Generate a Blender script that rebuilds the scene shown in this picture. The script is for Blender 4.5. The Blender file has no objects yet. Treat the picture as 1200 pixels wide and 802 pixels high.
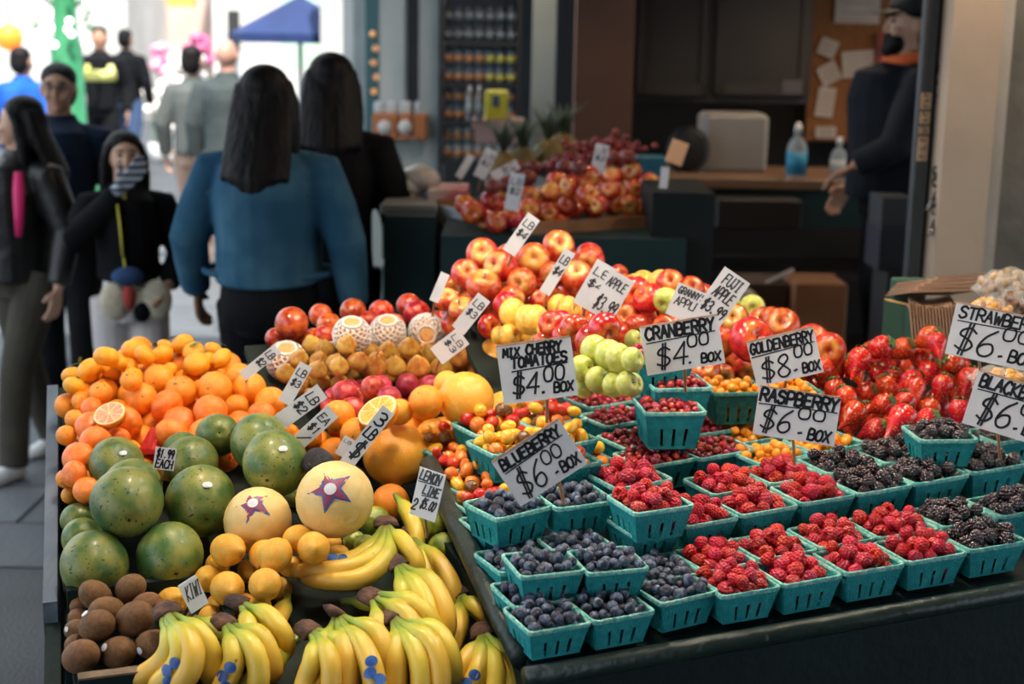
import bpy, math, random
import numpy as np
from mathutils import Vector, Matrix, Quaternion

random.seed(7)
RNG = np.random.default_rng(7)
scn = bpy.context.scene
COL = scn.collection

# ------------------------------------------------------------------ camera
F = 1720.0                      # focal length in pixels of the 1200 x 802 frame
PITCH, ROLL, CAM_H = math.radians(11.7), math.radians(1.08), 1.78
_fw = np.array([0, math.cos(PITCH), -math.sin(PITCH)])
_up0 = np.array([0, math.sin(PITCH), math.cos(PITCH)])
_rt0 = np.array([1.0, 0, 0])
_cr, _sr = math.cos(ROLL), math.sin(ROLL)
UP = _cr * _up0 - _sr * _rt0
RT = _cr * _rt0 + _sr * _up0
CAM = np.array([0, 0, CAM_H])
cam_data = bpy.data.cameras.new('camera')
cam = bpy.data.objects.new('camera', cam_data)
COL.objects.link(cam)
cam.matrix_world = Matrix(((RT[0], UP[0], -_fw[0], 0), (RT[1], UP[1], -_fw[1], 0), (RT[2], UP[2], -_fw[2], CAM_H), (0, 0, 0, 1)))
cam_data.sensor_width = 36.0
cam_data.lens = 36.0 * F / 1200.0
cam_data.clip_start, cam_data.clip_end = 0.05, 300
cam_data.dof.use_dof = True
cam_data.dof.focus_distance = 2.42
cam_data.dof.aperture_fstop = 3.6
scn.camera = cam

# ------------------------------------------------------------------ light of the place
world = bpy.data.worlds.new('sky')
scn.world = world
world.use_nodes = True
_bg = world.node_tree.nodes['Background']
_bg.inputs['Color'].default_value = (0.80, 0.90, 1.0, 1)
_bg.inputs['Strength'].default_value = 1.45
sun_d = bpy.data.lights.new('sun', 'SUN')
sun_d.energy = 6.5
sun_d.angle = math.radians(0.6)
sun_d.color = (1.0, 0.93, 0.84)
sun = bpy.data.objects.new('sun', sun_d)
COL.objects.link(sun)
SUN_TO = Vector((0.14, -0.50, 0.80)).normalized()
sun.rotation_euler = SUN_TO.to_track_quat('Z', 'Y').to_euler()
sun.location = (6, -6, 14)
scn.view_settings.view_transform = 'Standard'
scn.view_settings.look = 'None'
scn.view_settings.exposure = 0.70
scn.view_settings.gamma = 1.0
scn.view_settings.use_curve_mapping = False

# ------------------------------------------------------------------ the stall's own axes
YAW = math.radians(20.0)
U = np.array([math.cos(YAW), math.sin(YAW), 0])
V = np.array([-math.sin(YAW), math.cos(YAW), 0])
def ray(x, y):
    return _fw + RT * (x - 600) / F + UP * (401 - y) / F
O = CAM + ray(622, 770) * 2.12
O[2] = 0
def W(u, v, z):
    return O + U * u + V * v + np.array([0, 0, z])
def stall(p):
    d = np.asarray(p) - O
    return float(d @ U), float(d @ V), float(p[2])
_cv = (CAM - O) @ V
def on_plane(x, y, z0, slope=0.0):
    """world point where the ray through a pixel meets z = z0 + slope * v"""
    r = ray(x, y)
    t = (z0 + slope * _cv - CAM_H) / (r[2] - slope * (r @ V))
    return CAM + t * r
def at_depth(x, y, d):
    return CAM + ray(x, y) * d
def depth(p):
    return float((np.asarray(p) - CAM) @ _fw)

# ------------------------------------------------------------------ materials
MATS = {}
def mat(name, c1, c2=None, scale=6.0, rough=0.5, bump=0.0, bscale=60.0, spec=0.5, coat=0.0, rand=0.0,
        spots=None, sscale=20.0, sthr=0.7, metal=0.0, emit=0.0, trans=0.0, alpha=1.0, axis=None, contrast=0.5, detail=3.0, sheen=0.0, sss=0.0, stretch=None, dots=None):
    """procedural surface: two colours mixed by noise, optional colour toward the local +Z end (axis), spots, bump, per-object variation"""
    if name in MATS:
        return MATS[name]
    m = bpy.data.materials.new(name)
    m.use_nodes = True
    nt = m.node_tree
    N, L = nt.nodes, nt.links
    b = N['Principled BSDF']
    b.inputs['Roughness'].default_value = rough
    b.inputs['Metallic'].default_value = metal
    b.inputs['Specular IOR Level'].default_value = spec
    b.inputs['Coat Weight'].default_value = coat
    b.inputs['Coat Roughness'].default_value = 0.15
    b.inputs['Transmission Weight'].default_value = trans
    b.inputs['Alpha'].default_value = alpha
    if sheen:
        b.inputs['Sheen Weight'].default_value = sheen
    if sss:
        b.inputs['Subsurface Weight'].default_value = sss
        b.inputs['Subsurface Radius'].default_value = (0.01, 0.004, 0.002)
        b.inputs['Subsurface Scale'].default_value = 1.0
    tc = N.new('ShaderNodeTexCoord')
    oi = N.new('ShaderNodeObjectInfo')
    co = tc.outputs['Object']
    if stretch:
        mp = N.new('ShaderNodeMapping')
        mp.inputs['Scale'].default_value = stretch
        L.new(co, mp.inputs['Vector'])
        co = mp.outputs['Vector']
    def noise(sc, det=detail):
        n = N.new('ShaderNodeTexNoise')
        n.noise_dimensions = '4D'
        n.inputs['Scale'].default_value = sc
        n.inputs['Detail'].default_value = det
        mm = N.new('ShaderNodeMath'); mm.operation = 'MULTIPLY'; mm.inputs[1].default_value = 37.0
        L.new(oi.outputs['Random'], mm.inputs[0])
        L.new(mm.outputs[0], n.inputs['W'])
        L.new(co, n.inputs['Vector'])
        return n.outputs['Fac']
    def mix(fac, a, bb):
        x = N.new('ShaderNodeMix'); x.data_type = 'RGBA'
        L.new(fac, x.inputs[0])
        for s, v in ((6, a), (7, bb)):
            if hasattr(v, 'links') or hasattr(v, 'is_linked'):
                L.new(v, x.inputs[s])
            else:
                x.inputs[s].default_value = (*v, 1)
        return x.outputs[2]
    def ramp(fac, lo, hi):
        r = N.new('ShaderNodeMapRange')
        r.interpolation_type = 'SMOOTHSTEP'
        r.inputs[1].default_value = lo; r.inputs[2].default_value = hi
        L.new(fac, r.inputs[0])
        return r.outputs[0]
    col = None
    if c2 is not None:
        w = 0.5 * (1 - contrast)
        col = mix(ramp(noise(scale), 0.28 + w * 0.4, 0.72 - w * 0.4), c1, c2)
    if axis is not None:
        c3, lo, hi = axis
        sx = N.new('ShaderNodeSeparateXYZ')
        L.new(co, sx.inputs[0])
        ad = N.new('ShaderNodeMath'); ad.operation = 'MULTIPLY_ADD'; ad.inputs[1].default_value = 0.9; 
        L.new(noise(scale * 0.6), ad.inputs[0])
        L.new(sx.outputs[2], ad.inputs[2])
        col = mix(ramp(ad.outputs[0], lo + 0.45, hi + 0.45), col if col is not None else c1, c3)
    vor = None
    if dots is not None:
        vo = N.new('ShaderNodeTexVoronoi'); vo.inputs['Scale'].default_value = dots[0]
        L.new(co, vo.inputs['Vector'])
        vor = ramp(vo.outputs['Distance'], dots[1], dots[1] * 1.6)
        col = mix(vor, dots[2], col if col is not None else c1)
    if spots is not None:
        col = mix(ramp(noise(sscale, 2.0), sthr, sthr + 0.05), col if col is not None else c1, spots)
    if col is None:
        b.inputs['Base Color'].default_value = (*c1, 1)
    if rand:
        hsv = N.new('ShaderNodeHueSaturation')
        mr = N.new('ShaderNodeMapRange')
        mr.inputs[3].default_value = 1 - rand; mr.inputs[4].default_value = 1 + rand
        L.new(oi.outputs['Random'], mr.inputs[0])
        L.new(mr.outputs[0], hsv.inputs['Value'])
        mh = N.new('ShaderNodeMapRange')
        mh.inputs[3].default_value = 0.5 - rand * 0.05; mh.inputs[4].default_value = 0.5 + rand * 0.05
        mm2 = N.new('ShaderNodeMath'); mm2.operation = 'FRACT'
        mm3 = N.new('ShaderNodeMath'); mm3.operation = 'MULTIPLY'; mm3.inputs[1].default_value = 7.31
        L.new(oi.outputs['Random'], mm3.inputs[0]); L.new(mm3.outputs[0], mm2.inputs[0]); L.new(mm2.outputs[0], mh.inputs[0])
        L.new(mh.outputs[0], hsv.inputs['Hue'])
        if col is None:
            hsv.inputs['Color'].default_value = (*c1, 1)
        else:
            L.new(col, hsv.inputs['Color'])
        col = hsv.outputs['Color']
    if col is not None:
        L.new(col, b.inputs['Base Color'])
    if bump:
        bp = N.new('ShaderNodeBump')
        bp.inputs['Strength'].default_value = bump
        bp.inputs['Distance'].default_value = 0.02
        L.new(vor if vor is not None else noise(bscale, 2.0), bp.inputs['Height'])
        L.new(bp.outputs[0], b.inputs['Normal'])
    if emit:
        b.inputs['Emission Color'].default_value = (*c1, 1)
        b.inputs['Emission Strength'].default_value = emit
    MATS[name] = m
    return m

# ------------------------------------------------------------------ mesh helpers
def mesh(name, verts, faces, m=None, smooth=False):
    me = bpy.data.meshes.new(name)
    me.from_pydata([tuple(map(float, v)) for v in verts], [], [tuple(map(int, f)) for f in faces])
    if smooth:
        me.polygons.foreach_set('use_smooth', [True] * len(me.polygons))
    if m is not None:
        me.materials.append(m)
    me.update()
    return me

def put(name, me, parent=None, loc=None, mtx=None, scale=None):
    o = bpy.data.objects.new(name, me)
    COL.objects.link(o)
    if parent is not None:
        o.parent = parent
    if mtx is not None:
        o.matrix_local = mtx
    if loc is not None:
        o.location = loc
    if scale is not None:
        o.scale = scale if hasattr(scale, '__len__') else (scale,) * 3
    return o

def tag(o, label, cat, group=None, kind=None):
    o['label'] = label
    o['category'] = cat
    if group:
        o['group'] = group
    if kind:
        o['kind'] = kind
    return o

def struct(o):
    o['kind'] = 'structure'
    return o

def root(name, loc=(0, 0, 0), label=None, cat=None, group=None, mtx=None):
    o = bpy.data.objects.new(name, None)
    COL.objects.link(o)
    o.empty_display_size = 0.05
    if mtx is not None:
        o.matrix_local = mtx
    else:
        o.location = tuple(map(float, loc))
    if label:
        tag(o, label, cat, group)
    return o

def basis(ax, ay, az, p, s=1.0):
    m = Matrix.Identity(4)
    for i, a in enumerate((ax, ay, az)):
        for r in range(3):
            m[r][i] = float(a[r]) * s
    for r in range(3):
        m[r][3] = float(p[r])
    return m

def nrm(a):
    a = np.asarray(a, float)
    return a / np.linalg.norm(a)

def frame(zdir, spin=0.0):
    z = nrm(zdir)
    h = np.array([0, 0, 1.0]) if abs(z[2]) < 0.9 else np.array([1.0, 0, 0])
    x = nrm(np.cross(h, z)); y = np.cross(z, x)
    c, s = math.cos(spin), math.sin(spin)
    return x * c + y * s, -x * s + y * c, z

STALL_M = basis(U, V, (0, 0, 1), O)     # stall (u, v, z) -> world

class MB:
    """collects shapes into one mesh"""
    def __init__(s):
        s.v, s.f = [], []
    def add(s, vs, fs):
        n = len(s.v)
        s.v.extend([tuple(map(float, p)) for p in vs]); s.f.extend([tuple(i + n for i in f) for f in fs])
        return s
    def box(s, c, d, mtx=None, bevel=0.0):
        cx, cy, cz = c; dx, dy, dz = d[0] / 2, d[1] / 2, d[2] / 2
        b = min(bevel, dx * .9, dy * .9, dz * .9)
        if b <= 0:
            vs = [(cx + i * dx, cy + j * dy, cz + k * dz) for k in (-1, 1) for j in (-1, 1) for i in (-1, 1)]
            fs = [(0, 2, 3, 1), (4, 5, 7, 6), (0, 1, 5, 4), (2, 6, 7, 3), (0, 4, 6, 2), (1, 3, 7, 5)]
        else:
            vs, fs = [], []
            idx = {}
            for k in (-1, 1):
                for j in (-1, 1):
                    for i in (-1, 1):
                        for a in range(3):
                            q = [dx - b, dy - b, dz - b]; q[a] += b
                            idx[i, j, k, a] = len(vs)
                            vs.append((cx + i * q[0], cy + j * q[1], cz + k * q[2]))
            S = (-1, 1)
            for i in S:
                fs.append([idx[i, -1, -1, 0], idx[i, -i, -1, 0] if False else idx[i, 1, -1, 0], idx[i, 1, 1, 0], idx[i, -1, 1, 0]][::i])
                fs.append([idx[-1, i, -1, 1], idx[-1, i, 1, 1], idx[1, i, 1, 1], idx[1, i, -1, 1]][::i])
                fs.append([idx[-1, -1, i, 2], idx[1, -1, i, 2], idx[1, 1, i, 2], idx[-1, 1, i, 2]][::i])
            for i in S:
                for j in S:
                    fs.append([idx[i, j, -1, 0], idx[i, j, -1, 1], idx[i, j, 1, 1], idx[i, j, 1, 0]][::i * j])
                    fs.append([idx[-1, i, j, 1], idx[-1, i, j, 2], idx[1, i, j, 2], idx[1, i, j, 1]][::i * j])
                    fs.append([idx[i, -1, j, 2], idx[i, -1, j, 0], idx[i, 1, j, 0], idx[i, 1, j, 2]][::i * j])
                    for k in S:
                        fs.append([idx[i, j, k, 0], idx[i, j, k, 1], idx[i, j, k, 2]][::i * j * k])
        if mtx is not None:
            vs = [mtx @ Vector(p) for p in vs]
        return s.add(vs, fs)
    def tube(s, pts, rad, seg=10, cap=True, flat=None):
        pts = [np.asarray(p, float) for p in pts]
        n = len(pts)
        if not hasattr(rad, '__len__'):
            rad = [rad] * n
        t0 = nrm(pts[1] - pts[0])
        x, y, _ = frame(t0)
        vs, fs = [], []
        for i in range(n):
            t = nrm(pts[min(i + 1, n - 1)] - pts[max(i - 1, 0)])
            x = nrm(x - t * (x @ t)); y = np.cross(t, x)
            r = rad[i]
            rx, ry = (r if hasattr(r, '__len__') else (r, r))
            for k in range(seg):
                a = 2 * math.pi * k / seg
                vs.append(pts[i] + x * math.cos(a) * rx + y * math.sin(a) * ry)
        for i in range(n - 1):
            for k in range(seg):
                k2 = (k + 1) % seg
                fs.append((i * seg + k, i * seg + k2, (i + 1) * seg + k2, (i + 1) * seg + k))
        if cap:
            fs.append(tuple(range(seg))[::-1]); fs.append(tuple((n - 1) * seg + k for k in range(seg)))
        return s.add(vs, fs)
    def lathe(s, prof, seg=20, mtx=None):
        vs, fs = [], []
        for r, z in prof:
            for k in range(seg):
                a = 2 * math.pi * k / seg
                vs.append((r * math.cos(a), r * math.sin(a), z))
        n = len(prof)
        for i in range(n - 1):
            for k in range(seg):
                k2 = (k + 1) % seg
                fs.append((i * seg + k, i * seg + k2, (i + 1) * seg + k2, (i + 1) * seg + k))
        fs.append(tuple(range(seg))[::-1]); fs.append(tuple((n - 1) * seg + k for k in range(seg)))
        if mtx is not None:
            vs = [mtx @ Vector(p) for p in vs]
        return s.add(vs, fs)
    def ball(s, c, r, seg=16, rings=10):
        c = np.asarray(c, float)
        r = np.asarray(r if hasattr(r, '__len__') else (r, r, r), float)
        vs, fs = [c + (0, 0, r[2])], []
        for i in range(1, rings):
            th = math.pi * i / rings
            for k in range(seg):
                a = 2 * math.pi * k / seg
                vs.append(c + r * np.array([math.sin(th) * math.cos(a), math.sin(th) * math.sin(a), math.cos(th)]))
        vs.append(c - (0, 0, r[2]))
        for k in range(seg):
            k2 = (k + 1) % seg
            fs.append((0, 1 + k, 1 + k2))
            b = 1 + (rings - 2) * seg
            fs.append((b + k2, b + k, len(vs) - 1))
            for i in range(rings - 2):
                a = 1 + i * seg
                fs.append((a + k, a + seg + k, a + seg + k2, a + k2))
        return s.add(vs, fs)
    def mesh(s, name, m=None, smooth=False):
        return mesh(name, s.v, s.f, m, smooth)
    def build(s, name, m=None, parent=None, smooth=False, mtx=None):
        return put(name, mesh(name, s.v, s.f, m, smooth), parent, mtx=mtx)

def revolve(rho, seg=24, rings=16, sx=1.0, sz=1.0, warp=None):
    """closed surface of polar radius rho(theta), theta from the +Z end; returns verts, faces"""
    vs, fs = [], []
    for i in range(rings + 1):
        th = math.pi * i / rings
        r = rho(th)
        if i in (0, rings):
            vs.append((0, 0, r * math.cos(th) * sz)); continue
        for k in range(seg):
            a = 2 * math.pi * k / seg
            vs.append((r * math.sin(th) * math.cos(a) * sx, r * math.sin(th) * math.sin(a) * sx, r * math.cos(th) * sz))
    for k in range(seg):
        k2 = (k + 1) % seg
        fs.append((0, 1 + k, 1 + k2))
        b = 1 + (rings - 2) * seg
        fs.append((b + k2, b + k, len(vs) - 1))
        for i in range(rings - 2):
            a = 1 + i * seg
            fs.append((a + k, a + seg + k, a + seg + k2, a + k2))
    if warp:
        vs = [warp(*p) for p in vs]
    return vs, fs

def icosphere(sub):
    t = (1 + 5 ** .5) / 2
    vs = [nrm(p) for p in ((-1, t, 0), (1, t, 0), (-1, -t, 0), (1, -t, 0), (0, -1, t), (0, 1, t), (0, -1, -t), (0, 1, -t), (t, 0, -1), (t, 0, 1), (-t, 0, -1), (-t, 0, 1))]
    fs = [(0, 11, 5), (0, 5, 1), (0, 1, 7), (0, 7, 10), (0, 10, 11), (1, 5, 9), (5, 11, 4), (11, 10, 2), (10, 7, 6), (7, 1, 8), (3, 9, 4), (3, 4, 2), (3, 2, 6), (3, 6, 8), (3, 8, 9), (4, 9, 5), (2, 4, 11), (6, 2, 10), (8, 6, 7), (9, 8, 1)]
    for _ in range(sub):
        cache, nf = {}, []
        def mid(a, b):
            k = (min(a, b), max(a, b))
            if k not in cache:
                cache[k] = len(vs); vs.append(nrm(vs[a] + vs[b]))
            return cache[k]
        for a, b, c in fs:
            ab, bc, ca = mid(a, b), mid(b, c), mid(c, a)
            nf += [(a, ab, ca), (b, bc, ab), (c, ca, bc), (ab, bc, ca)]
        fs = nf
    return np.array(vs), fs

def fib(n):
    i = np.arange(n) + .5
    ph = np.arccos(1 - 2 * i / n); th = math.pi * (1 + 5 ** .5) * i
    return np.stack([np.cos(th) * np.sin(ph), np.sin(th) * np.sin(ph), np.cos(ph)], 1)

def spline(pts, n):
    """Catmull-Rom through pts, n samples"""
    P = [np.asarray(p, float) for p in pts]
    P = [2 * P[0] - P[1]] + P + [2 * P[-1] - P[-2]]
    out = []
    segs = len(P) - 3
    for k in range(n):
        t = k / (n - 1) * segs
        i = min(int(t), segs - 1); t -= i
        a, b, c, d = P[i:i + 4]
        out.append(.5 * (2 * b + (c - a) * t + (2 * a - 5 * b + 4 * c - d) * t * t + (3 * b - a - 3 * c + d) * t ** 3))
    return out

# ------------------------------------------------------------------ paint and wood
GREEN = mat('dark_green_paint', (0.003, 0.011, 0.012), (0.005, 0.016, 0.016), 3, 0.65, 0.15, 40, spec=.25, spots=(0.10, 0.09, 0.06), sscale=14, sthr=0.74)
RAILP = mat('rail_paint', (0.008, 0.020, 0.017), (0.016, 0.032, 0.027), 5, 0.42, 0.2, 50, spots=(0.30, 0.25, 0.19), sscale=22, sthr=0.73)
BLUEP = mat('blue_grey_paint', (0.16, 0.20, 0.26), (0.09, 0.12, 0.17), 9, 0.6, 0.3, 30, spots=(0.05, 0.05, 0.05), sscale=25, sthr=0.70, stretch=(1, .25, 1))
BOARD = mat('display_board', (0.020, 0.030, 0.026), (0.028, 0.036, 0.030), 5, 0.9, spec=.15)
WOODW = mat('worn_wood', (0.22, 0.14, 0.09), (0.12, 0.08, 0.05), 12, 0.75, 0.3, 40)
ASPH = mat('street_paving', (0.052, 0.058, 0.066), (0.034, 0.039, 0.045), 1.2, 0.7, 0.35, 90, detail=6)

ZB, SB = 0.905, 0.10            # berry table: z = ZB + SB * v
ZL, SL = 0.80, 0.20             # left produce stand

# ------------------------------------------------------------------ ground and roof
g = MB()
g.add([(-60, -8, 0), (40, -8, 0), (40, 90, 0), (-60, 90, 0)], [(0, 1, 2, 3)])
FLOOR = struct(g.build('floor', ASPH))
slab_m = MB(); slab_m.box((0, 0, .004), (1.185, .435, .008), None, .004); slab_me = slab_m.mesh('paving_slab', mat('paving_stone', (0.095, 0.106, 0.118), (0.070, 0.080, 0.090), 2.0, .65, .25, 40, rand=.12))
for r_ in range(24):
    for c_ in range(7):
        put('paving_slab', slab_me, FLOOR, loc=(-6.6 + 1.2 * c_ + .6 * (r_ % 2), 4.9 + .45 * r_, 0))
CEIL = mat('ceiling_paint', (0.10, 0.12, 0.11), (0.07, 0.09, 0.085), 2, 0.8)
rf = MB(); rf.box((3.0, 3.0, 3.17), (8.2, 21, .25)); struct(rf.build('ceiling', CEIL))
wf = MB(); wf.box((2.0, -5.1, 1.55), (10.2, .2, 3.1)); struct(wf.build('wall_sky_block', mat('sky_block_paint', (0.16, 0.15, 0.13), (0.12, 0.11, 0.10), 1, .8)))  # unseen wall added behind the camera to block sky light from the front
rf = MB(); rf.box((-1.95, 1.0, 3.17), (1.7, 11, .22)); cn = rf.build('shade_canopy', CEIL); tag(cn, 'unseen flat canopy added to shade the near pavement', 'canopy')  # out-of-view slab added to keep sun off the near street and walkers

# ------------------------------------------------------------------ berry table
bt = root('berry_table', W(0.7, 0.45, 0), 'dark green painted table of berry baskets with a chipped rounded rail', 'table')
bt_inv = bt.matrix_basis.inverted()
def local(o_root, pts):
    inv = Matrix.Translation(-o_root.location)
    return [inv @ Vector(tuple(map(float, p))) for p in pts]
def prism(poly_uv, zlo, zhi):
    """poly in stall coords; zlo, zhi functions of (u, v)"""
    n = len(poly_uv)
    vs = [W(u, v, zlo(u, v)) for u, v in poly_uv] + [W(u, v, zhi(u, v)) for u, v in poly_uv]
    fs = [tuple(range(n))[::-1], tuple(range(n, 2 * n))] + [(i, (i + 1) % n, n + (i + 1) % n, n + i) for i in range(n)]
    return vs, fs
def part_prism(name, poly, zlo, zhi, m, parent):
    vs, fs = prism(poly, zlo, zhi)
    me = mesh(name, local(parent, vs), fs, m)
    return put(name, me, parent)
fr = lambda u: 0.065 * u - 0.02         # front edge of the berry table in stall coords
UR = 1.42
top = lambda u, v: ZB - .012 + SB * v
part_prism('table_top', [(0, fr(0)), (UR, fr(UR)), (UR, 1.02), (0, 1.02)], lambda u, v: top(u, v) - 0.03, top, GREEN, bt)
for k, (z0, z1) in enumerate(((0.66, 0.868), (0.43, 0.652), (0.2, 0.422), (0.02, 0.192))):
    part_prism('front_plank', [(0.0, fr(0) + .004), (UR, fr(UR) + .004), (UR, fr(UR) + .03), (0.0, fr(0) + .03)], lambda u, v: z0, lambda u, v: z1, GREEN, bt)
    part_prism('side_plank', [(0.0, fr(0) + .03), (0.025, fr(0) + .03), (0.025, 1.02), (0, 1.02)], lambda u, v: z0, lambda u, v: (z1 if k else top(u, v) - .035), GREEN, bt)
for u0 in (0.03, UR - 0.08):
    for v0 in (0.04 + .065 * u0, 0.93):
        part_prism('leg', [(u0, v0), (u0 + .06, v0), (u0 + .06, v0 + .06), (u0, v0 + .06)], lambda u, v: 0, lambda u, v: top(u, v) - 0.03, GREEN, bt)
rl = MB()
rl.tube(local(bt, [on_plane(613, 772, ZB - .012, .2), on_plane(575, 697, ZB - .012, .2), on_plane(540, 625, ZB - .012, .2), on_plane(503, 545, ZB - .012, .2)]), 0.019, 12)
rl.build('side_rail', RAILP, bt, True)
rl = MB()
rl.tube(local(bt, [W(-.02, fr(0) - .012, ZB - .016), W(.8, fr(.8) - .012, ZB - .010), W(UR, fr(UR) - .012, ZB - .004)]), 0.016, 12)
rl.build('front_rail', RAILP, bt, True)

# ------------------------------------------------------------------ left produce stand
ps = root('produce_stand', W(-0.3, 0.75, 0), 'sloping wooden produce stand with a blue-grey side board along the street', 'stand')
zl = lambda u, v: ZL + SL * v
def sidepts(v):
    k = (v - .46) / (1.27 - .46)
    return -.632 + k * .05
sb = MB()
vs = []
for v in (.455, 1.27):
    u = sidepts(v)
    for du in (-.022, 0):
        vs += [W(u + du, v, zl(0, v) - .30), W(u + du, v, zl(0, v) + .0)]
sb.add(local(ps, vs), [(0, 1, 3, 2), (4, 6, 7, 5), (0, 4, 5, 1), (2, 3, 7, 6), (1, 5, 7, 3), (0, 2, 6, 4)])
sb.build('side_board', BLUEP, ps)
sb = MB(); vs = []
for v in (.18, .455):
    u = sidepts(v) + .004
    for du in (-.024, 0):
        vs += [W(u + du, v, zl(0, v) - .30), W(u + du, v, zl(0, v) - .035)]
sb.add(local(ps, vs), [(0, 1, 3, 2), (4, 6, 7, 5), (0, 4, 5, 1), (2, 3, 7, 6), (1, 5, 7, 3), (0, 2, 6, 4)])
sb.build('lower_side_board', GREEN, ps)
sb = MB(); vs = []
for v in (.16, .185):
    u = sidepts(v) + .004
    for du in (-.03, 0.006):
        vs += [W(u + du, v, 0.0), W(u + du, v, zl(0, v) - .055)]
sb.add(local(ps, vs), [(0, 1, 3, 2), (4, 6, 7, 5), (0, 4, 5, 1), (2, 3, 7, 6), (1, 5, 7, 3), (0, 2, 6, 4)])
sb.build('corner_post', BLUEP, ps)
# sloped display boards the fruit lies on: (u0,u1,v0,v1,drop below the fruit plane)
DISP = {}
def board(key, u0, u1, v0, v1, z0, s):
    part_prism('display_board', [(u0, v0), (u1, v0), (u1, v1), (u0, v1)], lambda u, v: z0 + s * v - .018, lambda u, v: z0 + s * v, BOARD, ps)
    DISP[key] = (z0, s)
board('front', -.62, -.045, .02, .60, ZL - .02, SL)          # bananas, kiwis, lemons
board('mango', -.60, -.045, .602, .90, ZL - .02, SL)
board('citrus', -.585, -.19, .90, 1.17, ZL - .02 - .06, .30)
board('middle', -.188, .20, 1.022, 1.30, ZL - .02 - .06, .30)
board('middlelow', -.188, -.045, .902, 1.02, ZL - .02 - .06, .30)
DISP['table'] = (ZB - .012, SB)
for v0, z1 in ((.02, ZL - .05), (1.145, .98)):
    part_prism('cross_plank', [(-.60, v0), (-.05, v0), (-.05, v0 + .025), (-.60, v0 + .025)], lambda u, v: .25, lambda u, v: z1, GREEN, ps)
for u0 in (-.58, -.12):
    for v0 in (.06, 1.08):
        part_prism('leg', [(u0, v0), (u0 + .05, v0), (u0 + .05, v0 + .05), (u0, v0 + .05)], lambda u, v: 0, lambda u, v: zl(u, v) - .05, GREEN, ps)
ar = root('apple_rack', W(0.8, 1.2, 0), 'steep dark rack of apples behind the berry table', 'rack')
part_prism('display_board', [(.24, .80), (1.12, .80), (1.12, .99), (.66, 1.22), (.34, 1.22), (.24, 1.10)], lambda u, v: .694 + .42 * v - .018, lambda u, v: .694 + .42 * v, BOARD, ar)
DISP['apple'] = (.694, .42)
for u0 in (.26, .62):
    part_prism('leg', [(u0, 1.04), (u0 + .05, 1.04), (u0 + .05, 1.09), (u0, 1.09)], lambda u, v: 0, lambda u, v: 1.1, GREEN, ar)
part_prism('back_plank', [(.30, 1.20), (.66, 1.20), (.66, 1.22), (.30, 1.22)], lambda u, v: .3, lambda u, v: 1.18, GREEN, ar)
part_prism('back_plank', [(-.19, 1.28), (.19, 1.28), (.19, 1.30), (-.19, 1.30)], lambda u, v: .2, lambda u, v: 1.07, GREEN, ps)
part_prism('rear_side_plank', [(-.19, 1.03), (-.17, 1.03), (-.17, 1.28), (-.19, 1.28)], lambda u, v: .2, lambda u, v: zl(u, v) - .1, GREEN, ps)

# kiwi crate: low dark green box at the stand's front corner
kc = root('kiwi_crate', W(-.5, .3, zl(0, .3) - .02), 'low dark green wooden crate of kiwis at the corner of the stand', 'crate')
def crate_wall(name, a, b, h0, h1, th=.014, m=None):
    """upright board between two stall points (u, v), from h0 to h1 above the stand's plane"""
    (ua, va), (ub, vb) = a, b
    d = nrm([ub - ua, vb - va]); nx, ny = -d[1] * th, d[0] * th
    poly = [(ua, va), (ub, vb), (ub + nx, vb + ny), (ua + nx, va + ny)]
    part_prism(name, poly, lambda u, v: zl(u, v) + h0, lambda u, v: zl(u, v) + h1, m or GREEN, kc)
crate_wall('front_board', (-.618, .185), (-.375, .185), -.02, .035)
crate_wall('back_board', (-.618, .43), (-.375, .43), -.02, .030)
crate_wall('side_board', (-.375, .20), (-.375, .43), -.02, .03)
crate_wall('top_edge', (-.618, .1845), (-.375, .1845), .0352, .0382, .015, WOODW)

# ------------------------------------------------------------------ fruit shapes (unit size, +Z is the stem end)
g2 = lambda t, c, w: math.exp(-((t - c) / w) ** 2)
pi = math.pi
def fm(name, vf, m, smooth=True):
    return mesh(name, vf[0], vf[1], m, smooth)
APPLE_VF = revolve(lambda t: 1 - .42 * g2(t, 0, .34) - .20 * g2(t, pi, .26) + .03 * g2(t, pi / 2, .6), 24, 18, 1.04, .94,
                   lambda x, y, z: (x * (1 + .05 * z), y * (1 + .05 * z), z))
ORANGE_VF = revolve(lambda t: 1 - .07 * g2(t, 0, .16) - .03 * g2(t, pi, .2), 24, 16, 1.02, .95)
TANG_VF = revolve(lambda t: 1 - .12 * g2(t, 0, .22) - .10 * g2(t, pi, .35), 22, 14, 1.06, .84)
LEMON_VF = revolve(lambda t: 1 + .20 * g2(t, 0, .20) + .10 * g2(t, pi, .25), 24, 18, .90, 1.03)
LIME_VF = revolve(lambda t: 1 + .09 * g2(t, 0, .2) + .05 * g2(t, pi, .2), 20, 14, .94, 1.02)
MANGO_VF = revolve(lambda t: 1 - .10 * g2(t, 0, .14), 30, 20, 1.0, 1.06, lambda x, y, z: (x * (1.0 - .07 * z) + .05 * z * z, y * .90 * (1 - .06 * z), z))
KIWI_VF = revolve(lambda t: 1 - .03 * g2(t, 0, .2), 22, 14, .86, 1.12)
PEAR_VF = revolve(lambda t: 1, 22, 18, 1.0, 1.0, lambda x, y, z: (x * (.80 - .30 * math.tanh(2.2 * (z - .25)) + (.02 if z < 0 else 0)), y * (.80 - .30 * math.tanh(2.2 * (z - .25))), z * 1.15))
PLUM_VF = revolve(lambda t: 1 - .10 * g2(t, 0, .25), 20, 14, 1.0, 1.02)
TOM_VF = revolve(lambda t: 1 - .06 * g2(t, 0, .2), 20, 12, .95, 1.0)
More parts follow.
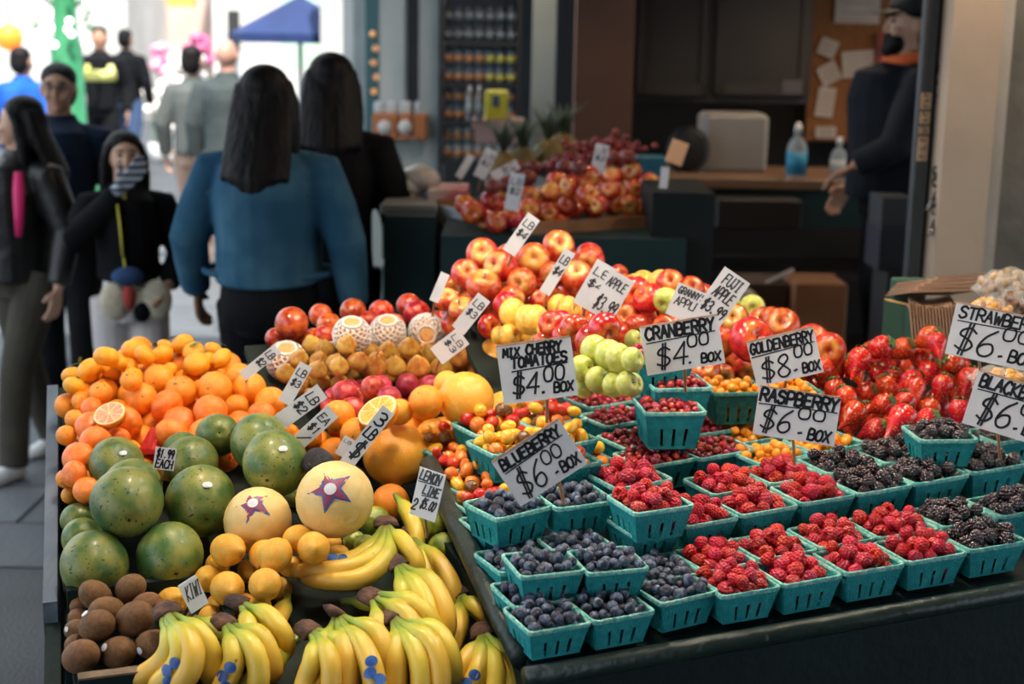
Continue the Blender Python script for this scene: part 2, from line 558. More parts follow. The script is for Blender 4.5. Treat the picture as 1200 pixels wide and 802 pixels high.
TOMG_VF = revolve(lambda t: 1 - .05 * g2(t, 0, .2), 20, 12, .80, 1.18)
GOLD_VF = revolve(lambda t: 1, 14, 10, 1.0, .98)
CRAN_VF = revolve(lambda t: 1 - .05 * g2(t, 0, .2), 14, 10, .96, 1.06)
STRAW_VF = revolve(lambda t: 1, 22, 18, 1.0, 1.0, lambda x, y, z: (x * (.56 + .44 * math.tanh(1.5 * (z + .12))), y * (.55 + .43 * math.tanh(1.5 * (z + .12))), z * 1.28 - (.06 if z > .9 else 0)))
BLUE_VF = revolve(lambda t: 1 - .20 * g2(t, 0, .22) + .045 * g2(t, .36, .09) - .02 * g2(t, pi, .3), 18, 14, 1.02, .92)
def drupe(n, bump, sub, sz, hollow):
    vs, fs = icosphere(sub)
    pts = fib(n)
    d = np.linalg.norm(vs[:, None] - pts[None], axis=2).min(1)
    w = 1.9 / math.sqrt(n)
    r = 1 - bump + bump * np.sqrt(np.clip(1 - (d / w) ** 2, 0, 1)) * 2.0
    out = vs * r[:, None]
    z = out[:, 2].copy()
    tap = 1 - .16 * np.clip(-z, -.2, 1)
    out[:, 0] *= tap; out[:, 1] *= tap
    if hollow:
        rr = np.hypot(out[:, 0], out[:, 1])
        out[:, 2] = np.where(z > 0, z - 0.62 * np.exp(-(rr / .40) ** 2) * np.clip(z * 1.6, 0, 1), z)
    out[:, 2] *= sz
    return [tuple(p) for p in out], fs
RASP_VF = drupe(56, .085, 4, 1.14, True)
BLACK_VF = drupe(40, .15, 4, 1.18, False)

M_APPLE_R = mat('apple_red', (0.42, 0.012, 0.016), (0.62, 0.05, 0.02), 3.0, 0.22, spec=.6, coat=.35, rand=.22, axis=((0.78, 0.30, 0.04), .55, 1.05), contrast=.4)
M_APPLE_B = mat('apple_blush', (0.44, 0.018, 0.014), (0.66, 0.11, 0.025), 2.2, 0.25, spec=.6, coat=.3, rand=.15, axis=((0.85, 0.50, 0.10), .5, 1.0), contrast=.8)
M_APPLE_Y = mat('apple_yellow', (0.90, 0.50, 0.05), (0.92, 0.58, 0.12), 3, 0.3, coat=.25, rand=.08)
M_APPLE_G = mat('apple_green', (0.45, 0.52, 0.09), (0.62, 0.60, 0.16), 2.5, 0.25, coat=.3, rand=.1)
M_NECT = mat('nectarine', (0.36, 0.008, 0.012), (0.66, 0.10, 0.02), 2.0, 0.24, coat=.4, rand=.25, contrast=.7)
M_ORANGE = mat('orange_peel', (0.93, 0.28, 0.012), (0.95, 0.34, 0.015), 4, 0.38, .30, 26, coat=.15, rand=.07)
M_TANG = mat('tangerine_peel', (0.94, 0.36, 0.008), (0.95, 0.42, 0.012), 4, 0.36, .28, 24, coat=.15, rand=.06)
M_TANGELO = mat('tangelo_peel', (0.90, 0.17, 0.012), (0.92, 0.25, 0.02), 4, 0.34, .25, 24, coat=.2, rand=.08)
M_GRAPEF = mat('grapefruit_peel', (0.92, 0.40, 0.03), (0.93, 0.47, 0.06), 2.5, 0.36, .2, 28, coat=.15, rand=.05)
M_POMELO = mat('pomelo_peel', (0.80, 0.56, 0.20), (0.84, 0.62, 0.27), 3, 0.42, .22, 30, coat=.08, rand=.04)
M_LEMON = mat('lemon_peel', (0.82, 0.38, 0.025), (0.80, 0.46, 0.06), 3, 0.42, .3, 22, rand=.06, spots=(0.30, 0.15, 0.03), sscale=9, sthr=.735)
M_LIME = mat('lime_peel', (0.12, 0.22, 0.02), (0.42, 0.45, 0.07), 2.2, 0.35, .2, 24, coat=.2, rand=.15, contrast=.8)
M_MANGO = mat('mango_skin', (0.035, 0.105, 0.022), (0.24, 0.24, 0.050), 1.5, 0.46, .06, 30, spec=.45, coat=.12, rand=.15, spots=(0.014, 0.020, 0.010), sscale=11, sthr=.63, contrast=.9)
M_KIWI = mat('kiwi_skin', (0.145, 0.068, 0.026), (0.20, 0.095, 0.038), 5, 0.6, .25, 70, spec=.25, rand=.12, sheen=.06)
M_PEAR = mat('pear_skin', (0.46, 0.15, 0.02), (0.56, 0.36, 0.07), 1.8, 0.45, .08, 40, rand=.2, contrast=.8)
M_PLUM = mat('plum_skin', (0.30, 0.012, 0.030), (0.55, 0.05, 0.05), 2.0, 0.33, spec=.5, rand=.3, contrast=.7)
M_TOM = {c: mat('tomato_' + c, a, b, 2, 0.12, spec=.6, coat=.5, rand=.08) for c, a, b in (
    ('red', (0.60, 0.018, 0.008), (0.66, 0.04, 0.012)), ('orange', (0.85, 0.18, 0.012), (0.86, 0.24, 0.02)),
    ('yellow', (0.90, 0.42, 0.015), (0.92, 0.50, 0.03)), ('brown', (0.12, 0.055, 0.015), (0.22, 0.09, 0.02)))}
M_GOLD = mat('goldenberry_skin', (0.85, 0.27, 0.012), (0.88, 0.36, 0.02), 2, 0.25, spec=.5, coat=.3, rand=.08)
M_CRAN = mat('cranberry_skin', (0.20, 0.006, 0.018), (0.50, 0.018, 0.022), 1.2, 0.18, spec=.6, coat=.4, rand=.3)
M_BLUE = mat('blueberry_skin', (0.024, 0.034, 0.070), (0.13, 0.16, 0.23), 1.8, 0.48, spec=.4, rand=.35, axis=((0.030, 0.028, 0.045), .55, .85))
M_RASP = mat('raspberry_skin', (0.42, 0.007, 0.018), (0.60, 0.016, 0.022), 2.5, 0.30, spec=.5, coat=.15, rand=.18)
M_BLACKB = mat('blackberry_skin', (0.010, 0.006, 0.013), (0.040, 0.012, 0.016), 3, 0.20, spec=.8, coat=.6, rand=.3)
M_STRAW = mat('strawberry_skin', (0.50, 0.008, 0.010), (0.70, 0.035, 0.012), 1.6, 0.22, .8, 9, spec=.55, coat=.35, rand=.16, dots=(6.0, .20, (0.85, 0.42, 0.10)))
M_LEAF = mat('calyx_leaf', (0.05, 0.12, 0.025), (0.12, 0.20, 0.05), 3, 0.6, rand=.2)
M_STEM = mat('fruit_stem', (0.10, 0.06, 0.025), (0.16, 0.10, 0.04), 4, 0.8)
M_DARKCAL = mat('dry_calyx', (0.14, 0.07, 0.04), (0.22, 0.12, 0.07), 5, 0.9)
M_AVO = mat('avocado_skin', (0.014, 0.012, 0.016), (0.035, 0.028, 0.035), 5, 0.45, .6, 16)
M_STICK = mat('sticker_white', (0.75, 0.75, 0.78), (0.55, 0.58, 0.65), 40, 0.4)
M_STICKB = mat('sticker_blue', (0.02, 0.09, 0.35), (0.03, 0.14, 0.45), 8, 0.4)
M_STICKR = mat('sticker_red', (0.50, 0.03, 0.04), (0.06, 0.07, 0.18), 60, 0.4)

ME = {}
def me(kind, vf=None, m=None):
    if kind not in ME:
        ME[kind] = fm(kind, vf, m)
    return ME[kind]
for k, vf, m in (('apple_red', APPLE_VF, M_APPLE_R), ('apple_blush', APPLE_VF, M_APPLE_B), ('apple_yellow', APPLE_VF, M_APPLE_Y), ('apple_green', APPLE_VF, M_APPLE_G),
                 ('nectarine', PLUM_VF, M_NECT), ('orange', ORANGE_VF, M_ORANGE), ('tangerine', TANG_VF, M_TANG), ('tangelo', TANG_VF, M_TANGELO), ('grapefruit', ORANGE_VF, M_GRAPEF), ('pomelo', ORANGE_VF, M_POMELO),
                 ('lemon', LEMON_VF, M_LEMON), ('lime', LIME_VF, M_LIME), ('mango', MANGO_VF, M_MANGO), ('kiwi', KIWI_VF, M_KIWI), ('pear', PEAR_VF, M_PEAR), ('plum', PLUM_VF, M_PLUM),
                 ('goldenberry', GOLD_VF, M_GOLD), ('cranberry', CRAN_VF, M_CRAN), ('blueberry', BLUE_VF, M_BLUE), ('raspberry', RASP_VF, M_RASP), ('blackberry', BLACK_VF, M_BLACKB),
                 ('strawberry', STRAW_VF, M_STRAW), ('avocado', PEAR_VF, M_AVO)):
    me(k, vf, m)
for c in M_TOM:
    me('tomato_' + c, TOM_VF, M_TOM[c]); me('grape_tomato_' + c, TOMG_VF, M_TOM[c])

def stem_mesh(key, r, h, base, bend=.12):
    b = MB(); b.tube([(0, 0, base), (bend * .4, 0, base + h * .5), (bend, 0, base + h)], [r, r * .75, r * 1.1], 6)
    return b.mesh(key, M_STEM, True)
STEM_APPLE = stem_mesh('apple_stem', .045, .38, .52)
STEM_PEAR = stem_mesh('pear_stem', .05, .5, 1.1, .18)
STEM_PLUM = stem_mesh('plum_stem', .035, .55, .85, .2)
def dot_mesh(key, r, z, m, h=.03):
    b = MB(); b.lathe([(r * .2, z - .02), (r, z), (r * .8, z + h), (r * .2, z + h)], 8)
    return b.mesh(key, m, True)
DOT_ORANGE = dot_mesh('stem_button', .07, .885, mat('stem_button_green', (0.12, 0.14, 0.03)))
DOT_MANGO = dot_mesh('mango_stem_scar', .07, .95, mat('stem_scar', (0.02, 0.018, 0.012)), .035)
DOT_TANG = dot_mesh('tangerine_button', .07, .74, mat('stem_button_green', (0.12, 0.14, 0.03)))
def star_leaf(key, n, r0, r1, z, droop, m, up=.1):
    vs, fs = [], []
    for i in range(n):
        a = 2 * pi * i / n + .2 * math.sin(i * 7.1)
        c, s = math.cos(a), math.sin(a)
        L = r1 * (1 + .2 * math.sin(i * 3.3))
        w = r0 * .9
        b = len(vs)
        for rr, ww, zz in ((r0 * .3, w * .3, z + up * .4), (r0 + (L - r0) * .45, w, z + up), (L, w * .12, z - droop)):
            for sg in (-1, 1):
                vs.append((c * rr - s * ww * sg, s * rr + c * ww * sg, zz))
            vs.append((c * rr, s * rr, zz + .05))
        for k in (0, 3):
            fs += [(b + k, b + k + 2, b + k + 5, b + k + 3), (b + k + 2, b + k + 1, b + k + 4, b + k + 5)]
    return mesh(key, vs, fs, m, True)
CALYX = star_leaf('calyx', 8, .13, .50, 1.19, .04, M_LEAF, .12)
CALYX_DRY = star_leaf('calyx_dry', 4, .22, .55, .80, .04, M_DARKCAL, .06)
LEAF1 = star_leaf('leaf', 1, .25, 1.1, .85, -.1, M_LEAF, .15)

def decal(key, shape, R, m, lift=1.012, zs=1.0):
    """a sticker bent over a unit fruit: shape is a list of (angle, radius) round a centre on the +X side"""
    vs, fs = [(lift, 0, 0)], []
    n = len(shape)
    for f in (.5, 1.0):
        for a, r in shape:
            y, z = r * f * math.cos(a), r * f * math.sin(a)
            x = math.sqrt(max(.05, 1 - y * y - z * z)) * lift
            vs.append((x, y, z * zs))
    for i in range(n):
        j = (i + 1) % n
        fs += [(0, 1 + i, 1 + j), (1 + i, 1 + n + i, 1 + n + j, 1 + j)]
    return mesh(key, vs, fs, m, True)
DISC = [(2 * pi * i / 14, .22) for i in range(14)]
OVAL = [(2 * pi * i / 14, .20 + .05 * math.cos(4 * pi * i / 14)) for i in range(14)]
STAR = [(2 * pi * i / 10 + .3, .62 if i % 2 == 0 else .27) for i in range(10)]
STAR_IN = [(2 * pi * i / 10 + .3, .53 if i % 2 == 0 else .22) for i in range(10)]
ST_DISC = decal('sticker', DISC, 1, M_STICK)
ST_OVAL = decal('sticker_oval', OVAL, 1, M_STICK)
ST_STAR = decal('star_sticker', STAR, 1, M_STICKB, 1.012, .95)
ST_STAR2 = decal('star_sticker_inner', STAR_IN, 1, M_STICKR, 1.020, .95)
ST_CENTRE = decal('star_sticker_disc', [(2 * pi * i / 14, .16) for i in range(14)], 1, M_STICK, 1.030, .95)

# ------------------------------------------------------------------ piles: a fruit is pushed along its sight line until it meets the board or another fruit
PILE, MOVE, PLANES, LOOSE = [], [], [], []
FIT = {'apple_red': .95, 'apple_blush': .95, 'apple_yellow': .95, 'apple_green': .95, 'tangerine': .96, 'tangelo': .96, 'lemon': .93, 'kiwi': 1.04, 'strawberry': .98, 'pear': .92}
def toward(p):
    return nrm(CAM - np.asarray(p))
def slide(x, y, rpx, plane, squash=.82, tmax=9.0, near=None):
    r = ray(x, y); k = rpx / F
    z0, s = plane
    nv = nrm(np.array([0, 0, 1.0]) - s * V)
    p0 = W(0, 0, z0)
    a, b = (CAM - p0) @ nv, r @ nv
    t = a / (k - b) if k - b > 1e-6 else tmax
    t = min(t, tmax)
    for c, R in PILE:
        if near is not None and np.linalg.norm(c - near) > 1.5:
            continue
        q = CAM - c
        A = r @ r - (k * squash) ** 2
        B = 2 * (q @ r) - 2 * k * squash * R * squash
        Cc = q @ q - (R * squash) ** 2
        D = B * B - 4 * A * Cc
        if D > 0:
            t1 = (-B - math.sqrt(D)) / (2 * A)
            if 0.8 < t1 < t:
                t = t1
    p = CAM + r * t
    R = rpx * t / F
    PILE.append((p, R)); PLANES.append((p0, nv)); LOOSE.append(1.0)
    return p, R
def settle(n_iter=60):
    """push overlapping fruit apart a little and keep them on their boards"""
    if not PILE:
        return
    P = np.array([p for p, _ in PILE]); R = np.array([r for _, r in PILE]); P0 = P.copy()
    B = np.array([a for a, _ in PLANES]); Nn = np.array([b for _, b in PLANES])
    i, j = np.triu_indices(len(P), 1)
    near_ = np.linalg.norm(P[i] - P[j], axis=1) < (R[i] + R[j]) * 1.3
    i, j = i[near_], j[near_]
    for _ in range(n_iter):
        d = P[j] - P[i]; L = np.linalg.norm(d, axis=1) + 1e-9
        pen = np.clip((R[i] + R[j]) * .985 - L, 0, None)
        mv = d / L[:, None] * (pen * .55)[:, None]
        wi = (R[j] ** 2 / (R[i] ** 2 + R[j] ** 2))[:, None]
        np.add.at(P, i, -mv * wi); np.add.at(P, j, mv * (1 - wi))
        P += (P0 - P) * .05
        h = ((P - B) * Nn).sum(1)
        P += Nn * np.clip(R * 1.0 - h, 0, None)[:, None]
    for o, k in MOVE:
        o.location = Vector(P[k])
    for k in range(len(PILE)):
        PILE[k] = (P[k], R[k])

def fruit(kind, name, p, R, axis, spin=None, scale=(1, 1, 1), label=None, cat=None, group=None, add=()):
    spin = random.uniform(0, 6.28) if spin is None else spin
    x, y, z = frame(axis, spin)
    m = basis(x * scale[0], y * scale[1], z * scale[2], p, R * FIT.get(kind, .985))
    o = put(name, ME[kind], mtx=m)
    if PILE and PILE[-1][0] is p:
        MOVE.append((o, len(PILE) - 1))
    tag(o, label, cat or name, group)
    for pn, pm in add:
        put(pn, pm, o)
    return o
def rdir(z=0.3, spread=1.0):
    return nrm([random.gauss(0, spread), random.gauss(0, spread), z + random.gauss(0, .4)])
def facing(p, sx=0, sy=0):
    """towards the camera, turned by sx to the right and sy up"""
    return nrm(toward(p) + RT * sx + UP * sy)
def in_poly(x, y, poly):
    c = False; j = len(poly) - 1
    for i in range(len(poly)):
        xi, yi = poly[i]; xj, yj = poly[j]
        if (yi > y) != (yj > y) and x < (xj - xi) * (y - yi) / (yj - yi) + xi:
            c = not c
        j = i
    return c
def fillpts(poly, r, gap=1.75, jit=.3, seed=1):
    rg = random.Random(seed)
    xs = [p[0] for p in poly]; ys = [p[1] for p in poly]
    out = []; y = min(ys); row = 0
    while y <= max(ys):
        x = min(xs) + (row % 2) * r * gap * .5
        while x <= max(xs):
            q = (x + rg.uniform(-jit, jit) * r, y + rg.uniform(-jit, jit) * r)
            if in_poly(*q, poly):
                out.append(q)
            x += r * gap
        y += r * gap * .62; row += 1
    return out

# ------------------------------------------------------------------ fruit on the left stand (listed from the back of each pile to its front)
P_F, P_M, P_C, P_MID, P_A, P_T = DISP['front'], DISP['mango'], DISP['citrus'], DISP['middle'], DISP['apple'], DISP['table']
P_F = (P_F[0], P_F[1])

ORDN = ('first', 'second', 'third', 'fourth', 'fifth', 'sixth', 'seventh', 'eighth', 'ninth', 'tenth', 'eleventh', 'twelfth')
def place_labels(objs, short):
    """objs: (x, y, r, object); name each by its row from the front and its place from the left"""
    rows = []
    for q in sorted(objs, key=lambda q: -(q[1] + q[2] * .3)):
        if rows and rows[-1][0][1] - q[1] < q[2] * .75:
            rows[-1].append(q)
        else:
            rows.append([q])
    for i, row in enumerate(rows):
        row.sort(key=lambda q: q[0])
        for k, q in enumerate(row):
            f = 'front row' if i == 0 else ORDN[min(i, 11)] + ' row back'
            q[3]['label'] = '%s, %s %s' % (short, 'alone in the' if len(row) == 1 else ORDN[min(k, 11)] + ' from left in the', f)
def pile(kind, name, pts, plane, label, group, axis=None, scale=(1, 1, 1), add=(), addp=1.0, cat=None, sq=.80, short=None):
    objs = []
    for q in pts:
        x, y, r = q[:3]
        p, R = slide(x, y, r, plane, sq)
        ax = axis(p) if axis else rdir()
        objs.append((x, y, r, fruit(kind, name, p, R, ax, None, scale, label, cat, group, add if random.random() < addp else ())))
    if short:
        place_labels(objs, short)
    return objs

up_ish = lambda p: rdir(1.2, .5)
face_ish = lambda p: facing(p, random.gauss(0, .5), random.gauss(.1, .5))

# tangerines, oranges and tangelos of the citrus heap
heap = [(80, 452), (95, 432), (125, 414), (170, 408), (235, 408), (262, 424), (300, 450), (320, 470), (345, 515), (250, 545), (210, 545), (90, 590), (80, 540)]
pile('orange', 'orange', [(x, y, 15) for x, y in fillpts(heap, 15, 1.9, .25, 3)], P_C, 'small orange lying deeper in the citrus heap by the blue-grey side board', 'oranges deep in the citrus heap', axis=face_ish)
L_T = 'small leafy tangerine along the back edge of the citrus heap'
pile('tangerine', 'tangerine', [(131, 436, 12), (145, 430, 11), (155, 440, 11), (172, 433, 10), (200, 437, 10), (215, 440, 9), (247, 430, 12), (85, 440, 12), (250, 410, 11), (258, 421, 13),
      (193, 407, 10), (137, 424, 12), (126, 419, 15), (156, 412, 15), (168, 420, 13), (192, 418, 14), (214, 409, 14), (226, 412, 13), (232, 427, 16), (87, 458, 13), (109, 439, 16)],
     P_C, L_T, 'tangerines along the back of the citrus heap', axis=up_ish, add=(('stem_button', DOT_TANG), ('leaf', LEAF1)), addp=.35, short='small leafy tangerine of the heap\'s back edge')
L_O = 'round orange on top of the citrus heap'
pile('orange', 'orange', [(186, 448, 18), (98, 470, 12), (166, 471, 19), (249, 460, 21), (283, 448, 17), (293, 458, 20), (276, 478, 14), (314, 477, 19), (332, 508, 12), (88, 492, 11), (85, 512, 12), (88, 535, 12), (84, 556, 11), (82, 580, 10)],
     P_C, L_O, 'oranges on top of the citrus heap', axis=face_ish, add=(('stem_button', DOT_ORANGE),), addp=.6, short='round orange atop the citrus heap')
pile('orange', 'persimmon', [(115, 463, 14), (157, 452, 13), (213, 465, 19)], P_C, 'orange persimmon with a dry brown leafy cap in the citrus heap', 'persimmons in the citrus heap', axis=lambda p: facing(p, -.1, 1.3), add=(('calyx', CALYX_DRY),))
pile('tangelo', 'tangelo', [(200, 481, 20), (207, 494, 19), (248, 493, 20), (205, 510, 20), (303, 491, 17), (281, 503, 20), (240, 513, 24), (295, 507, 17), (148, 500, 20), (142, 514, 15), (110, 480, 13), (108, 502, 20), (112, 518, 20), (100, 541, 19), (95, 556, 16), (99, 575, 16), (255, 522, 18), (312, 530, 16)],
     P_C, 'deep orange tangelo in the front of the citrus heap behind the mangoes', 'tangelos in front of the citrus heap', axis=face_ish, add=(('sticker', ST_OVAL),), addp=.25, short='deep orange tangelo')

# a halved blood orange and a red wedge shown on the heap
def half_fruit(x, y, r, plane, name, label, peel, flesh, pith, ndir, zrot=0):
    p, R = slide(x, y, r, plane)
    xa, ya, za = frame(ndir(p), zrot)
    o = root(name, label=label, cat='fruit', mtx=basis(xa, ya, za, p, R))
    MOVE.append((o, len(PILE) - 1))
    vs, fs = revolve(lambda t: 1, 28, 16)
    b = MB(); b.lathe([(max(.02, math.sin(a)), -math.cos(a)) for a in np.linspace(.02, pi / 2, 9)], 28); b.build('peel', peel, o, True)
    b = MB(); b.lathe([(.985, -.01), (.985, .006), (.9, .012)], 28); b.build('pith', pith, o, True)
    for k in range(9):
        a0, a1 = 2 * pi * k / 9 + .06, 2 * pi * (k + 1) / 9 - .06
        pts = [(.1 * math.cos((a0 + a1) / 2), .1 * math.sin((a0 + a1) / 2))] + [(.86 * math.cos(a), .86 * math.sin(a)) for a in np.linspace(a0, a1, 6)]
        n = len(pts)
        b = MB(); b.add([(q[0], q[1], .0) for q in pts] + [(q[0] * .97, q[1] * .97, .035) for q in pts], [tuple(range(n, 2 * n))] + [(i, (i + 1) % n, n + (i + 1) % n, n + i) for i in range(n)])
        b.build('segment', flesh, o)
    return o
FL_PINK = mat('flesh_pink', (0.80, 0.28, 0.16), (0.86, 0.42, 0.25), 6, .25, .2, 40, coat=.4)
FL_ORANGE = mat('flesh_orange', (0.90, 0.38, 0.03), (0.93, 0.48, 0.06), 6, .25, .2, 40, coat=.4)
PITH = mat('pith', (0.85, 0.62, 0.36), (0.88, 0.55, 0.25), 6, .6)
half_fruit(126, 487, 19, P_C, 'halved_orange', 'halved orange showing pale pink flesh on the citrus heap', M_ORANGE, FL_PINK, PITH, lambda p: facing(p, -.45, 1.0))
wp, wr = slide(171, 523, 20, P_C)
wd = root('persimmon_wedge', label='deep red peeled fruit wedges standing in the citrus heap behind the mangoes', cat='fruit', mtx=basis(RT, np.cross(UP, RT) * -1, UP, wp, wr))
M_WEDGE = mat('red_wedge', (0.50, 0.015, 0.015), (0.62, 0.03, 0.02), 3, .3, coat=.3)
for k, (dx, dz, s) in enumerate(((.1, .15, 1.0), (.35, -.35, .85))):
    b = MB()
    n = 8
    vs = []
    for i in range(n + 1):
        a = pi * i / n
        vs += [(-.75 * math.cos(a) * .9, .25, -.6 + .3 * math.sin(a)), (-.75 * math.cos(a) * .55 + .25, -.2, -.7 + 1.7 * math.sin(a))]
    b.add([(dx + p[0] * s, p[1] + k * -.35, dz + p[2] * s) for p in vs], [(2 * i, 2 * i + 1, 2 * i + 3, 2 * i + 2) for i in range(n)] + [tuple(range(0, 2 * n + 2, 2)), tuple(range(1, 2 * n + 2, 2))[::-1]])
    b.build('wedge', M_WEDGE, wd, False)

# mangoes: each one named by its place in the pile
G_M = 'green mangoes piled on the stand'
MANG = [(262, 522, 27, 'green mango at the very back of the right mango stack'), (300, 524, 36, 'green mango half hidden behind the stickered right-hand mango'),
        (218, 528, 26, 'green mango at the back of the middle row beside the small price card'), (228, 543, 33, 'green mango second from the back in the middle row'),
        (136, 553, 34, 'green mango at the back of the left upper row'), (150, 572, 37, 'green mango in the middle of the left upper row'),
        (92, 609, 21, 'small dark green mango against the side board behind two speckled ones'), (97, 632, 26, 'speckled green mango against the side board, second from the crate'),
        (253, 627, 20, 'little speckled mango tucked between the mangoes and lemons'), (346, 582, 14, 'green mango just peeping out between the two pomelos'),
        (321, 547, 40, 'glossy green mango with a torn sticker, right of the stack'), (237, 589, 43, 'large green mango with a white and red sticker in the middle'),
        (153, 597, 43, 'large yellow-green mango crowning the left of the pile'), (113, 662, 41, 'yellow-green speckled mango at the front corner by the crate'), (196, 651, 41, 'dark green black-mottled mango at the front above the kiwis')]
for i, (x, y, r, lab) in enumerate(MANG):
    p, R = slide(x, y, r, P_M, .80)
    o = fruit('mango', 'mango', p, R, facing(p, (.05, -.25, .2)[i % 3], -.55 if r > 30 else .1), (i * 2.1) % 6.28, (1.0, 1.06, .98), lab, 'mango', G_M, (('stem_scar', DOT_MANGO),))
    if i in (10, 11, 4):
        xa, ya, za = frame(facing(p, .25, .55))
        st = put('sticker', ST_OVAL, None)
        st.parent = o
        st.matrix_local = o.matrix_basis.inverted() @ (basis(za, xa * .55, ya * .55, p + za * R * .01, R))

# nectarines, netted pears, pears, plums (back to front)
pile('nectarine', 'nectarine', [(325, 397, 13), (352, 402, 14), (365, 397, 15), (377, 403, 13), (376, 370, 14), (385, 381, 15), (415, 366, 16), (447, 366, 15), (430, 376, 13), (462, 381, 14), (480, 360, 15), (490, 367, 16), (510, 375, 13), (343, 380, 20)],
     P_MID, 'shiny red and yellow nectarine along the back of the stand', 'nectarines along the back of the stand', axis=face_ish, short='shiny nectarine')
NETM = mat('foam_net', (0.78, 0.74, 0.72), (0.70, 0.65, 0.63), 8, .7)
def net_mesh():
    b = MB()
    for sg in (1, -1):
        for k in range(14):
            pts = []
            for i in range(13):
                z = -.9 + 1.75 * i / 12
                a = 2 * pi * k / 14 + sg * 1.5 * z
                r = math.sqrt(max(.10, 1.0 - (z * .93) ** 2)) * 1.05 + .02 * (i % 2)
                pts.append((r * math.cos(a), r * math.sin(a), z))
            b.tube(pts, .055, 4, False)
    b.tube([(.52 * math.cos(a), .52 * math.sin(a), .88) for a in np.linspace(0, 2 * pi, 19)], .09, 6, False)
    return b.mesh('foam_net', NETM, True)
NET = net_mesh()
M_APEAR = mat('asian_pear', (0.72, 0.33, 0.10), (0.78, 0.42, 0.16), 6, .5, .1, 60, rand=.06)
me('asian_pear', PLUM_VF, M_APEAR)
for x, y, r, sy, lab in ((393, 417, 21, 1.0, 'netted round pear lowest in front of the other netted ones'), (410, 396, 23, 1.4, 'round pear in a white foam net, open top toward the nectarines, second of four'), (455, 391, 22, 1.4, 'round pear in an open foam net in the middle of the netted row'), (500, 389, 22, -.2, 'round pear fully wrapped in a pink-white net beside the sloping card'), (338, 424, 24, 1.2, 'large peach-coloured round pear in a foam net beside the citrus heap')):
    p, R = slide(x, y, r, P_MID)
    fruit('asian_pear', 'netted_pear', p, R * .93, facing(p, 0, sy), None, (1, 1, 1), lab, 'pear', 'netted round pears', (('foam_net', NET),))

pile('pear', 'pear', [(x, y, 13) for x, y in fillpts([(330, 440), (370, 400), (560, 395), (572, 430), (470, 445), (350, 470)], 13, 1.75, .3, 5)] + [(540, 422, 15), (505, 415, 15), (487, 432, 15), (520, 432, 14), (465, 428, 14), (440, 432, 15), (420, 420, 13), (395, 428, 13), (375, 432, 13), (480, 408, 14)],
     P_MID, 'golden brown pear in the heap before the netted fruit', 'pears before the netted fruit', axis=lambda p: facing(p, random.gauss(0, .4), 1.0), add=(('stem', STEM_PEAR),), addp=.7, short='golden pear')
pile('plum', 'plum', [(x, y, 13) for x, y in fillpts([(370, 500), (390, 455), (560, 440), (560, 460), (470, 490)], 13, 1.8, .3, 9)] + [(395, 478, 18), (405, 466, 17), (425, 474, 15), (440, 460, 15), (455, 468, 15), (478, 456, 14), (492, 462, 13), (505, 456, 13), (517, 455, 12), (412, 482, 16)],
     P_MID, 'dark red plum in the heap behind the halved orange', 'plums behind the halved orange', axis=face_ish, add=(('stem', STEM_PLUM),), addp=.6, short='dark red plum')

# grapefruit, pomelos, big oranges
PL = (('sticker', ST_DISC),)
pile('orange', 'orange', [(375, 522, 17), (360, 512, 14), (440, 520, 17), (480, 505, 18), (455, 508, 18)], P_M, 'orange half buried between the plums and the large grapefruit', 'oranges before the plums', axis=face_ish)
pile('grapefruit', 'grapefruit', [(478, 497, 20), (500, 478, 21), (520, 462, 16), (560, 490, 22), (590, 480, 22), (520, 512, 22), (543, 505, 20), (498, 510, 20), (470, 478, 16), (620, 470, 18)], P_T,
     'yellow-orange grapefruit in the row behind the tomato baskets', 'grapefruit behind the tomato baskets', axis=face_ish, short='yellow-orange grapefruit behind tomatoes')
for x, y, r, lab in ((583, 430, 37, 'big orange-yellow pomelo right behind the tomato price card'), (545, 467, 33, 'big smooth yellow-orange pomelo above the tomato baskets'), ):
    p, R = slide(x, y, r, P_T)
    fruit('grapefruit', 'pomelo', p, R, facing(p, .2, .9), None, (1, 1, 1), lab, 'pomelo', 'big orange pomelos')
pile('orange', 'orange', [(496, 472, 20), (402, 490, 20), (418, 503, 20), (392, 532, 20)], P_M, 'bright orange with a sticker beside the plums and halved orange', 'oranges beside the plums', axis=face_ish, add=(('stem_button', DOT_ORANGE),))
half_fruit(440, 483, 25, P_M, 'halved_orange', 'halved orange with bright flesh facing up before the plums', M_ORANGE, FL_ORANGE, PITH, lambda p: facing(p, -.75, 1.25))
p, R = slide(458, 590, 23, P_M)
fruit('orange', 'orange', p, R, facing(p, .7, .3), None, (1, 1, 1), 'bright orange tucked behind the limes under the large grapefruit', 'orange', None, (('stem_button', DOT_ORANGE),))
for x, y, r, lab in ((362, 552, 20, 'wrinkled black avocado behind the larger star-stickered pomelo'), (428, 562, 17, 'black avocado between the pomelo and the large grapefruit')):
    p, R = slide(x, y, r, P_M)
    fruit('avocado', 'avocado', p, R * 1.05, facing(p, 1, .4), None, (1, 1, .9), lab, 'avocado', 'black avocados')
p, R = slide(465, 533, 39, P_M)
fruit('grapefruit', 'grapefruit', p, R, facing(p, -.4, .9), None, (1, 1, 1), 'large glossy orange grapefruit beside the lemon lime card', 'grapefruit')
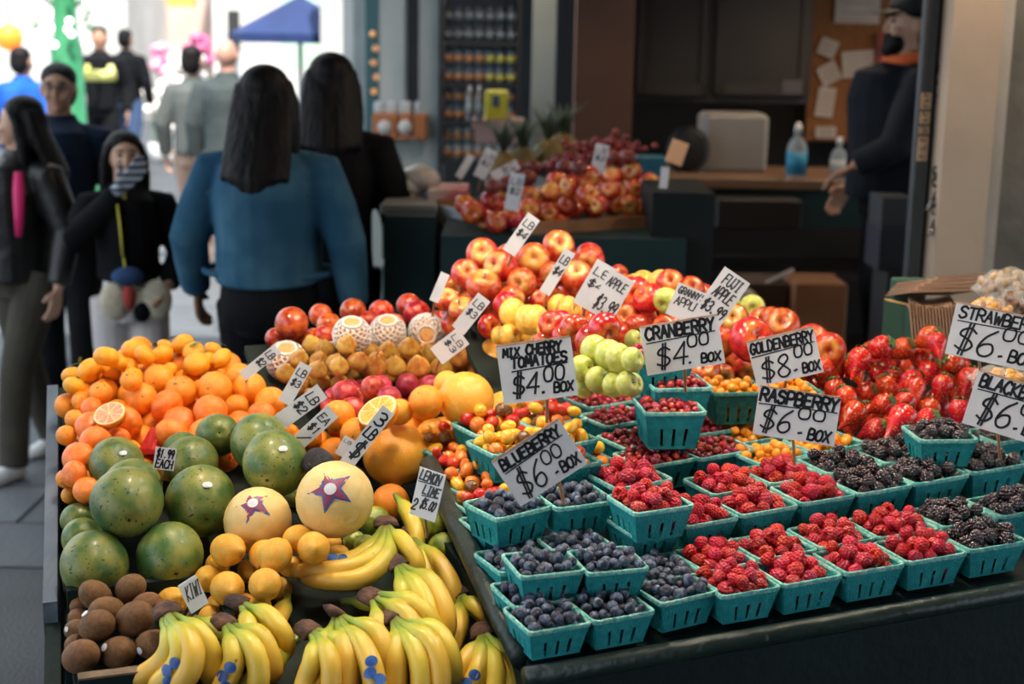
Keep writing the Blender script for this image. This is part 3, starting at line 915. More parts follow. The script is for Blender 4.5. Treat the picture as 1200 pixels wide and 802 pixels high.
for x, y, r, lab in ((305, 606, 40, 'pale yellow pomelo with a dark star sticker beside the mangoes'), (390, 586, 46, 'largest pale yellow pomelo with a blue star sticker on its front')):
    p, R = slide(x, y, r, P_M, .92)
    o = fruit('pomelo', 'pomelo', p, R, facing(p, .5, -.6), 0, (1, 1, 1), lab, 'pomelo', 'star stickered pomelos')
    for nm, mm in (('star_sticker', ST_STAR), ('star_sticker_print', ST_STAR2), ('star_sticker_disc', ST_CENTRE)):
        st = put(nm, mm, o)
        za = facing(p, -.12 if r > 42 else -.18, .28 if r > 42 else .62)
        xa, ya, _ = frame(za, .45)
        st.matrix_local = o.matrix_basis.inverted() @ basis(za, xa, ya, p, R * (1.0 if r > 42 else .99))

# lemons, limes
pile('lemon', 'lemon', [(256, 708, 15), (250, 722, 17), (283, 714, 17), (300, 708, 19), (330, 690, 17), (345, 668, 16), (340, 655, 15), (292, 670, 16), (240, 663, 17), (392, 637, 12), (308, 636, 20), (250, 676, 19), (359, 627, 20), (396, 652, 16), (268, 648, 23), (321, 651, 23), (364, 642, 23), (266, 694, 24), (310, 688, 23)],
     P_F, 'speckled yellow-orange lemon in the heap between pomelos and bananas', 'lemons heaped between pomelos and bananas', axis=lambda p: facing(p, random.gauss(0, .6), random.gauss(-.5, .5)), sq=.80, short='speckled lemon by the bananas')
p, R = slide(201, 707, 22, P_F)
fruit('lemon', 'lemon', p, R, facing(p, .6, .5), None, (1, 1, 1), 'single yellow-orange lemon lying on the kiwis beside the kiwi card', 'lemon')
pile('lime', 'lime', [(415, 636, 14), (428, 641, 16), (440, 612, 20)], P_F, 'yellow-green lime between the largest pomelo and the bananas', 'limes beside the large pomelo', axis=lambda p: facing(p, -.5, .4), short='yellow-green lime')
pile('lime', 'lime', [(500, 634, 17), (507, 618, 18), (519, 640, 20)], P_F, 'dark green lime by the berry table rail', 'limes by the berry table rail', axis=lambda p: facing(p, .8, .1))
# kiwis
pile('kiwi', 'kiwi', [(150, 712, 15), (140, 724, 15), (100, 716, 14), (94, 727, 14), (91, 739, 14), (92, 751, 14), (156, 696, 18), (166, 711, 19), (113, 703, 19), (120, 718, 19), (185, 752, 15), (117, 737, 21), (159, 729, 23), (174, 752, 19), (139, 762, 21), (98, 766, 22)],
     P_F, 'furry brown kiwi in the low green crate', 'kiwis in the low crate', axis=lambda p: facing(p, 1.2 * random.choice((-1, 1)), random.uniform(-.2, .9)), add=(('sticker', ST_DISC),), addp=.3, short='brown kiwi')

# apples on the steep rack behind the berries
def apples(kind, pts, label, group, ax=face_ish, pl=P_A, short=None):
    pile(kind, 'apple', pts, pl, label, group, axis=ax, add=(('stem', STEM_APPLE),), addp=.8, short=short)
heapA = [(520, 372), (545, 320), (560, 300), (600, 290), (660, 285), (700, 305), (705, 340), (640, 350), (590, 372), (540, 385)]
apples('apple_red', [(x, y, 17) for x, y in fillpts(heapA, 17, 1.8, .2, 4)], 'red apple lower in the tall apple heap before the second stall', 'red apples low in the tall heap')
apples('apple_blush', [(655, 291, 19), (690, 308, 17), (565, 304, 19), (624, 306, 19), (584, 311, 20), (546, 327, 17), (649, 322, 14), (674, 324, 19), (611, 338, 18), (567, 336, 21), (526, 356, 15), (540, 362, 16), (592, 350, 17)],
       'red and yellow blushed apple on top of the tall apple heap', 'blushed apples on the tall heap', short='blushed apple atop the tall heap')
apples('apple_red', [(575, 386, 15), (598, 362, 16), (630, 352, 12), (700, 350, 14), (720, 362, 15), (725, 322, 12)], 'dark red apple at the foot of the tall apple heap', 'dark red apples at the foot of the heap', short='dark red apple below the heap')
apples('apple_yellow', [(x, y, 15) for x, y in fillpts([(590, 395), (600, 365), (670, 358), (690, 372), (640, 400)], 15, 1.7, .2, 8)] + [(655, 364, 15), (668, 366, 15), (606, 372, 18), (617, 374, 18), (629, 377, 17), (641, 380, 15), (584, 392, 11), (598, 392, 14)],
       'smooth yellow apple in the row below the tall apple heap', 'yellow apples in a row', ax=lambda p: facing(p, 1.5, .2), short='smooth yellow apple')
apples('apple_yellow', [(745, 336, 13), (755, 331, 14), (767, 334, 14), (776, 375, 18)], 'yellow apple on the ridge of the rack before the dark stall end', 'yellow apples on the ridge', short='yellow apple on the ridge')
heapR = [(640, 400), (660, 375), (740, 345), (800, 330), (830, 345), (760, 400), (690, 410)]
apples('apple_red', [(x, y, 16) for x, y in fillpts(heapR, 16, 1.75, .2, 2)], 'red apple lower in the row between the yellow and green apples', 'red apples low between yellow and green')
apples('apple_red', [(785, 335, 17), (806, 338, 16), (745, 349, 20), (757, 353, 19), (650, 386, 16), (663, 389, 17), (676, 391, 18), (738, 375, 17), (747, 382, 16), (692, 396, 21), (706, 390, 20)],
       'polished dark red apple in the row between yellow and green apples', 'polished red apples between yellow and green', short='polished red apple')
apples('apple_green', [(x, y, 15) for x, y in fillpts([(672, 445), (690, 405), (745, 400), (760, 430), (740, 455)], 15, 1.7, .2, 6)] + [(700, 415, 19), (712, 418, 19), (724, 421, 18), (736, 424, 15), (742, 400, 12), (686, 437, 16), (702, 442, 16), (717, 447, 15), (731, 448, 15)],
       'pale green apple in the row behind the cranberry baskets', 'green apples behind the cranberries', ax=lambda p: facing(p, 1.4, .3), short='pale green apple by the cranberries')
apples('apple_green', [(776, 359, 16), (858, 358, 11), (880, 360, 15), (846, 362, 11)], 'pale green apple by the fuji and granny smith cards', 'green apples by the upper cards', short='pale green apple by the cards')
heapB = [(770, 420), (790, 360), (850, 360), (930, 375), (985, 415), (980, 440), (930, 450), (840, 445)]
apples('apple_red', [(x, y, 20) for x, y in fillpts(heapB, 20, 1.8, .2, 7)], 'red apple lower in the heap behind the goldenberries', 'red apples low behind the goldenberries')
apples('apple_blush', [(855, 379, 20), (905, 378, 13), (972, 419, 20), (870, 432, 15), (850, 440, 14)], 'yellow and red apple in the heap behind the goldenberry card', 'yellow and red apples behind the goldenberries', short='two-toned apple by the goldenberries')
apples('apple_red', [(845, 405, 20), (915, 383, 22), (877, 399, 27)], 'big glossy dark red apple between the cranberry and goldenberry cards', 'big dark red apples between two cards', short='big glossy red apple')

# ------------------------------------------------------------------ pulp baskets
TURQ = mat('turquoise_pulp', (0.016, 0.300, 0.325), (0.026, 0.370, 0.390), 9, 0.75, .5, 45, spec=.25)
TURQ_RIM = mat('turquoise_rim', (0.10, 0.44, 0.43), (0.34, 0.60, 0.52), 14, 0.8, .4, 60, spec=.2)
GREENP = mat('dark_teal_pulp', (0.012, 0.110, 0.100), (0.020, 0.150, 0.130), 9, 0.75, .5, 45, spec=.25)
def basket_meshes(h):
    """unit-wide basket, rim at z = 0, floor at z = -h; three slots low in each side"""
    th, bw = .018, .39
    xs = [-1, -.78, -.62, -.52, -.46, -.40, -.20, -.06, 0, .06, .20, .40, .46, .52, .62, .78, 1]
    slots = [(-.52, -.40), (-.06, .06), (.40, .52)]
    zr = [0, .12, .45, .92, 1.0]
    b = MB()
    for side in range(4):
        a = side * pi / 2
        c, s = math.cos(a), math.sin(a)
        def P(x, z, off):
            hw = .5 - (.5 - bw) * z
            rib = .010 * (1 if abs(((x + 1) * 7.0) % 2 - 1) > .5 else 0) * (1 if .12 < z < 1 else 0)
            px, py = x * (hw - .0), -(hw - off - rib)
            px = max(-hw + off, min(hw - off, px)) if abs(x) == 1 else px
            return (px * c - py * s, px * s + py * c, -z * h)
        for layer, off in ((0, 0.0), (1, th)):
            grid = [[P(x, z, off) for x in xs] for z in zr]
            vs = [p for r in grid for p in r]
            n = len(xs); fs = []
            for i in range(len(zr) - 1):
                for j in range(n - 1):
                    xm = (xs[j] + xs[j + 1]) / 2
                    if i in (2,) and any(q0 < xm < q1 for q0, q1 in slots):
                        continue
                    f = (i * n + j, (i + 1) * n + j, (i + 1) * n + j + 1, i * n + j + 1)
                    fs.append(f if layer == 0 else f[::-1])
            b.add(vs, fs)
        for q0, q1 in slots:                    # slot cheeks
            vs = [P(q, z, off) for q in (q0, q1) for z in (.45, .92) for off in (0.0, th)]
            b.add(vs, [(0, 1, 3, 2), (4, 6, 7, 5), (0, 4, 5, 1), (2, 3, 7, 6)])
    b.add([(-bw, -bw, -h), (bw, -bw, -h), (bw, bw, -h), (-bw, bw, -h)], [(0, 3, 2, 1)])
    b.add([(-bw + th, -bw + th, -h + th), (bw - th, -bw + th, -h + th), (bw - th, bw - th, -h + th), (-bw + th, bw - th, -h + th)], [(0, 1, 2, 3)])
    r = MB()
    k = 0
    ring = []
    rr = .03
    loops = []
    for off, z in ((0.012, -.055), (0.018, -.004), (0.006, .010), (-.022, .008), (-.026, -.03)):
        lp = []
        e = .5 + off
        for cx, cy, a0 in ((1, 1, 0), (-1, 1, pi / 2), (-1, -1, pi), (1, -1, 1.5 * pi)):
            for q in range(5):
                a = a0 + q * pi / 8
                lp.append((cx * (e - .07) + .07 * math.cos(a), cy * (e - .07) + .07 * math.sin(a), z + .004 * math.sin(q * 2.1 + cx + 2 * cy)))
        loops.append(lp)
    n = len(loops[0])
    r.add([p for l in loops for p in l], [(i * n + j, i * n + (j + 1) % n, (i + 1) * n + (j + 1) % n, (i + 1) * n + j) for i in range(len(loops) - 1) for j in range(n)])
    return b, r
_b, _r = basket_meshes(.50)
BASK_LOW = (_b.mesh('basket_body', TURQ), _r.mesh('basket_rim', TURQ_RIM, True))
_b, _r = basket_meshes(.66)
BASK_TALL = (_b.mesh('basket_body_tall', TURQ), _r.mesh('basket_rim_tall', TURQ_RIM, True))
_b, _r = basket_meshes(.60)
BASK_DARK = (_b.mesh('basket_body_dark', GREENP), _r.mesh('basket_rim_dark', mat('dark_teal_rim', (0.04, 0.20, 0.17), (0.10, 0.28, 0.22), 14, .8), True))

def deposit(R, var, hw, depth, mound, seed, cand=46, stop=400):
    """drop balls one by one into a tapering square box until it is heaped"""
    rg = np.random.default_rng(seed)
    C = np.zeros((0, 3)); RR = np.zeros(0)
    miss = 0
    while len(C) < stop and miss < 14:
        r = R * (1 + var * rg.uniform(-1, 1))
        lim = hw - r * .9
        xy = rg.uniform(-lim, lim, (cand, 2))
        z = np.full(cand, -depth + r)
        if len(C):
            d2 = ((xy[:, None] - C[None, :, :2]) ** 2).sum(2)
            s2 = (r + RR)[None] ** 2 * .90
            zz = np.where(d2 < s2, C[None, :, 2] + np.sqrt(np.clip(s2 - d2, 0, None)), -9)
            z = np.maximum(z, zz.max(1))
        hz = hw - .115 * np.clip(-z, 0, depth) / .05 * .05 * 2
        bad = (np.abs(xy).max(1) > hz - r * np.where(z < -.06, 1.12, .86))
        z = np.where(bad, 99, z)
        i = int(z.argmin())
        topz = mound * (1 - (np.abs(xy[i]) ** 2).sum() / (2.1 * hw * hw)) - r * .15
        if z[i] > topz:
            miss += 1; continue
        C = np.vstack([C, [xy[i, 0], xy[i, 1], z[i]]]); RR = np.append(RR, r)
    return C, RR
def seen(C, RR, hw, tilt):
    """share of each ball's camera-facing disc that nothing in the basket hides (view from the front, tilt below level)"""
    d = np.array([0, -math.cos(tilt), math.sin(tilt)])
    ex = np.array([1.0, 0, 0]); ey = np.cross(d, ex)
    out = np.zeros(len(C))
    offs = [(0, 0)] + [(f * math.cos(a), f * math.sin(a)) for f in (.5, .9) for a in np.linspace(0, 2 * pi, 8)[:-1]]
    for i in range(len(C)):
        k = 0
        for a, b in offs:
            p = C[i] + (ex * a + ey * b) * RR[i]
            # front wall: ray leaves through y = -hw below the rim?
            t = (-hw - p[1]) / d[1]
            if t > 0 and p[2] + t * d[2] < 0:
                continue
            q = C - p
            s = q @ d
            dist2 = (q ** 2).sum(1) - s ** 2
            blk = (dist2 < RR ** 2 * .98) & (s > RR[i] * .3)
            blk[i] = False
            if not blk.any():
                k += 1
        out[i] = k / len(offs)
    return out
FILLS = {}
def fill_for(kind, R, var, mound, hfrac, v):
    key = (kind, v, hfrac)
    if key not in FILLS:
        C, RR = deposit(R, var, .472, hfrac - .03, mound, hash(kind) % 1000 * 0 + len(kind) * 31 + v * 7 + 3)
        FILLS[key] = (C, RR, seen(C, RR, .47, math.radians(27)))
    return FILLS[key]
# kind: (unit radius relative to the basket, variation, mound, group noun)
BERRY = {'blueberry': (.087, .26, .14), 'raspberry': (.118, .13, .22), 'blackberry': (.112, .12, .20), 'cranberry': (.068, .18, .10), 'goldenberry': (.092, .12, .13), 'tomato': (.132, .18, .30)}
INDIV = {k: [] for k in BERRY}          # every visible berry: (share of view, matrix, kind mesh, label, group)
DEEP = {k: [] for k in BERRY}
BASKETS = []
def basket(fl, fr, h, kind, where, style=BASK_LOW, hf=.50, fillr=1.0, tone='turquoise', rot=True):
    zr = ZB + h
    a, b = on_plane(*fl, zr, SB), on_plane(*fr, zr, SB)
    w = float(np.linalg.norm(b - a))
    ax = (b - a) / w
    nz = nrm(np.array([0, 0, 1.0]) - .035 * V)
    ax = nrm(ax - nz * (ax @ nz)); ay = np.cross(nz, ax)
    dp = min(w, .108 if style is BASK_TALL else .094)
    c = (a + b) / 2 + ay * dp / 2
    M = basis(ax * w, ay * dp, nz * min(w, .1145), c, .975)
    noun = {'blueberry': 'blueberries', 'raspberry': 'raspberries', 'blackberry': 'blackberries', 'cranberry': 'cranberries', 'goldenberry': 'goldenberries', 'tomato': 'cherry tomatoes'}[kind]
    o = root('pulp_basket', label='%s pulp basket of %s, %s' % (tone, noun, where), cat='basket', group='%s baskets of %s' % (tone, noun), mtx=M)
    put('body', style[0], o); put('rim', style[1], o)
    R, var, mound = BERRY[kind]
    v = len(BASKETS) % 3
    C, RR, S = fill_for(kind, R * fillr, var, mound, hf, v)
    q = (len(BASKETS) * 5) % 4 if rot else 0
    # only quarter turns whose visibility is known: mirror left-right instead of turning
    mir = -1 if len(BASKETS) % 2 else 1
    rg = random.Random(len(BASKETS) * 13 + 5)
    lab = '%s in the %s basket %s' % ({'tomato': 'cherry tomato'}.get(kind, kind), tone, where)
    for i in range(len(C)):
        p = M @ Vector((C[i][0] * mir, C[i][1], C[i][2]))
        r = RR[i] * (w * dp) ** .5 * .97
        ang = Vector((rg.gauss(0, 1), rg.gauss(0, 1), rg.gauss(.5, .7)))
        if kind in ('raspberry',):
            ang = Vector((rg.gauss(0, 1), rg.gauss(0, 1) - .2, rg.gauss(-.3, .6)))
        elif kind == 'blueberry':
            ang = Vector((rg.gauss(0, .8), rg.gauss(-.5, .7), rg.gauss(.3, .7)))
        x, y, z = frame(np.array(ang) + 1e-6, rg.uniform(0, 6))
        mk = kind
        if kind == 'tomato':
            c_ = rg.choice(('red', 'red', 'red', 'orange', 'yellow', 'yellow', 'orange', 'brown'))
            if 'yellow' in where and rg.random() < .5:
                c_ = 'yellow'
            mk = ('tomato_' if rg.random() < .6 else 'grape_tomato_') + c_
        mt = basis(x, y, z, p, r * {'raspberry': .93, 'blackberry': .90}.get(kind, .98))
        if S[i] > .06:
            INDIV[kind].append((S[i] * r * r, mt, mk, lab, '%s %s' % (noun, where)))
        else:
            DEEP[kind].append((mt, mk))
    BASKETS.append((o, w, c))
    return o
ORD = ('first', 'second', 'third', 'fourth', 'fifth', 'sixth', 'seventh', 'eighth', 'ninth')
B1, B2, B3 = .052, .100, .148
# second-row and lower baskets first (they carry the upper ones)
for i, (k, a, b) in enumerate((('tomato', (509, 534), (566, 521)), ('tomato', (524, 557), (586, 544)), ('tomato', (539, 580), (602, 567)), ('tomato', (553, 604), (617, 592)), ('blueberry', (567, 630), (632, 618)), ('blueberry', (586, 673), (655, 660)))):
    basket(a, b, B1, k, '%s from the back along the side rail' % ORD[i])
for i, (k, a, b) in enumerate((('blueberry', (603, 713), (676, 701)), ('blueberry', (678, 700), (751, 687)), ('blueberry', (753, 684), (824, 671)), ('raspberry', (826, 671), (888, 658)), ('raspberry', (890, 657), (959, 644)), ('raspberry', (961, 643), (1027, 631)), ('raspberry', (1029, 631), (1102, 620)), ('blackberry', (1106, 619), (1172, 607)), ('blackberry', (1174, 606), (1242, 594)))):
    basket(a, b, B1, k, '%s from the left in the second row' % ORD[i])
for i, (k, a, b) in enumerate((('blueberry', (620, 743), (694, 730)), ('blueberry', (696, 730), (769, 716)), ('blueberry', (775, 709), (844, 692)), ('raspberry', (846, 700), (916, 688)), ('raspberry', (918, 687), (989, 674)), ('raspberry', (992, 673), (1062, 661)), ('raspberry', (1064, 660), (1135, 648)), ('blackberry', (1137, 646), (1206, 634)))):
    basket(a, b, B1, k, '%s from the left in the front row' % ORD[i])
basket((610, 677), (687, 669), B2 - .004, 'blueberry', 'stacked nearest the front left corner')
basket((689, 673), (762, 666), B2 - .004, 'blueberry', 'stacked second above the front row')
# third row, partly under the stacked baskets
basket((659, 655), (727, 644), B1 + .01, 'blueberry', 'under the stacked blueberry pair')
basket((742, 629), (800, 619), B1 + .03, 'raspberry', 'underneath a stacked raspberry basket')
MID = .075
for i, (k, a, b) in enumerate((('raspberry', (804, 618), (867, 606)), ('raspberry', (869, 605), (937, 592)), ('raspberry', (939, 591), (1004, 580)), ('blackberry', (1006, 580), (1071, 568)), ('blackberry', (1073, 568), (1138, 556)), ('blackberry', (1140, 555), (1207, 543)))):
    basket(a, b, MID, k, '%s from the left in the raised third row' % ORD[i])
for i, (k, a, b) in enumerate((('raspberry', (836, 581), (901, 569)), ('raspberry', (903, 568), (966, 556)), ('blackberry', (970, 556), (1036, 545)), ('blackberry', (1038, 544), (1102, 533)), ('blackberry', (1104, 532), (1168, 521)), ('blackberry', (1170, 520), (1234, 509)))):
    basket(a, b, MID, k, '%s from the left in the raised fourth row' % ORD[i])
basket((582, 610), (650, 592), B2 + .012, 'blueberry', 'below the blueberry card on its left')
basket((652, 597), (723, 587), B2 + .012, 'blueberry', 'with the blueberry card stick in it')
basket((722, 574), (790, 561), B2 + .012, 'raspberry', 'behind the stacked raspberry basket')
basket((744, 603), (815, 592), B2 + .03, 'raspberry', 'stacked on another raspberry basket')
# cranberries
basket((691, 479), (753, 467), B1 + .02, 'cranberry', 'farthest back beside the green apples')
basket((710, 501), (771, 489), B1 + .02, 'cranberry', 'second from the back by the tomatoes')
basket((733, 527), (795, 514), B1 + .02, 'cranberry', 'third from the back by the tomatoes')
basket((800, 513), (864, 502), B1 + .02, 'cranberry', 'in shade behind the tall cranberry stack')
basket((752, 549), (818, 536), B1 + .02, 'cranberry', 'just behind the raspberries')
basket((820, 539), (888, 526), B1 + .02, 'cranberry', 'next to the goldenberries, front edge clear')
basket((748, 424), (816, 421), .235, 'cranberry', 'hidden behind the cranberry card', BASK_TALL, .66)
basket((767, 456), (836, 455), .190, 'cranberry', 'with the cranberry card stick in it', BASK_TALL, .66)
basket((756, 484), (829, 484), .165, 'cranberry', 'tallest at the front of the stack', BASK_TALL, .66)
# goldenberries
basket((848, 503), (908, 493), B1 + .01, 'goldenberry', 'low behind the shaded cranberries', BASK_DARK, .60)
basket((868, 521), (928, 509), B1 + .01, 'goldenberry', 'behind the left edge of the raspberry card', BASK_LOW)
basket((890, 545), (952, 532), B1 + .02, 'goldenberry', 'under the raspberry card stick', BASK_LOW)
basket((955, 532), (1018, 519), B1 + .02, 'goldenberry', 'beside the strawberry heap', BASK_LOW)
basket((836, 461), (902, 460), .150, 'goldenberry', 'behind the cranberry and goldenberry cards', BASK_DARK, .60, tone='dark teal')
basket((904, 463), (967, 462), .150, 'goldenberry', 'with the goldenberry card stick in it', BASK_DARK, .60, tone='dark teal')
# tomatoes
basket((620, 502), (690, 490), B2 + .01, 'tomato', 'under the tomato card with its stick')
basket((559, 512), (625, 500), B2 + .01, 'tomato', 'upper back left beside the pomelo')
basket((578, 535), (645, 522), B2 + .02, 'tomato', 'behind the blueberry card, mostly yellow')
basket((672, 553), (728, 541), B1 + .01, 'tomato', 'low between the tomatoes and cranberries, mostly yellow')
basket((642, 552), (707, 541), B2 + .03, 'tomato', 'right of the blueberry card, mostly yellow')
basket((640, 527), (703, 514), B2 + .02, 'tomato', 'below the tomato card, mostly yellow')
# the single high blackberry basket
basket((1079, 516), (1148, 516), .135, 'blackberry', 'raised alone before the strawberries')

FINE_ICO = {}
def low_mesh(mk):
    """coarser stand-in of the same berry for the layers underneath"""
    base = {'raspberry': drupe(30, .13, 2, 1.16, False), 'blackberry': drupe(30, .17, 2, 1.20, False)}.get(mk)
    if base is None:
        vs, fs = icosphere(2 if 'tomato' in mk or mk == 'goldenberry' else 1)
        return [tuple(p) for p in vs], fs
    return base
for kind in BERRY:
    lst = sorted(INDIV[kind], key=lambda q: -q[0])
    for s, mt, mk, lab, grp in lst[:300]:
        o = put('cherry_tomato' if kind == 'tomato' else kind, ME[mk], mtx=mt)
        if kind == 'tomato':
            c_ = mk.split('_')[-1]
            lab2 = ('dark brown' if c_ == 'brown' else c_) + ' ' + lab
            tag(o, lab2, 'tomato', c_ + ' ' + grp)
        else:
            tag(o, lab, 'berry', grp)
    rest = [(mt, mk) for _, mt, mk, _, _ in lst[300:]] + DEEP[kind]
    if rest:
        kinds = sorted(set(mk for _, mk in rest))
        V_, F_, MI = [], [], []
        n = 0
        allm = []
        for mk in kinds:
            vs, fs = low_mesh(mk)
            vs = np.array(vs); fs = np.array(fs)
            mats_i = len(allm); allm.append(ME[mk].materials[0])
            for mt, k2 in rest:
                if k2 != mk:
                    continue
                A = np.array(mt)
                V_.append(vs @ A[:3, :3].T + A[:3, 3]); F_.append(fs + n); n += len(vs)
                MI.append(np.full(len(fs), mats_i))
        me_ = mesh('deep_' + kind, np.concatenate(V_), np.concatenate(F_), None, True)
        for m_ in allm:
            me_.materials.append(m_)
        me_.polygons.foreach_set('material_index', np.concatenate(MI).astype(np.int32))
        o = put('loose_' + ('cherry_tomatoes' if kind == 'tomato' else kind[:-1] + 'ies'), me_)
        tag(o, '%s lying deeper in the baskets under the top layer' % ('cherry tomatoes' if kind == 'tomato' else kind[:-1] + 'ies'), 'tomatoes' if kind == 'tomato' else 'berries', None, 'stuff')

# ------------------------------------------------------------------ strawberries heaped loose
sheap = [(945, 455), (1000, 415), (1060, 398), (1105, 400), (1150, 440), (1150, 485), (1085, 500), (1030, 520), (985, 505), (960, 480)]
def straw(pts, lab, grp, plane, short=None):
    objs = []
    for x, y, r in pts:
        p, R = slide(x, y, r, plane, .74)
        ax = nrm(UP * .85 - toward(p) * random.uniform(.0, .75) + RT * random.gauss(0, .5))
        if random.random() < .2:
            ax = facing(p, random.choice((-1, 1)) * 1.2, .6)
        objs.append((x, y, r, fruit('strawberry', 'strawberry', p, R, ax, None, (1, 1, 1), lab, 'strawberry', grp, (('calyx', CALYX),))))
    if short:
        place_labels(objs, short)
P_S = (ZB + .012, SB)
straw([(x, y, 17) for x, y in fillpts(sheap, 17, 1.7, .25, 12)], 'red strawberry lower in the loose strawberry heap', 'strawberries low in the loose heap', P_S)
straw([(x, y, 17) for x, y in fillpts([(970, 440), (1060, 408), (1142, 440), (1135, 490), (1030, 505), (985, 480)], 17, 1.75, .3, 22)], 'glossy red strawberry on top of the loose strawberry heap', 'strawberries on top of the loose heap', P_S, 'strawberry atop the heap')
straw([(975, 437, 19), (1000, 428, 18), (1025, 415, 19), (1058, 412, 18), (1082, 405, 18), (1100, 410, 16), (1120, 432, 20), (1130, 447, 18), (1002, 490, 19), (1020, 500, 19), (1046, 498, 22)],
      'large red strawberry on the outer edge of the heap', 'strawberries on the outer edge of the heap', P_S, 'large strawberry on the heap\'s edge')
settle()

# ------------------------------------------------------------------ bananas
def banana_material():
    m = bpy.data.materials.new('banana_skin'); m.use_nodes = True
    N, L = m.node_tree.nodes, m.node_tree.links
    b = N['Principled BSDF']; b.inputs['Roughness'].default_value = .42; b.inputs['Coat Weight'].default_value = .1
    at = N.new('ShaderNodeAttribute'); at.attribute_name = 'along'
    tc = N.new('ShaderNodeTexCoord'); oi = N.new('ShaderNodeObjectInfo')
    nz = N.new('ShaderNodeTexNoise'); nz.inputs['Scale'].default_value = 22; L.new(tc.outputs['Object'], nz.inputs['Vector'])
    add = N.new('ShaderNodeMath'); add.operation = 'MULTIPLY_ADD'; add.inputs[1].default_value = .10
    L.new(nz.outputs['Fac'], add.inputs[0]); L.new(at.outputs['Fac'], add.inputs[2])
    sh = N.new('ShaderNodeMath'); sh.operation = 'SUBTRACT'; sh.inputs[1].default_value = .05; L.new(add.outputs[0], sh.inputs[0])
    cr = N.new('ShaderNodeValToRGB')
    cols = ((0.0, (0.10, 0.05, 0.03)), (.06, (0.16, 0.20, 0.03)), (.20, (0.26, 0.38, 0.035)), (.40, (0.58, 0.52, 0.05)), (.58, (0.78, 0.54, 0.06)), (.88, (0.76, 0.48, 0.05)), (.955, (0.40, 0.30, 0.05)), (.985, (0.03, 0.022, 0.015)))
    e = cr.color_ramp.elements
    e[0].position, e[0].color = cols[0][0], (*cols[0][1], 1)
    e[1].position, e[1].color = cols[-1][0], (*cols[-1][1], 1)
    for p, c in cols[1:-1]:
        k = e.new(p); k.color = (*c, 1)
    L.new(sh.outputs[0], cr.inputs[0])
    sp = N.new('ShaderNodeTexNoise'); sp.inputs['Scale'].default_value = 60; L.new(tc.outputs['Object'], sp.inputs['Vector'])
    r = N.new('ShaderNodeMapRange'); r.inputs[1].default_value = .72; r.inputs[2].default_value = .78; L.new(sp.outputs['Fac'], r.inputs[0])
    mx = N.new('ShaderNodeMix'); mx.data_type = 'RGBA'; L.new(r.outputs[0], mx.inputs[0]); L.new(cr.outputs[0], mx.inputs[6]); mx.inputs[7].default_value = (.22, .12, .04, 1)
    hs = N.new('ShaderNodeHueSaturation'); L.new(mx.outputs[2], hs.inputs['Color'])
    mr = N.new('ShaderNodeMapRange'); mr.inputs[3].default_value = .485; mr.inputs[4].default_value = .51; L.new(oi.outputs['Random'], mr.inputs[0]); L.new(mr.outputs[0], hs.inputs['Hue'])
    L.new(hs.outputs[0], b.inputs['Base Color'])
    return m
M_BAN = banana_material()
M_CROWN = mat('banana_crown', (0.045, 0.022, 0.018), (0.13, 0.06, 0.035), 30, .8, .5, 60)
def banana_mesh(pts, R, key):
    P = np.array(spline(pts, 80))
    L_ = np.concatenate([[0], np.cumsum(np.linalg.norm(np.diff(P, axis=0), axis=1))]); q_ = np.linspace(0, L_[-1], 24)
    P = [np.array([np.interp(a_, L_, P[:, c_]) for c_ in range(3)]) for a_ in q_]
    n, seg = len(P), 10
    prof = lambda t: R * (0.34 + .08 * t / .20 if t < .20 else (.42 + .58 * math.sin(pi / 2 * min(1, (t - .20) / .24)) if t < .82 else max(.30, 1 - ((t - .82) / .18) ** 2 * .74)))
    tng = [nrm(P[min(i + 1, n - 1)] - P[max(i - 1, 0)]) for i in range(n)]
    x, y, _ = frame(tng[0])
    vs, al = [], []
    for i in range(n):
        t = i / (n - 1)
        x = nrm(x - tng[i] * (x @ tng[i])); y = np.cross(tng[i], x)
        r = prof(t)
        for k in range(seg):
            a = 2 * pi * k / seg
            rr = r * (1 + .055 * math.cos(5 * a) * (1 if t > .15 else .5))
            vs.append(P[i] + x * math.cos(a) * rr + y * math.sin(a) * rr); al.append(t)
    fs = [(i * seg + k, i * seg + (k + 1) % seg, (i + 1) * seg + (k + 1) % seg, (i + 1) * seg + k) for i in range(n - 1) for k in range(seg)]
    fs += [tuple(range(seg))[::-1], tuple((n - 1) * seg + k for k in range(seg))]
    return vs, fs, al
ZF = ZL - .02
def bpx(q):
    return on_plane(q[0], q[1], ZF + q[2], SL)
ST_BLUE = mat('banana_sticker', (0.015, 0.07, 0.32), (0.05, 0.16, 0.50), 60, .4)
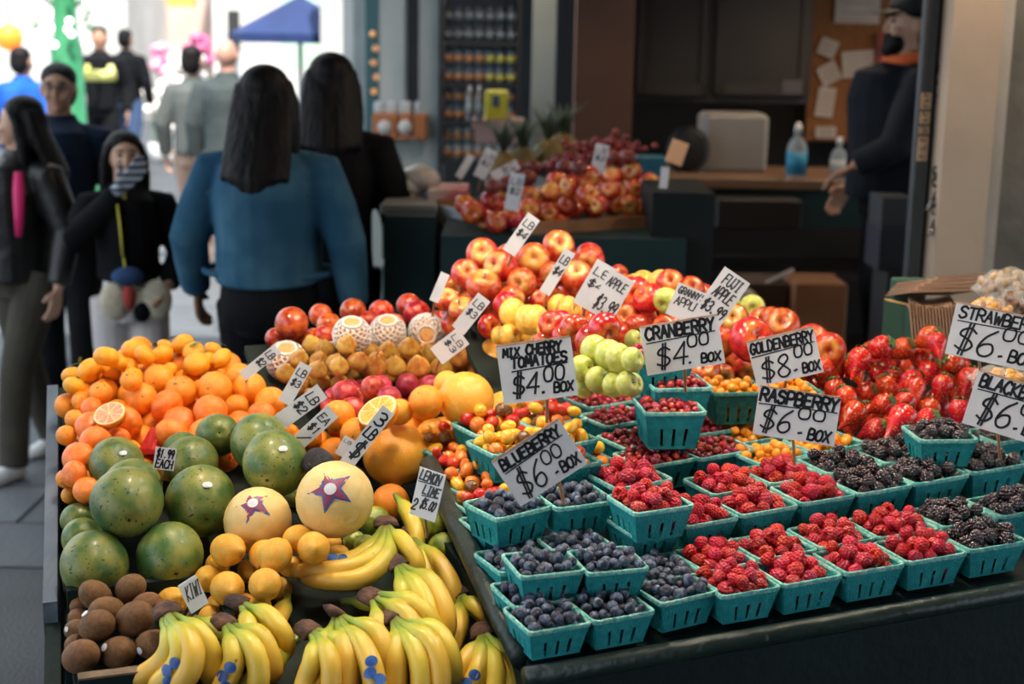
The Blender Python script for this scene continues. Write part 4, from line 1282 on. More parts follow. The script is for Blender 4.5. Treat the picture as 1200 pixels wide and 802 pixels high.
def bunch(label, crown, bans, R=.0185, sticker=None, ripe=None):
    R = R * .90
    c = bpx(crown)
    o = root('banana_bunch' if len(bans) > 1 else 'banana', c, label, 'bananas' if len(bans) > 1 else 'banana', 'bananas at the front of the stand')
    for i, q in enumerate(bans):
        pts = [c * .7 + bpx(q[0]) * .3] + [bpx(p) for p in q]
        vs, fs, al = banana_mesh(pts, R, 'banana')
        me_ = mesh('banana', [v - c for v in vs], fs, M_BAN, True)
        at = me_.attributes.new('along', 'FLOAT', 'POINT'); at.data.foreach_set('value', al)
        b = put('banana' if len(bans) > 1 else 'skin', me_, o)
        if sticker and i in sticker:
            P = spline(pts, 22); k = 15
            z = nrm(toward(P[k]) + np.array([0, 0, .5])); t = nrm(P[k + 1] - P[k - 1]); z = nrm(z - t * (z @ t)); x = np.cross(t, z)
            mb = MB(); nn = 12
            for off in ((-.010, 0), (.006, .006), (.018, -.006)):
                ring = []
                for j in range(nn):
                    a = 2 * pi * j / nn
                    uu, vv = .0095 * math.cos(a) + off[1], .0085 * math.sin(a) + off[0]
                    ring.append(P[k] - c + x * uu + t * vv + z * (math.sqrt(max(1e-5, (R * 1.08) ** 2 - uu * uu))))
                mb.add([P[k] - c + x * off[1] + t * off[0] + z * R * 1.1] + ring, [(0, 1 + j, 1 + (j + 1) % nn) for j in range(nn)])
            mb.build('sticker', ST_BLUE, b, True)
    if len(bans) > 1:
        mb = MB()
        d = nrm(bpx(bans[len(bans) // 2][0]) - c)
        side = nrm(bpx(bans[-1][0]) - bpx(bans[0][0]) + 1e-6)
        ln = .007 + .0035 * len(bans)
        oth = nrm(np.cross(d, side)); side = np.cross(oth, d)
        vs, nn = [], 12
        for q, (ka, kb) in zip((-.020, -.012, .004, .016), ((.75, .006), (.95, .0085), (1.0, .009), (1.05, .007))):
            for j in range(nn):
                a_ = 2 * pi * j / nn
                vs.append(d * (q + .002 * math.sin(j * 2.7)) + side * math.cos(a_) * ln * ka + oth * math.sin(a_) * kb)
        mb.add(vs, [(i * nn + j, i * nn + (j + 1) % nn, (i + 1) * nn + (j + 1) % nn, (i + 1) * nn + j) for i in range(3) for j in range(nn)] + [tuple(range(nn))[::-1], tuple(range(3 * nn, 4 * nn))])
        mb.build('crown', M_CROWN, o, True)
    return o
bunch('single ripe banana lying crosswise at the lower edge of the heap', (352, 742, .06), [[(345, 752, .06), (325, 772, .05), (305, 792, .04), (280, 815, .03)]], .019)
bunch('yellow banana poking out sideways between kiwis and banana bunches', (226, 722, .035), [[(236, 728, .04), (255, 736, .045), (275, 745, .04), (292, 752, .03)]], .016)
bunch('banana with a dark tip lying flat under the wide bunch', (396, 706, .03), [[(408, 705, .035), (425, 706, .04), (445, 708, .04), (470, 712, .03)]], .016)
bunch('banana lying behind the lower bunches beside the lemons', (338, 690, .03), [[(336, 705, .035), (328, 722, .04), (318, 742, .04), (312, 760, .03)]], .0165)
bunch('upright single banana with its stem beside the lemon lime card', (462, 578, .075), [[(467, 586, .08), (480, 604, .08), (488, 630, .06), (484, 655, .03)]], .017)
bunch('two bananas side by side right of the wide bunch near the limes', (479, 627, .06), [[(488, 640, .06), (500, 662, .06), (505, 690, .04), (500, 715, .02)], [(495, 641, .065), (516, 662, .07), (531, 690, .055), (532, 722, .02)]], .018)
bunch('wide bunch lying sideways on the lemons with a brown crown', (452, 613, .095), [[(440, 632, .10), (425, 652, .095), (390, 662, .085), (345, 664, .07)], [(448, 633, .105), (436, 655, .10), (400, 668, .09), (338, 670, .07)], [(456, 632, .105), (452, 655, .10), (418, 680, .085), (350, 678, .065)], [(463, 627, .10), (476, 640, .10), (487, 658, .085), (488, 680, .06)]], .0185, {0})
bunch('bunch with a dark crown between the wide bunch and the rail', (464, 660, .10), [[(468, 678, .10), (476, 700, .09), (480, 725, .07), (478, 750, .04)], [(474, 672, .105), (492, 692, .105), (504, 722, .085), (506, 755, .05)], [(480, 668, .105), (506, 684, .11), (522, 716, .09), (524, 756, .05)]], .0185)
bunch('bunch curving right in the middle of the banana heap', (434, 699, .09), [[(440, 716, .09), (444, 738, .08), (440, 760, .06), (430, 785, .03)], [(446, 704, .095), (472, 718, .10), (490, 742, .085), (495, 772, .05)], [(452, 698, .10), (480, 706, .105), (504, 726, .09), (514, 758, .05)]], .018)
bunch('bunch with a big brown crown at the lower middle of the heap', (460, 722, .095), [[(463, 742, .095), (464, 768, .085), (464, 795, .06), (462, 825, .03)], [(469, 738, .10), (488, 764, .095), (494, 795, .07), (492, 830, .03)], [(474, 734, .105), (504, 754, .105), (516, 786, .08), (516, 825, .04)], [(478, 730, .10), (512, 742, .105), (528, 770, .085), (532, 805, .04)]], .0185)
bunch('bunch with pale thick bananas left of the lower middle crown', (395, 720, .095), [[(398, 738, .095), (406, 766, .09), (406, 795, .065), (402, 828, .03)], [(404, 734, .10), (426, 760, .10), (438, 792, .08), (440, 830, .04)], [(410, 728, .10), (440, 742, .10), (452, 770, .08), (454, 800, .04)], [(390, 734, .09), (380, 755, .085), (372, 790, .06), (366, 820, .03)]], .0195, {1})
bunch('bunch with a purple-brown crown at the lower left of the heap', (360, 738, .09), [[(368, 752, .09), (366, 775, .085), (358, 798, .06), (350, 830, .03)], [(374, 748, .095), (386, 772, .095), (388, 800, .07), (384, 835, .03)], [(378, 742, .095), (396, 755, .09), (408, 778, .07), (412, 806, .04)]], .0175)
bunch('bunch with a tall dark crown behind the single crosswise banana', (278, 706, .085), [[(286, 718, .085), (292, 738, .085), (300, 760, .065), (300, 785, .03)], [(294, 712, .09), (316, 724, .095), (332, 745, .08), (336, 772, .04)]], .018)
bunch('bunch second from the kiwi crate with a small blue sticker', (262, 729, .09), [[(266, 744, .09), (274, 768, .085), (268, 792, .06), (250, 818, .03)], [(274, 740, .095), (296, 760, .095), (304, 788, .07), (300, 820, .03)], [(280, 736, .09), (306, 748, .09), (318, 775, .065), (320, 800, .03)]], .0185, {0})
bunch('green-necked bunch with large blue stickers beside the kiwi crate', (195, 716, .10), [[(192, 732, .095), (200, 756, .09), (186, 780, .06), (150, 804, .03)], [(198, 733, .10), (212, 758, .10), (204, 786, .07), (172, 814, .03)], [(204, 732, .105), (224, 756, .105), (222, 786, .08), (200, 816, .04)], [(212, 726, .10), (236, 746, .095), (248, 772, .07), (244, 806, .03)]], .0195, {1})
bunch('ripe bunch in the gap beside the berry table rail', (540, 695, .05), [[(538, 712, .055), (538, 735, .05), (532, 755, .035), (524, 775, .02)], [(549, 706, .06), (562, 716, .06), (574, 728, .05), (580, 742, .03)]], .0165)
bunch('greenish bunch lowest beside the berry table rail', (566, 740, .06), [[(560, 756, .06), (548, 774, .055), (536, 790, .04), (526, 806, .02)], [(566, 760, .065), (562, 782, .06), (552, 804, .04), (540, 826, .02)], [(572, 760, .065), (580, 782, .06), (580, 806, .04), (572, 835, .02)], [(576, 750, .065), (592, 766, .06), (600, 792, .045), (598, 822, .02)]], .0175, {1})

# ------------------------------------------------------------------ hand-lettered price cards
GL = {
 'A': '0,0 .45,1 .95,0;.2,.38 .8,.38', 'B': '.05,0 .05,1 .6,1 .85,.85 .8,.62 .55,.52 .05,.52;.55,.52 .95,.4 .95,.15 .65,0 .05,0', 'C': '.95,.85 .65,1 .3,.95 .05,.6 .05,.35 .3,.05 .65,0 .95,.15',
 'D': '.05,0 .05,1 .55,.97 .95,.6 .9,.3 .55,0 .05,0', 'E': '.95,1 .05,1 .05,0 .95,0;.05,.52 .75,.52', 'F': '.05,0 .05,1 .95,1;.05,.52 .7,.52', 'G': '.95,.85 .65,1 .3,.95 .05,.6 .05,.3 .35,0 .75,.05 .95,.42 .55,.42',
 'H': '.05,0 .05,1;.95,0 .95,1;.05,.5 .95,.5', 'I': '.5,0 .5,1;.2,1 .8,1;.2,0 .8,0', 'J': '.3,1 .95,1;.7,1 .7,.25 .5,0 .2,.05 .05,.25', 'K': '.05,0 .05,1;.9,1 .05,.45 .95,0', 'L': '.1,1 .05,0 .95,0',
 'M': '0,0 .1,1 .5,.3 .9,1 1,0', 'N': '.05,0 .05,1 .95,0 .95,1', 'O': '.5,1 .15,.85 .02,.5 .15,.12 .5,0 .85,.12 .98,.5 .85,.85 .5,1', 'P': '.05,0 .05,1 .65,1 .95,.8 .85,.55 .55,.45 .05,.45',
 'R': '.05,0 .05,1 .65,1 .92,.8 .8,.55 .05,.5;.45,.5 .98,0', 'S': '.92,.85 .6,1 .2,.95 .05,.72 .3,.55 .75,.45 .95,.25 .7,.02 .3,0 .03,.15', 'T': '0,1 1,1;.5,1 .5,0', 'U': '.05,1 .08,.25 .35,0 .65,0 .92,.25 .95,1',
 'V': '.02,1 .5,0 .98,1', 'W': '0,1 .22,0 .5,.7 .78,0 1,1', 'X': '.02,0 .98,1;.05,1 .95,0', 'Y': '.02,1 .5,.5 .98,1;.5,.5 .45,0', 'Z': '.05,1 .95,1 .05,0 .95,0', 'Q': '.5,1 .1,.8 .05,.2 .5,0 .95,.2 .9,.8 .5,1;.6,.3 1,-.1',
 '0': '.5,1 .15,.85 .03,.5 .15,.12 .5,0 .85,.12 .97,.5 .85,.85 .5,1', '1': '.25,.75 .55,1 .5,0', '2': '.08,.75 .3,1 .75,.97 .9,.7 .6,.4 .05,0 .98,.03', '3': '.1,.9 .5,1 .85,.8 .75,.58 .4,.52;.4,.52 .85,.42 .92,.18 .5,0 .08,.1',
 '4': '.7,0 .78,1 .02,.32 1,.3', '5': '.9,1 .25,1 .15,.55 .6,.6 .92,.35 .75,.05 .3,0 .05,.12', '6': '.78,1 .3,.68 .06,.3 .25,.02 .65,0 .92,.22 .75,.45 .3,.42 .1,.28', '7': '.05,1 .95,1 .4,0', '8': '.5,.55 .15,.75 .35,1 .7,1 .85,.78 .5,.55 .1,.28 .25,.02 .7,0 .92,.25 .5,.55',
 '9': '.9,.75 .6,1 .2,.9 .1,.65 .4,.48 .85,.7 .75,.3 .6,0', '$': '.9,.78 .55,.92 .15,.82 .1,.62 .4,.52 .8,.42 .92,.25 .6,.06 .05,.16;.42,1.1 .36,-.1;.64,1.1 .58,-.1', '.': '.3,0 .5,.03 .5,.08', '-': '.15,.3 .8,.36', '/': '.1,-.1 .9,1.1', ' ': ''}
INK = mat('marker_ink', (0.012, 0.013, 0.018), None, rough=.5)
INKT = mat('thin_marker_ink', (0.05, 0.05, 0.06), None, rough=.6)
CARD = mat('white_card', (0.64, 0.65, 0.68), (0.58, 0.59, 0.63), 20, .45, coat=.2)
TAPE = mat('card_tape', (0.42, 0.25, 0.17), (0.55, 0.36, 0.25), 20, .5)
STICKM = mat('wooden_stick', (0.42, 0.20, 0.08), (0.50, 0.27, 0.12), 8, .7)
def strokes(mb, text, x0, y0, x1, y1, wt, z, slant=.12, rise=0.0, jit=.03, seed=0, flat=False):
    """marker strokes of text fitted to a box, as raised ribbons"""
    rg = random.Random(seed + len(text) * 7)
    n = len(text)
    cw = (x1 - x0) / n
    hh = y1 - y0
    for i, ch in enumerate(text):
        narrow = .35 if ch in 'I1.-' else .0
        for st in GL[ch].split(';'):
            if not st:
                continue
            pts = []
            for q in st.split(' '):
                a, b = map(float, q.split(','))
                a = a * .84 + .06 if not narrow else a * .6 + .15
                X = x0 + (i + a) * cw + (b * hh) * slant
                Y = y0 + b * hh + rise * (i + a) * cw
                pts.append((X + rg.uniform(-jit, jit) * cw * .5, Y + rg.uniform(-jit, jit) * hh * .5))
            if len(pts) > 3 and ch in 'BCDGOPRSU02356890$':
                sp = spline([(a, b, 0) for a, b in pts], len(pts) * 3)
                pts = [(p[0], p[1]) for p in sp]
            for k in range(len(pts) - 1):
                a, b = np.array(pts[k]), np.array(pts[k + 1])
                d = b - a
                L = np.linalg.norm(d)
                if L < 1e-9:
                    continue
                d /= L
                nn = np.array([-d[1], d[0]]) * wt / 2
                a2, b2 = a - d * wt * .35, b + d * wt * .35
                c = [a2 - nn, b2 - nn, b2 + nn, a2 + nn]
                mb.add([(*p, z) for p in c] + [(*p, z + .0004) for p in c], [(4, 5, 6, 7), (0, 1, 5, 4), (1, 2, 6, 5), (2, 3, 7, 6), (3, 0, 4, 7)])
SIGN_MATS = {}
def sign(label, centre, size, rot, dep, lines, yaw=0.0, pitch=8, stick=None, name='price_card', tape=True, back=False, tone=CARD, shear=0.0, group='hand lettered price cards'):
    """card facing the shopper: centre and size in pixels, rot counter-clockwise; lines: (text, x0, y0, x1, y1, weight[, slant, underline, ink])"""
    c = at_depth(*centre, dep)
    n0 = toward(c); n0[2] = 0; n0 = nrm(n0)
    ya = math.radians(yaw); n = np.array([n0[0] * math.cos(ya) - n0[1] * math.sin(ya), n0[0] * math.sin(ya) + n0[1] * math.cos(ya), 0])
    pt = math.radians(pitch); n = n * math.cos(pt) + np.array([0, 0, 1]) * math.sin(pt)
    a = nrm(np.cross([0, 0, 1.0], n)); b = np.cross(n, a)
    r = math.radians(rot)
    a, b = a * math.cos(r) + b * math.sin(r), -a * math.sin(r) + b * math.cos(r)
    if shear:
        b = nrm(b + a * shear)
    w, h = size[0] * dep / F / max(.3, math.cos(ya)), size[1] * dep / F
    M = basis(a, b, n, c)
    o = root(name, label=label, cat='price card', group=group, mtx=M)
    mb = MB(); mb.box((0, 0, -.0012), (w, h, .0024)); mb.build('card', tone, o)
    if tape:
        mb = MB(); mb.box((0, h / 2 + .0008, -.0012), (w * .98, .0032, .0034)); mb.build('sleeve_edge', TAPE, o)
    tk, tn = MB(), MB()
    for li, L in enumerate(lines):
        t, x0, y0, x1, y1, wt = L[:6]
        sl = L[6] if len(L) > 6 else .12
        dst = tn if (len(L) > 8 and L[8]) else tk
        ul = L[7] if len(L) > 7 else 0
        rise = .0
        strokes(dst, t, (x0 - .5) * w, (y0 - .5) * h, (x1 - .5) * w, (y1 - .5) * h, wt * h * (.82 if li == 0 or wt > .05 else .9), .0001, sl, rise, .04, li)
        if ul:
            yy = (y0 - .5) * h - ul * h
            mb2 = [((x0 - .5) * w, yy - .02 * h), ((x1 - .5) * w, yy + .02 * h)]
            q = .012 * h
            dst.add([(mb2[0][0], mb2[0][1] - q, .0001), (mb2[1][0], mb2[1][1] - q, .0001), (mb2[1][0], mb2[1][1] + q, .0001), (mb2[0][0], mb2[0][1] + q, .0001),
                     (mb2[0][0], mb2[0][1] - q, .0005), (mb2[1][0], mb2[1][1] - q, .0005), (mb2[1][0], mb2[1][1] + q, .0005), (mb2[0][0], mb2[0][1] + q, .0005)], [(4, 5, 6, 7), (0, 1, 5, 4), (1, 2, 6, 5), (2, 3, 7, 6), (3, 0, 4, 7)])
    if tk.v:
        tk.build('lettering', INK, o)
    if tn.v:
        tn.build('thin_lettering', INKT, o)
    if not stick:
        bp = np.array(M @ Vector((0, -.45 * h, 0)))
        dp_ = bp - CAM
        bpx_ = 600 + F * (dp_ @ RT) / (dp_ @ _fw), 401 - F * (dp_ @ UP) / (dp_ @ _fw)
        stick = (bpx_[0] - 2, bpx_[1] + 10, dep + .10)
    if stick:
        e = at_depth(stick[0], stick[1] + 8, (stick[2] if len(stick) > 2 else dep + .02) + .03)
        top = np.array(M @ Vector(((stick[3] if len(stick) > 3 else 0) * w, -.30 * h, -.0045)))
        inv = M.inverted()
        mb = MB(); mb.tube([inv @ Vector(top), inv @ Vector(e)], .0028, 6); mb.build('stick', STICKM, o)
    return o
PR = lambda big, cents, unit='BOX': [('$' + big, .08, .10, .52, .50, .045, .18), (cents, .54, .34, .82, .60, .040, .12), (unit, .66, .10, .93, .28, .050, .15)]
sign('white card lettered MIX CHERRY TOMATOES $4.00 box', (629.5, 435), (88, 69), 9, 2.40, [('MIX', .07, .80, .30, .94, .050), ('CHERRY', .38, .80, .86, .96, .050), ('TOMATOES', .16, .60, .92, .77, .055, .12, .04)] + [('$4', .12, .12, .50, .48, .045, .16), ('.', .50, .12, .60, .3, .05), ('00', .56, .30, .86, .56, .040), ('BOX', .68, .10, .95, .26, .045)], stick=(641, 487, 2.43, .1))
sign('tilted white card lettered BLUEBERRY $6.00 box', (632.5, 543), (94, 62), 34.5, 2.14, [('BLUEBERRY', .06, .74, .93, .94, .065, .10, .04), ('$6', .08, .10, .50, .60, .045, .16), ('00', .52, .40, .82, .66, .040), ('-', .58, .12, .66, .3, .05), ('BOX', .68, .10, .95, .30, .050)], stick=(661, 583, 2.2, .12))
sign('white card lettered CRANBERRY $4.00 box', (799.5, 405), (92, 57), 12, 2.50, [('CRANBERRY', .05, .72, .94, .96, .070, .10, .05), ('$4', .12, .12, .55, .56, .048, .16), ('.', .52, .12, .62, .3, .05), ('00', .55, .44, .85, .70, .045), ('BOX', .70, .08, .96, .26, .055)], stick=(803, 452, 2.53, .0))
sign('white card lettered GOLDENBERRY $8.00 box', (920, 419), (79, 54), 12, 2.56, [('GOLDENBERRY', .02, .72, .97, .94, .060, .10, .05), ('$8', .08, .10, .55, .55, .048, .14), ('-', .56, .12, .66, .3, .05), ('00', .62, .44, .92, .70, .045), ('BOX', .70, .08, .97, .28, .055)], stick=(921, 478, 2.66, .0), shear=-.16)
sign('white card lettered RASPBERRY $6.00 box', (933.5, 488), (95, 57), -5, 2.44, [('RASPBERRY', .02, .72, .98, .97, .075, .10, .05), ('$6', .05, .12, .46, .60, .048, .16), ('-', .52, .10, .62, .3, .05), ('00', .50, .46, .86, .70, .045, .05), ('BOX', .66, .06, .94, .28, .060)], stick=(931, 537, 2.46, -.02))
sign('white card lettered STRAWBERRY $6.00 box beside the paper bags', (1168, 396), (106, 62), -8, 2.62, [('STRAWBERRY', .05, .74, .98, .96, .055, .10, .05), ('$6', .05, .10, .52, .62, .048, .16), ('-', .54, .10, .62, .3, .05), ('00', .54, .48, .86, .74, .040), ('BOX', .66, .10, .95, .32, .050)], stick=(1150, 446, 2.66, -.16))
sign('white card lettered BLACKBERRY $6.00 box', (1186, 480), (98, 65), -12, 2.50, [('BLACKBERRY', .05, .74, .98, .96, .060, .10, .04), ('$6', .10, .12, .54, .64, .048, .16), ('-', .56, .12, .64, .3, .05), ('00', .58, .46, .88, .70, .040), ('BOX', .68, .12, .96, .32, .050)], stick=(1172, 530, 2.56, -.12))
sign('narrow card lettered LEMON LIME standing in the limes', (501, 580), (33, 58), 0, 2.36, [('LEMON', .05, .76, .85, .96, .045, .2, .03, 1), ('LIME', .28, .50, .92, .68, .040, .2, .03, 1), ('2', .0, .12, .18, .34, .04, .2, 0, 1), ('$5.00', .30, .20, .85, .40, .035, .3, 0, 1)], yaw=-20, tape=False, stick=(484, 618, 2.40, -.1), shear=.38)
sign('small bent card lettered KIWI between kiwis and lemons', (227, 697), (24, 38), 8, 2.20, [('KIWI', .1, .40, .95, .85, .05, .2, 0, 1)], yaw=15, tape=False, shear=-.5)
sign('little two-line price card behind the mangoes', (193, 538), (24, 26), -10, 2.42, [('$1.99', .08, .55, .92, .92, .08, .1), ('EACH', .08, .08, .92, .45, .08, .1)], tape=False)
THIN = lambda *w: [(t, .12, .86 - .26 * i - .16, .9, .86 - .26 * i, .030, .1, 0, 1) for i, t in enumerate(w)]
sign('long narrow card with curly price leaning before the large grapefruit', (430, 513), (17, 84), -36, 2.42, [('3', .1, .72, .9, .93, .035, .1), ('LB', .1, .50, .9, .66, .03, .1), ('$', .1, .15, .9, .42, .030, .1)], yaw=-12, tape=False)
sign('narrow card leaning over the oranges nearest the mangoes', (367, 503), (19, 62), -48, 2.55, THIN('EA', '$1', '/'), tape=False)
sign('small stub of card beside the leaning grapefruit price', (404, 524), (13, 24), -30, 2.52, THIN('LB'), tape=False)
sign('long card leaning between the citrus heap and the plums', (351, 478), (20, 66), -54, 2.62, THIN('LB', '$2'), tape=False)
sign('narrow card below the netted fruit beside the citrus heap', (346, 450), (16, 52), -30, 2.72, THIN('LB', '$3'), tape=False)
sign('card lying low at the edge of the citrus heap', (305, 425), (13, 52), -52, 2.80, THIN('LB', '$2'), tape=False)
sign('long pale card standing among the pears and nectarines', (552, 368), (18, 50), -38, 2.95, THIN('LB', '$3'), tape=False)
sign('bent white card lying on the pears', (527, 406), (24, 40), -52, 2.85, THIN('LB', '$3'), tape=False)
sign('thin card standing left of the tall apple heap', (515, 337), (11, 36), -22, 3.0, [], tape=False)
sign('tall card rising from the top of the apple heap', (611, 275), (17, 52), -34, 3.02, THIN('LB', '$4'), tape=False)
sign('card standing in the middle of the apple heap', (653, 319), (14, 58), -30, 2.96, THIN('LB', '$4'), tape=False)
sign('rear one of two overlapping cards before the dark stall end', (697, 335), (26, 58), -28, 2.95, THIN('LB', '$4'), tape=False)
sign('front one of two overlapping apple cards, priced $3.99', (716, 347), (32, 56), -28, 2.90, [('APPLE', .12, .66, .85, .86, .035, .1, 0, 1), ('$3.99', .08, .12, .92, .42, .035, .1, 0, 1)], tape=False)
sign('card lettered GRANNY SMITH APPLE behind the cranberry card', (806, 357), (40, 40), -18, 2.84, [('GRANNY', .08, .72, .75, .92, .05, .1, 0, 1), ('SM', .78, .72, .98, .92, .045, .1, 0, 1), ('APPLE', .1, .38, .85, .62, .045, .1, 0, 1)], tape=False, shear=.1)
sign('card lettered FUJI APPLE leaning over the granny smith card', (843, 353), (36, 74), -32, 2.78, [('FUJI', .2, .76, .85, .94, .030, .1, 0, 1), ('APPLE', .15, .52, .85, .70, .030, .1, 0, 1), ('$3.99', .08, .26, .92, .44, .030, .1, 0, 1)], tape=False)

# ------------------------------------------------------------------ shaded lamps hanging over the stall
SHADE = mat('lamp_enamel', (0.55, 0.55, 0.52), None, rough=.4)
BULB = mat('lamp_bulb', (1.0, 0.82, 0.58), None, emit=12)
def pendant(u, v, z, power, label):
    p = W(u, v, z)
    o = root('pendant_lamp', p, label, 'lamp', 'lamps over the stall')
    b = MB(); b.lathe([(.05, .10), (.16, .0), (.165, .0), (.055, .11)], 20); b.build('shade', SHADE, o, True)
    b = MB(); b.ball((0, 0, .03), .035); b.build('bulb', BULB, o, True)
    b = MB(); b.tube([(0, 0, .10), (0, 0, 3.04 - z)], .006, 6); b.build('cord', mat('black_cord', (0.01, 0.01, 0.01)), o)
    d = bpy.data.lights.new('lamp_light', 'SPOT')
    d.energy = power; d.color = (1.0, 0.86, 0.68); d.spot_size = math.radians(130); d.spot_blend = .6; d.shadow_soft_size = .07
    l = bpy.data.objects.new('lamp_light', d); COL.objects.link(l); l.parent = o; l.location = (0, 0, -.02)
    return o
pendant(-.35, .75, 2.35, 30, 'lamp hanging over the citrus and mangoes')
pendant(.45, .95, 2.40, 18, 'lamp hanging over the apple rack')
pendant(.55, .15, 2.35, 19, 'lamp hanging over the blueberries and raspberries')
pendant(1.15, .55, 2.40, 20, 'lamp hanging over the strawberries')
pendant(-.30, -.05, 2.35, 17, 'lamp hanging over the bananas')

# ------------------------------------------------------------------ people
SKIN1 = mat('skin_tan', (0.34, 0.17, 0.10), (0.38, 0.20, 0.12), 6, .5, sss=.05)
SKIN2 = mat('skin_light', (0.52, 0.30, 0.20), (0.56, 0.33, 0.23), 6, .5, sss=.05)
HAIRB = mat('black_hair', (0.003, 0.0025, 0.003), (0.008, 0.006, 0.006), 30, .55, .4, 50, spec=.18, stretch=(1, 1, .15))
EYEM = mat('dark_eye', (0.012, 0.010, 0.010), None, rough=.15)
LIPM = mat('lips', (0.36, 0.10, 0.09), None, rough=.4)
def cloth(n, a, b=None, s=8, r=.85, bump=.4, bs=9):
    return mat(n, a, b, s, r, bump, bs, spec=.12, sheen=.0)
def ring_tube(mb, pts, rad, seg=14):
    mb.tube(pts, rad, seg)
def remesh(o, vox, smooth=6):
    m = o.modifiers.new('join', 'REMESH'); m.mode = 'VOXEL'; m.voxel_size = vox; m.use_smooth_shade = True
    if smooth:
        s = o.modifiers.new('soften', 'SMOOTH'); s.factor = .5; s.iterations = smooth
    return o
def hand_into(mb, wrist, d, palm_n, s=1.0, curl=.5, side=1):
    """palm and five separate, bent fingers; d runs along the hand, palm_n leaves the palm"""
    d = nrm(d); n = nrm(palm_n - d * (np.asarray(palm_n) @ d)); x = np.cross(d, n) * side
    w = np.asarray(wrist, float)
    for k in range(4):
        off = (k - 1.5) * .019 * s
        L = (.070, .080, .074, .056)[k] * s
        b0 = w + d * .012 * s + x * off * .55
        b1 = w + d * .085 * s + x * off
        mb.tube([b0, b1], [(.012 * s, .013 * s), (.0105 * s, .011 * s)], 8)
        a1, a2 = curl * .6, curl * 1.5
        k1 = b1 + (d * math.cos(a1) + n * math.sin(a1)) * L * .5
        k2 = k1 + (d * math.cos(a2) + n * math.sin(a2)) * L * .5
        mb.tube([b1, k1, k2], [.0092 * s, .0085 * s, .0070 * s], 8)
    t0 = w + d * .025 * s - x * .022 * s
    t1 = t0 + (d * .6 - x * .75 + n * .25) * .036 * s
    t2 = t1 + (d * .9 - x * .15 + n * .4) * .032 * s
    mb.tube([w + d * .005, t0, t1, t2], [.012 * s, .0125 * s, .0105 * s, .0085 * s], 8)
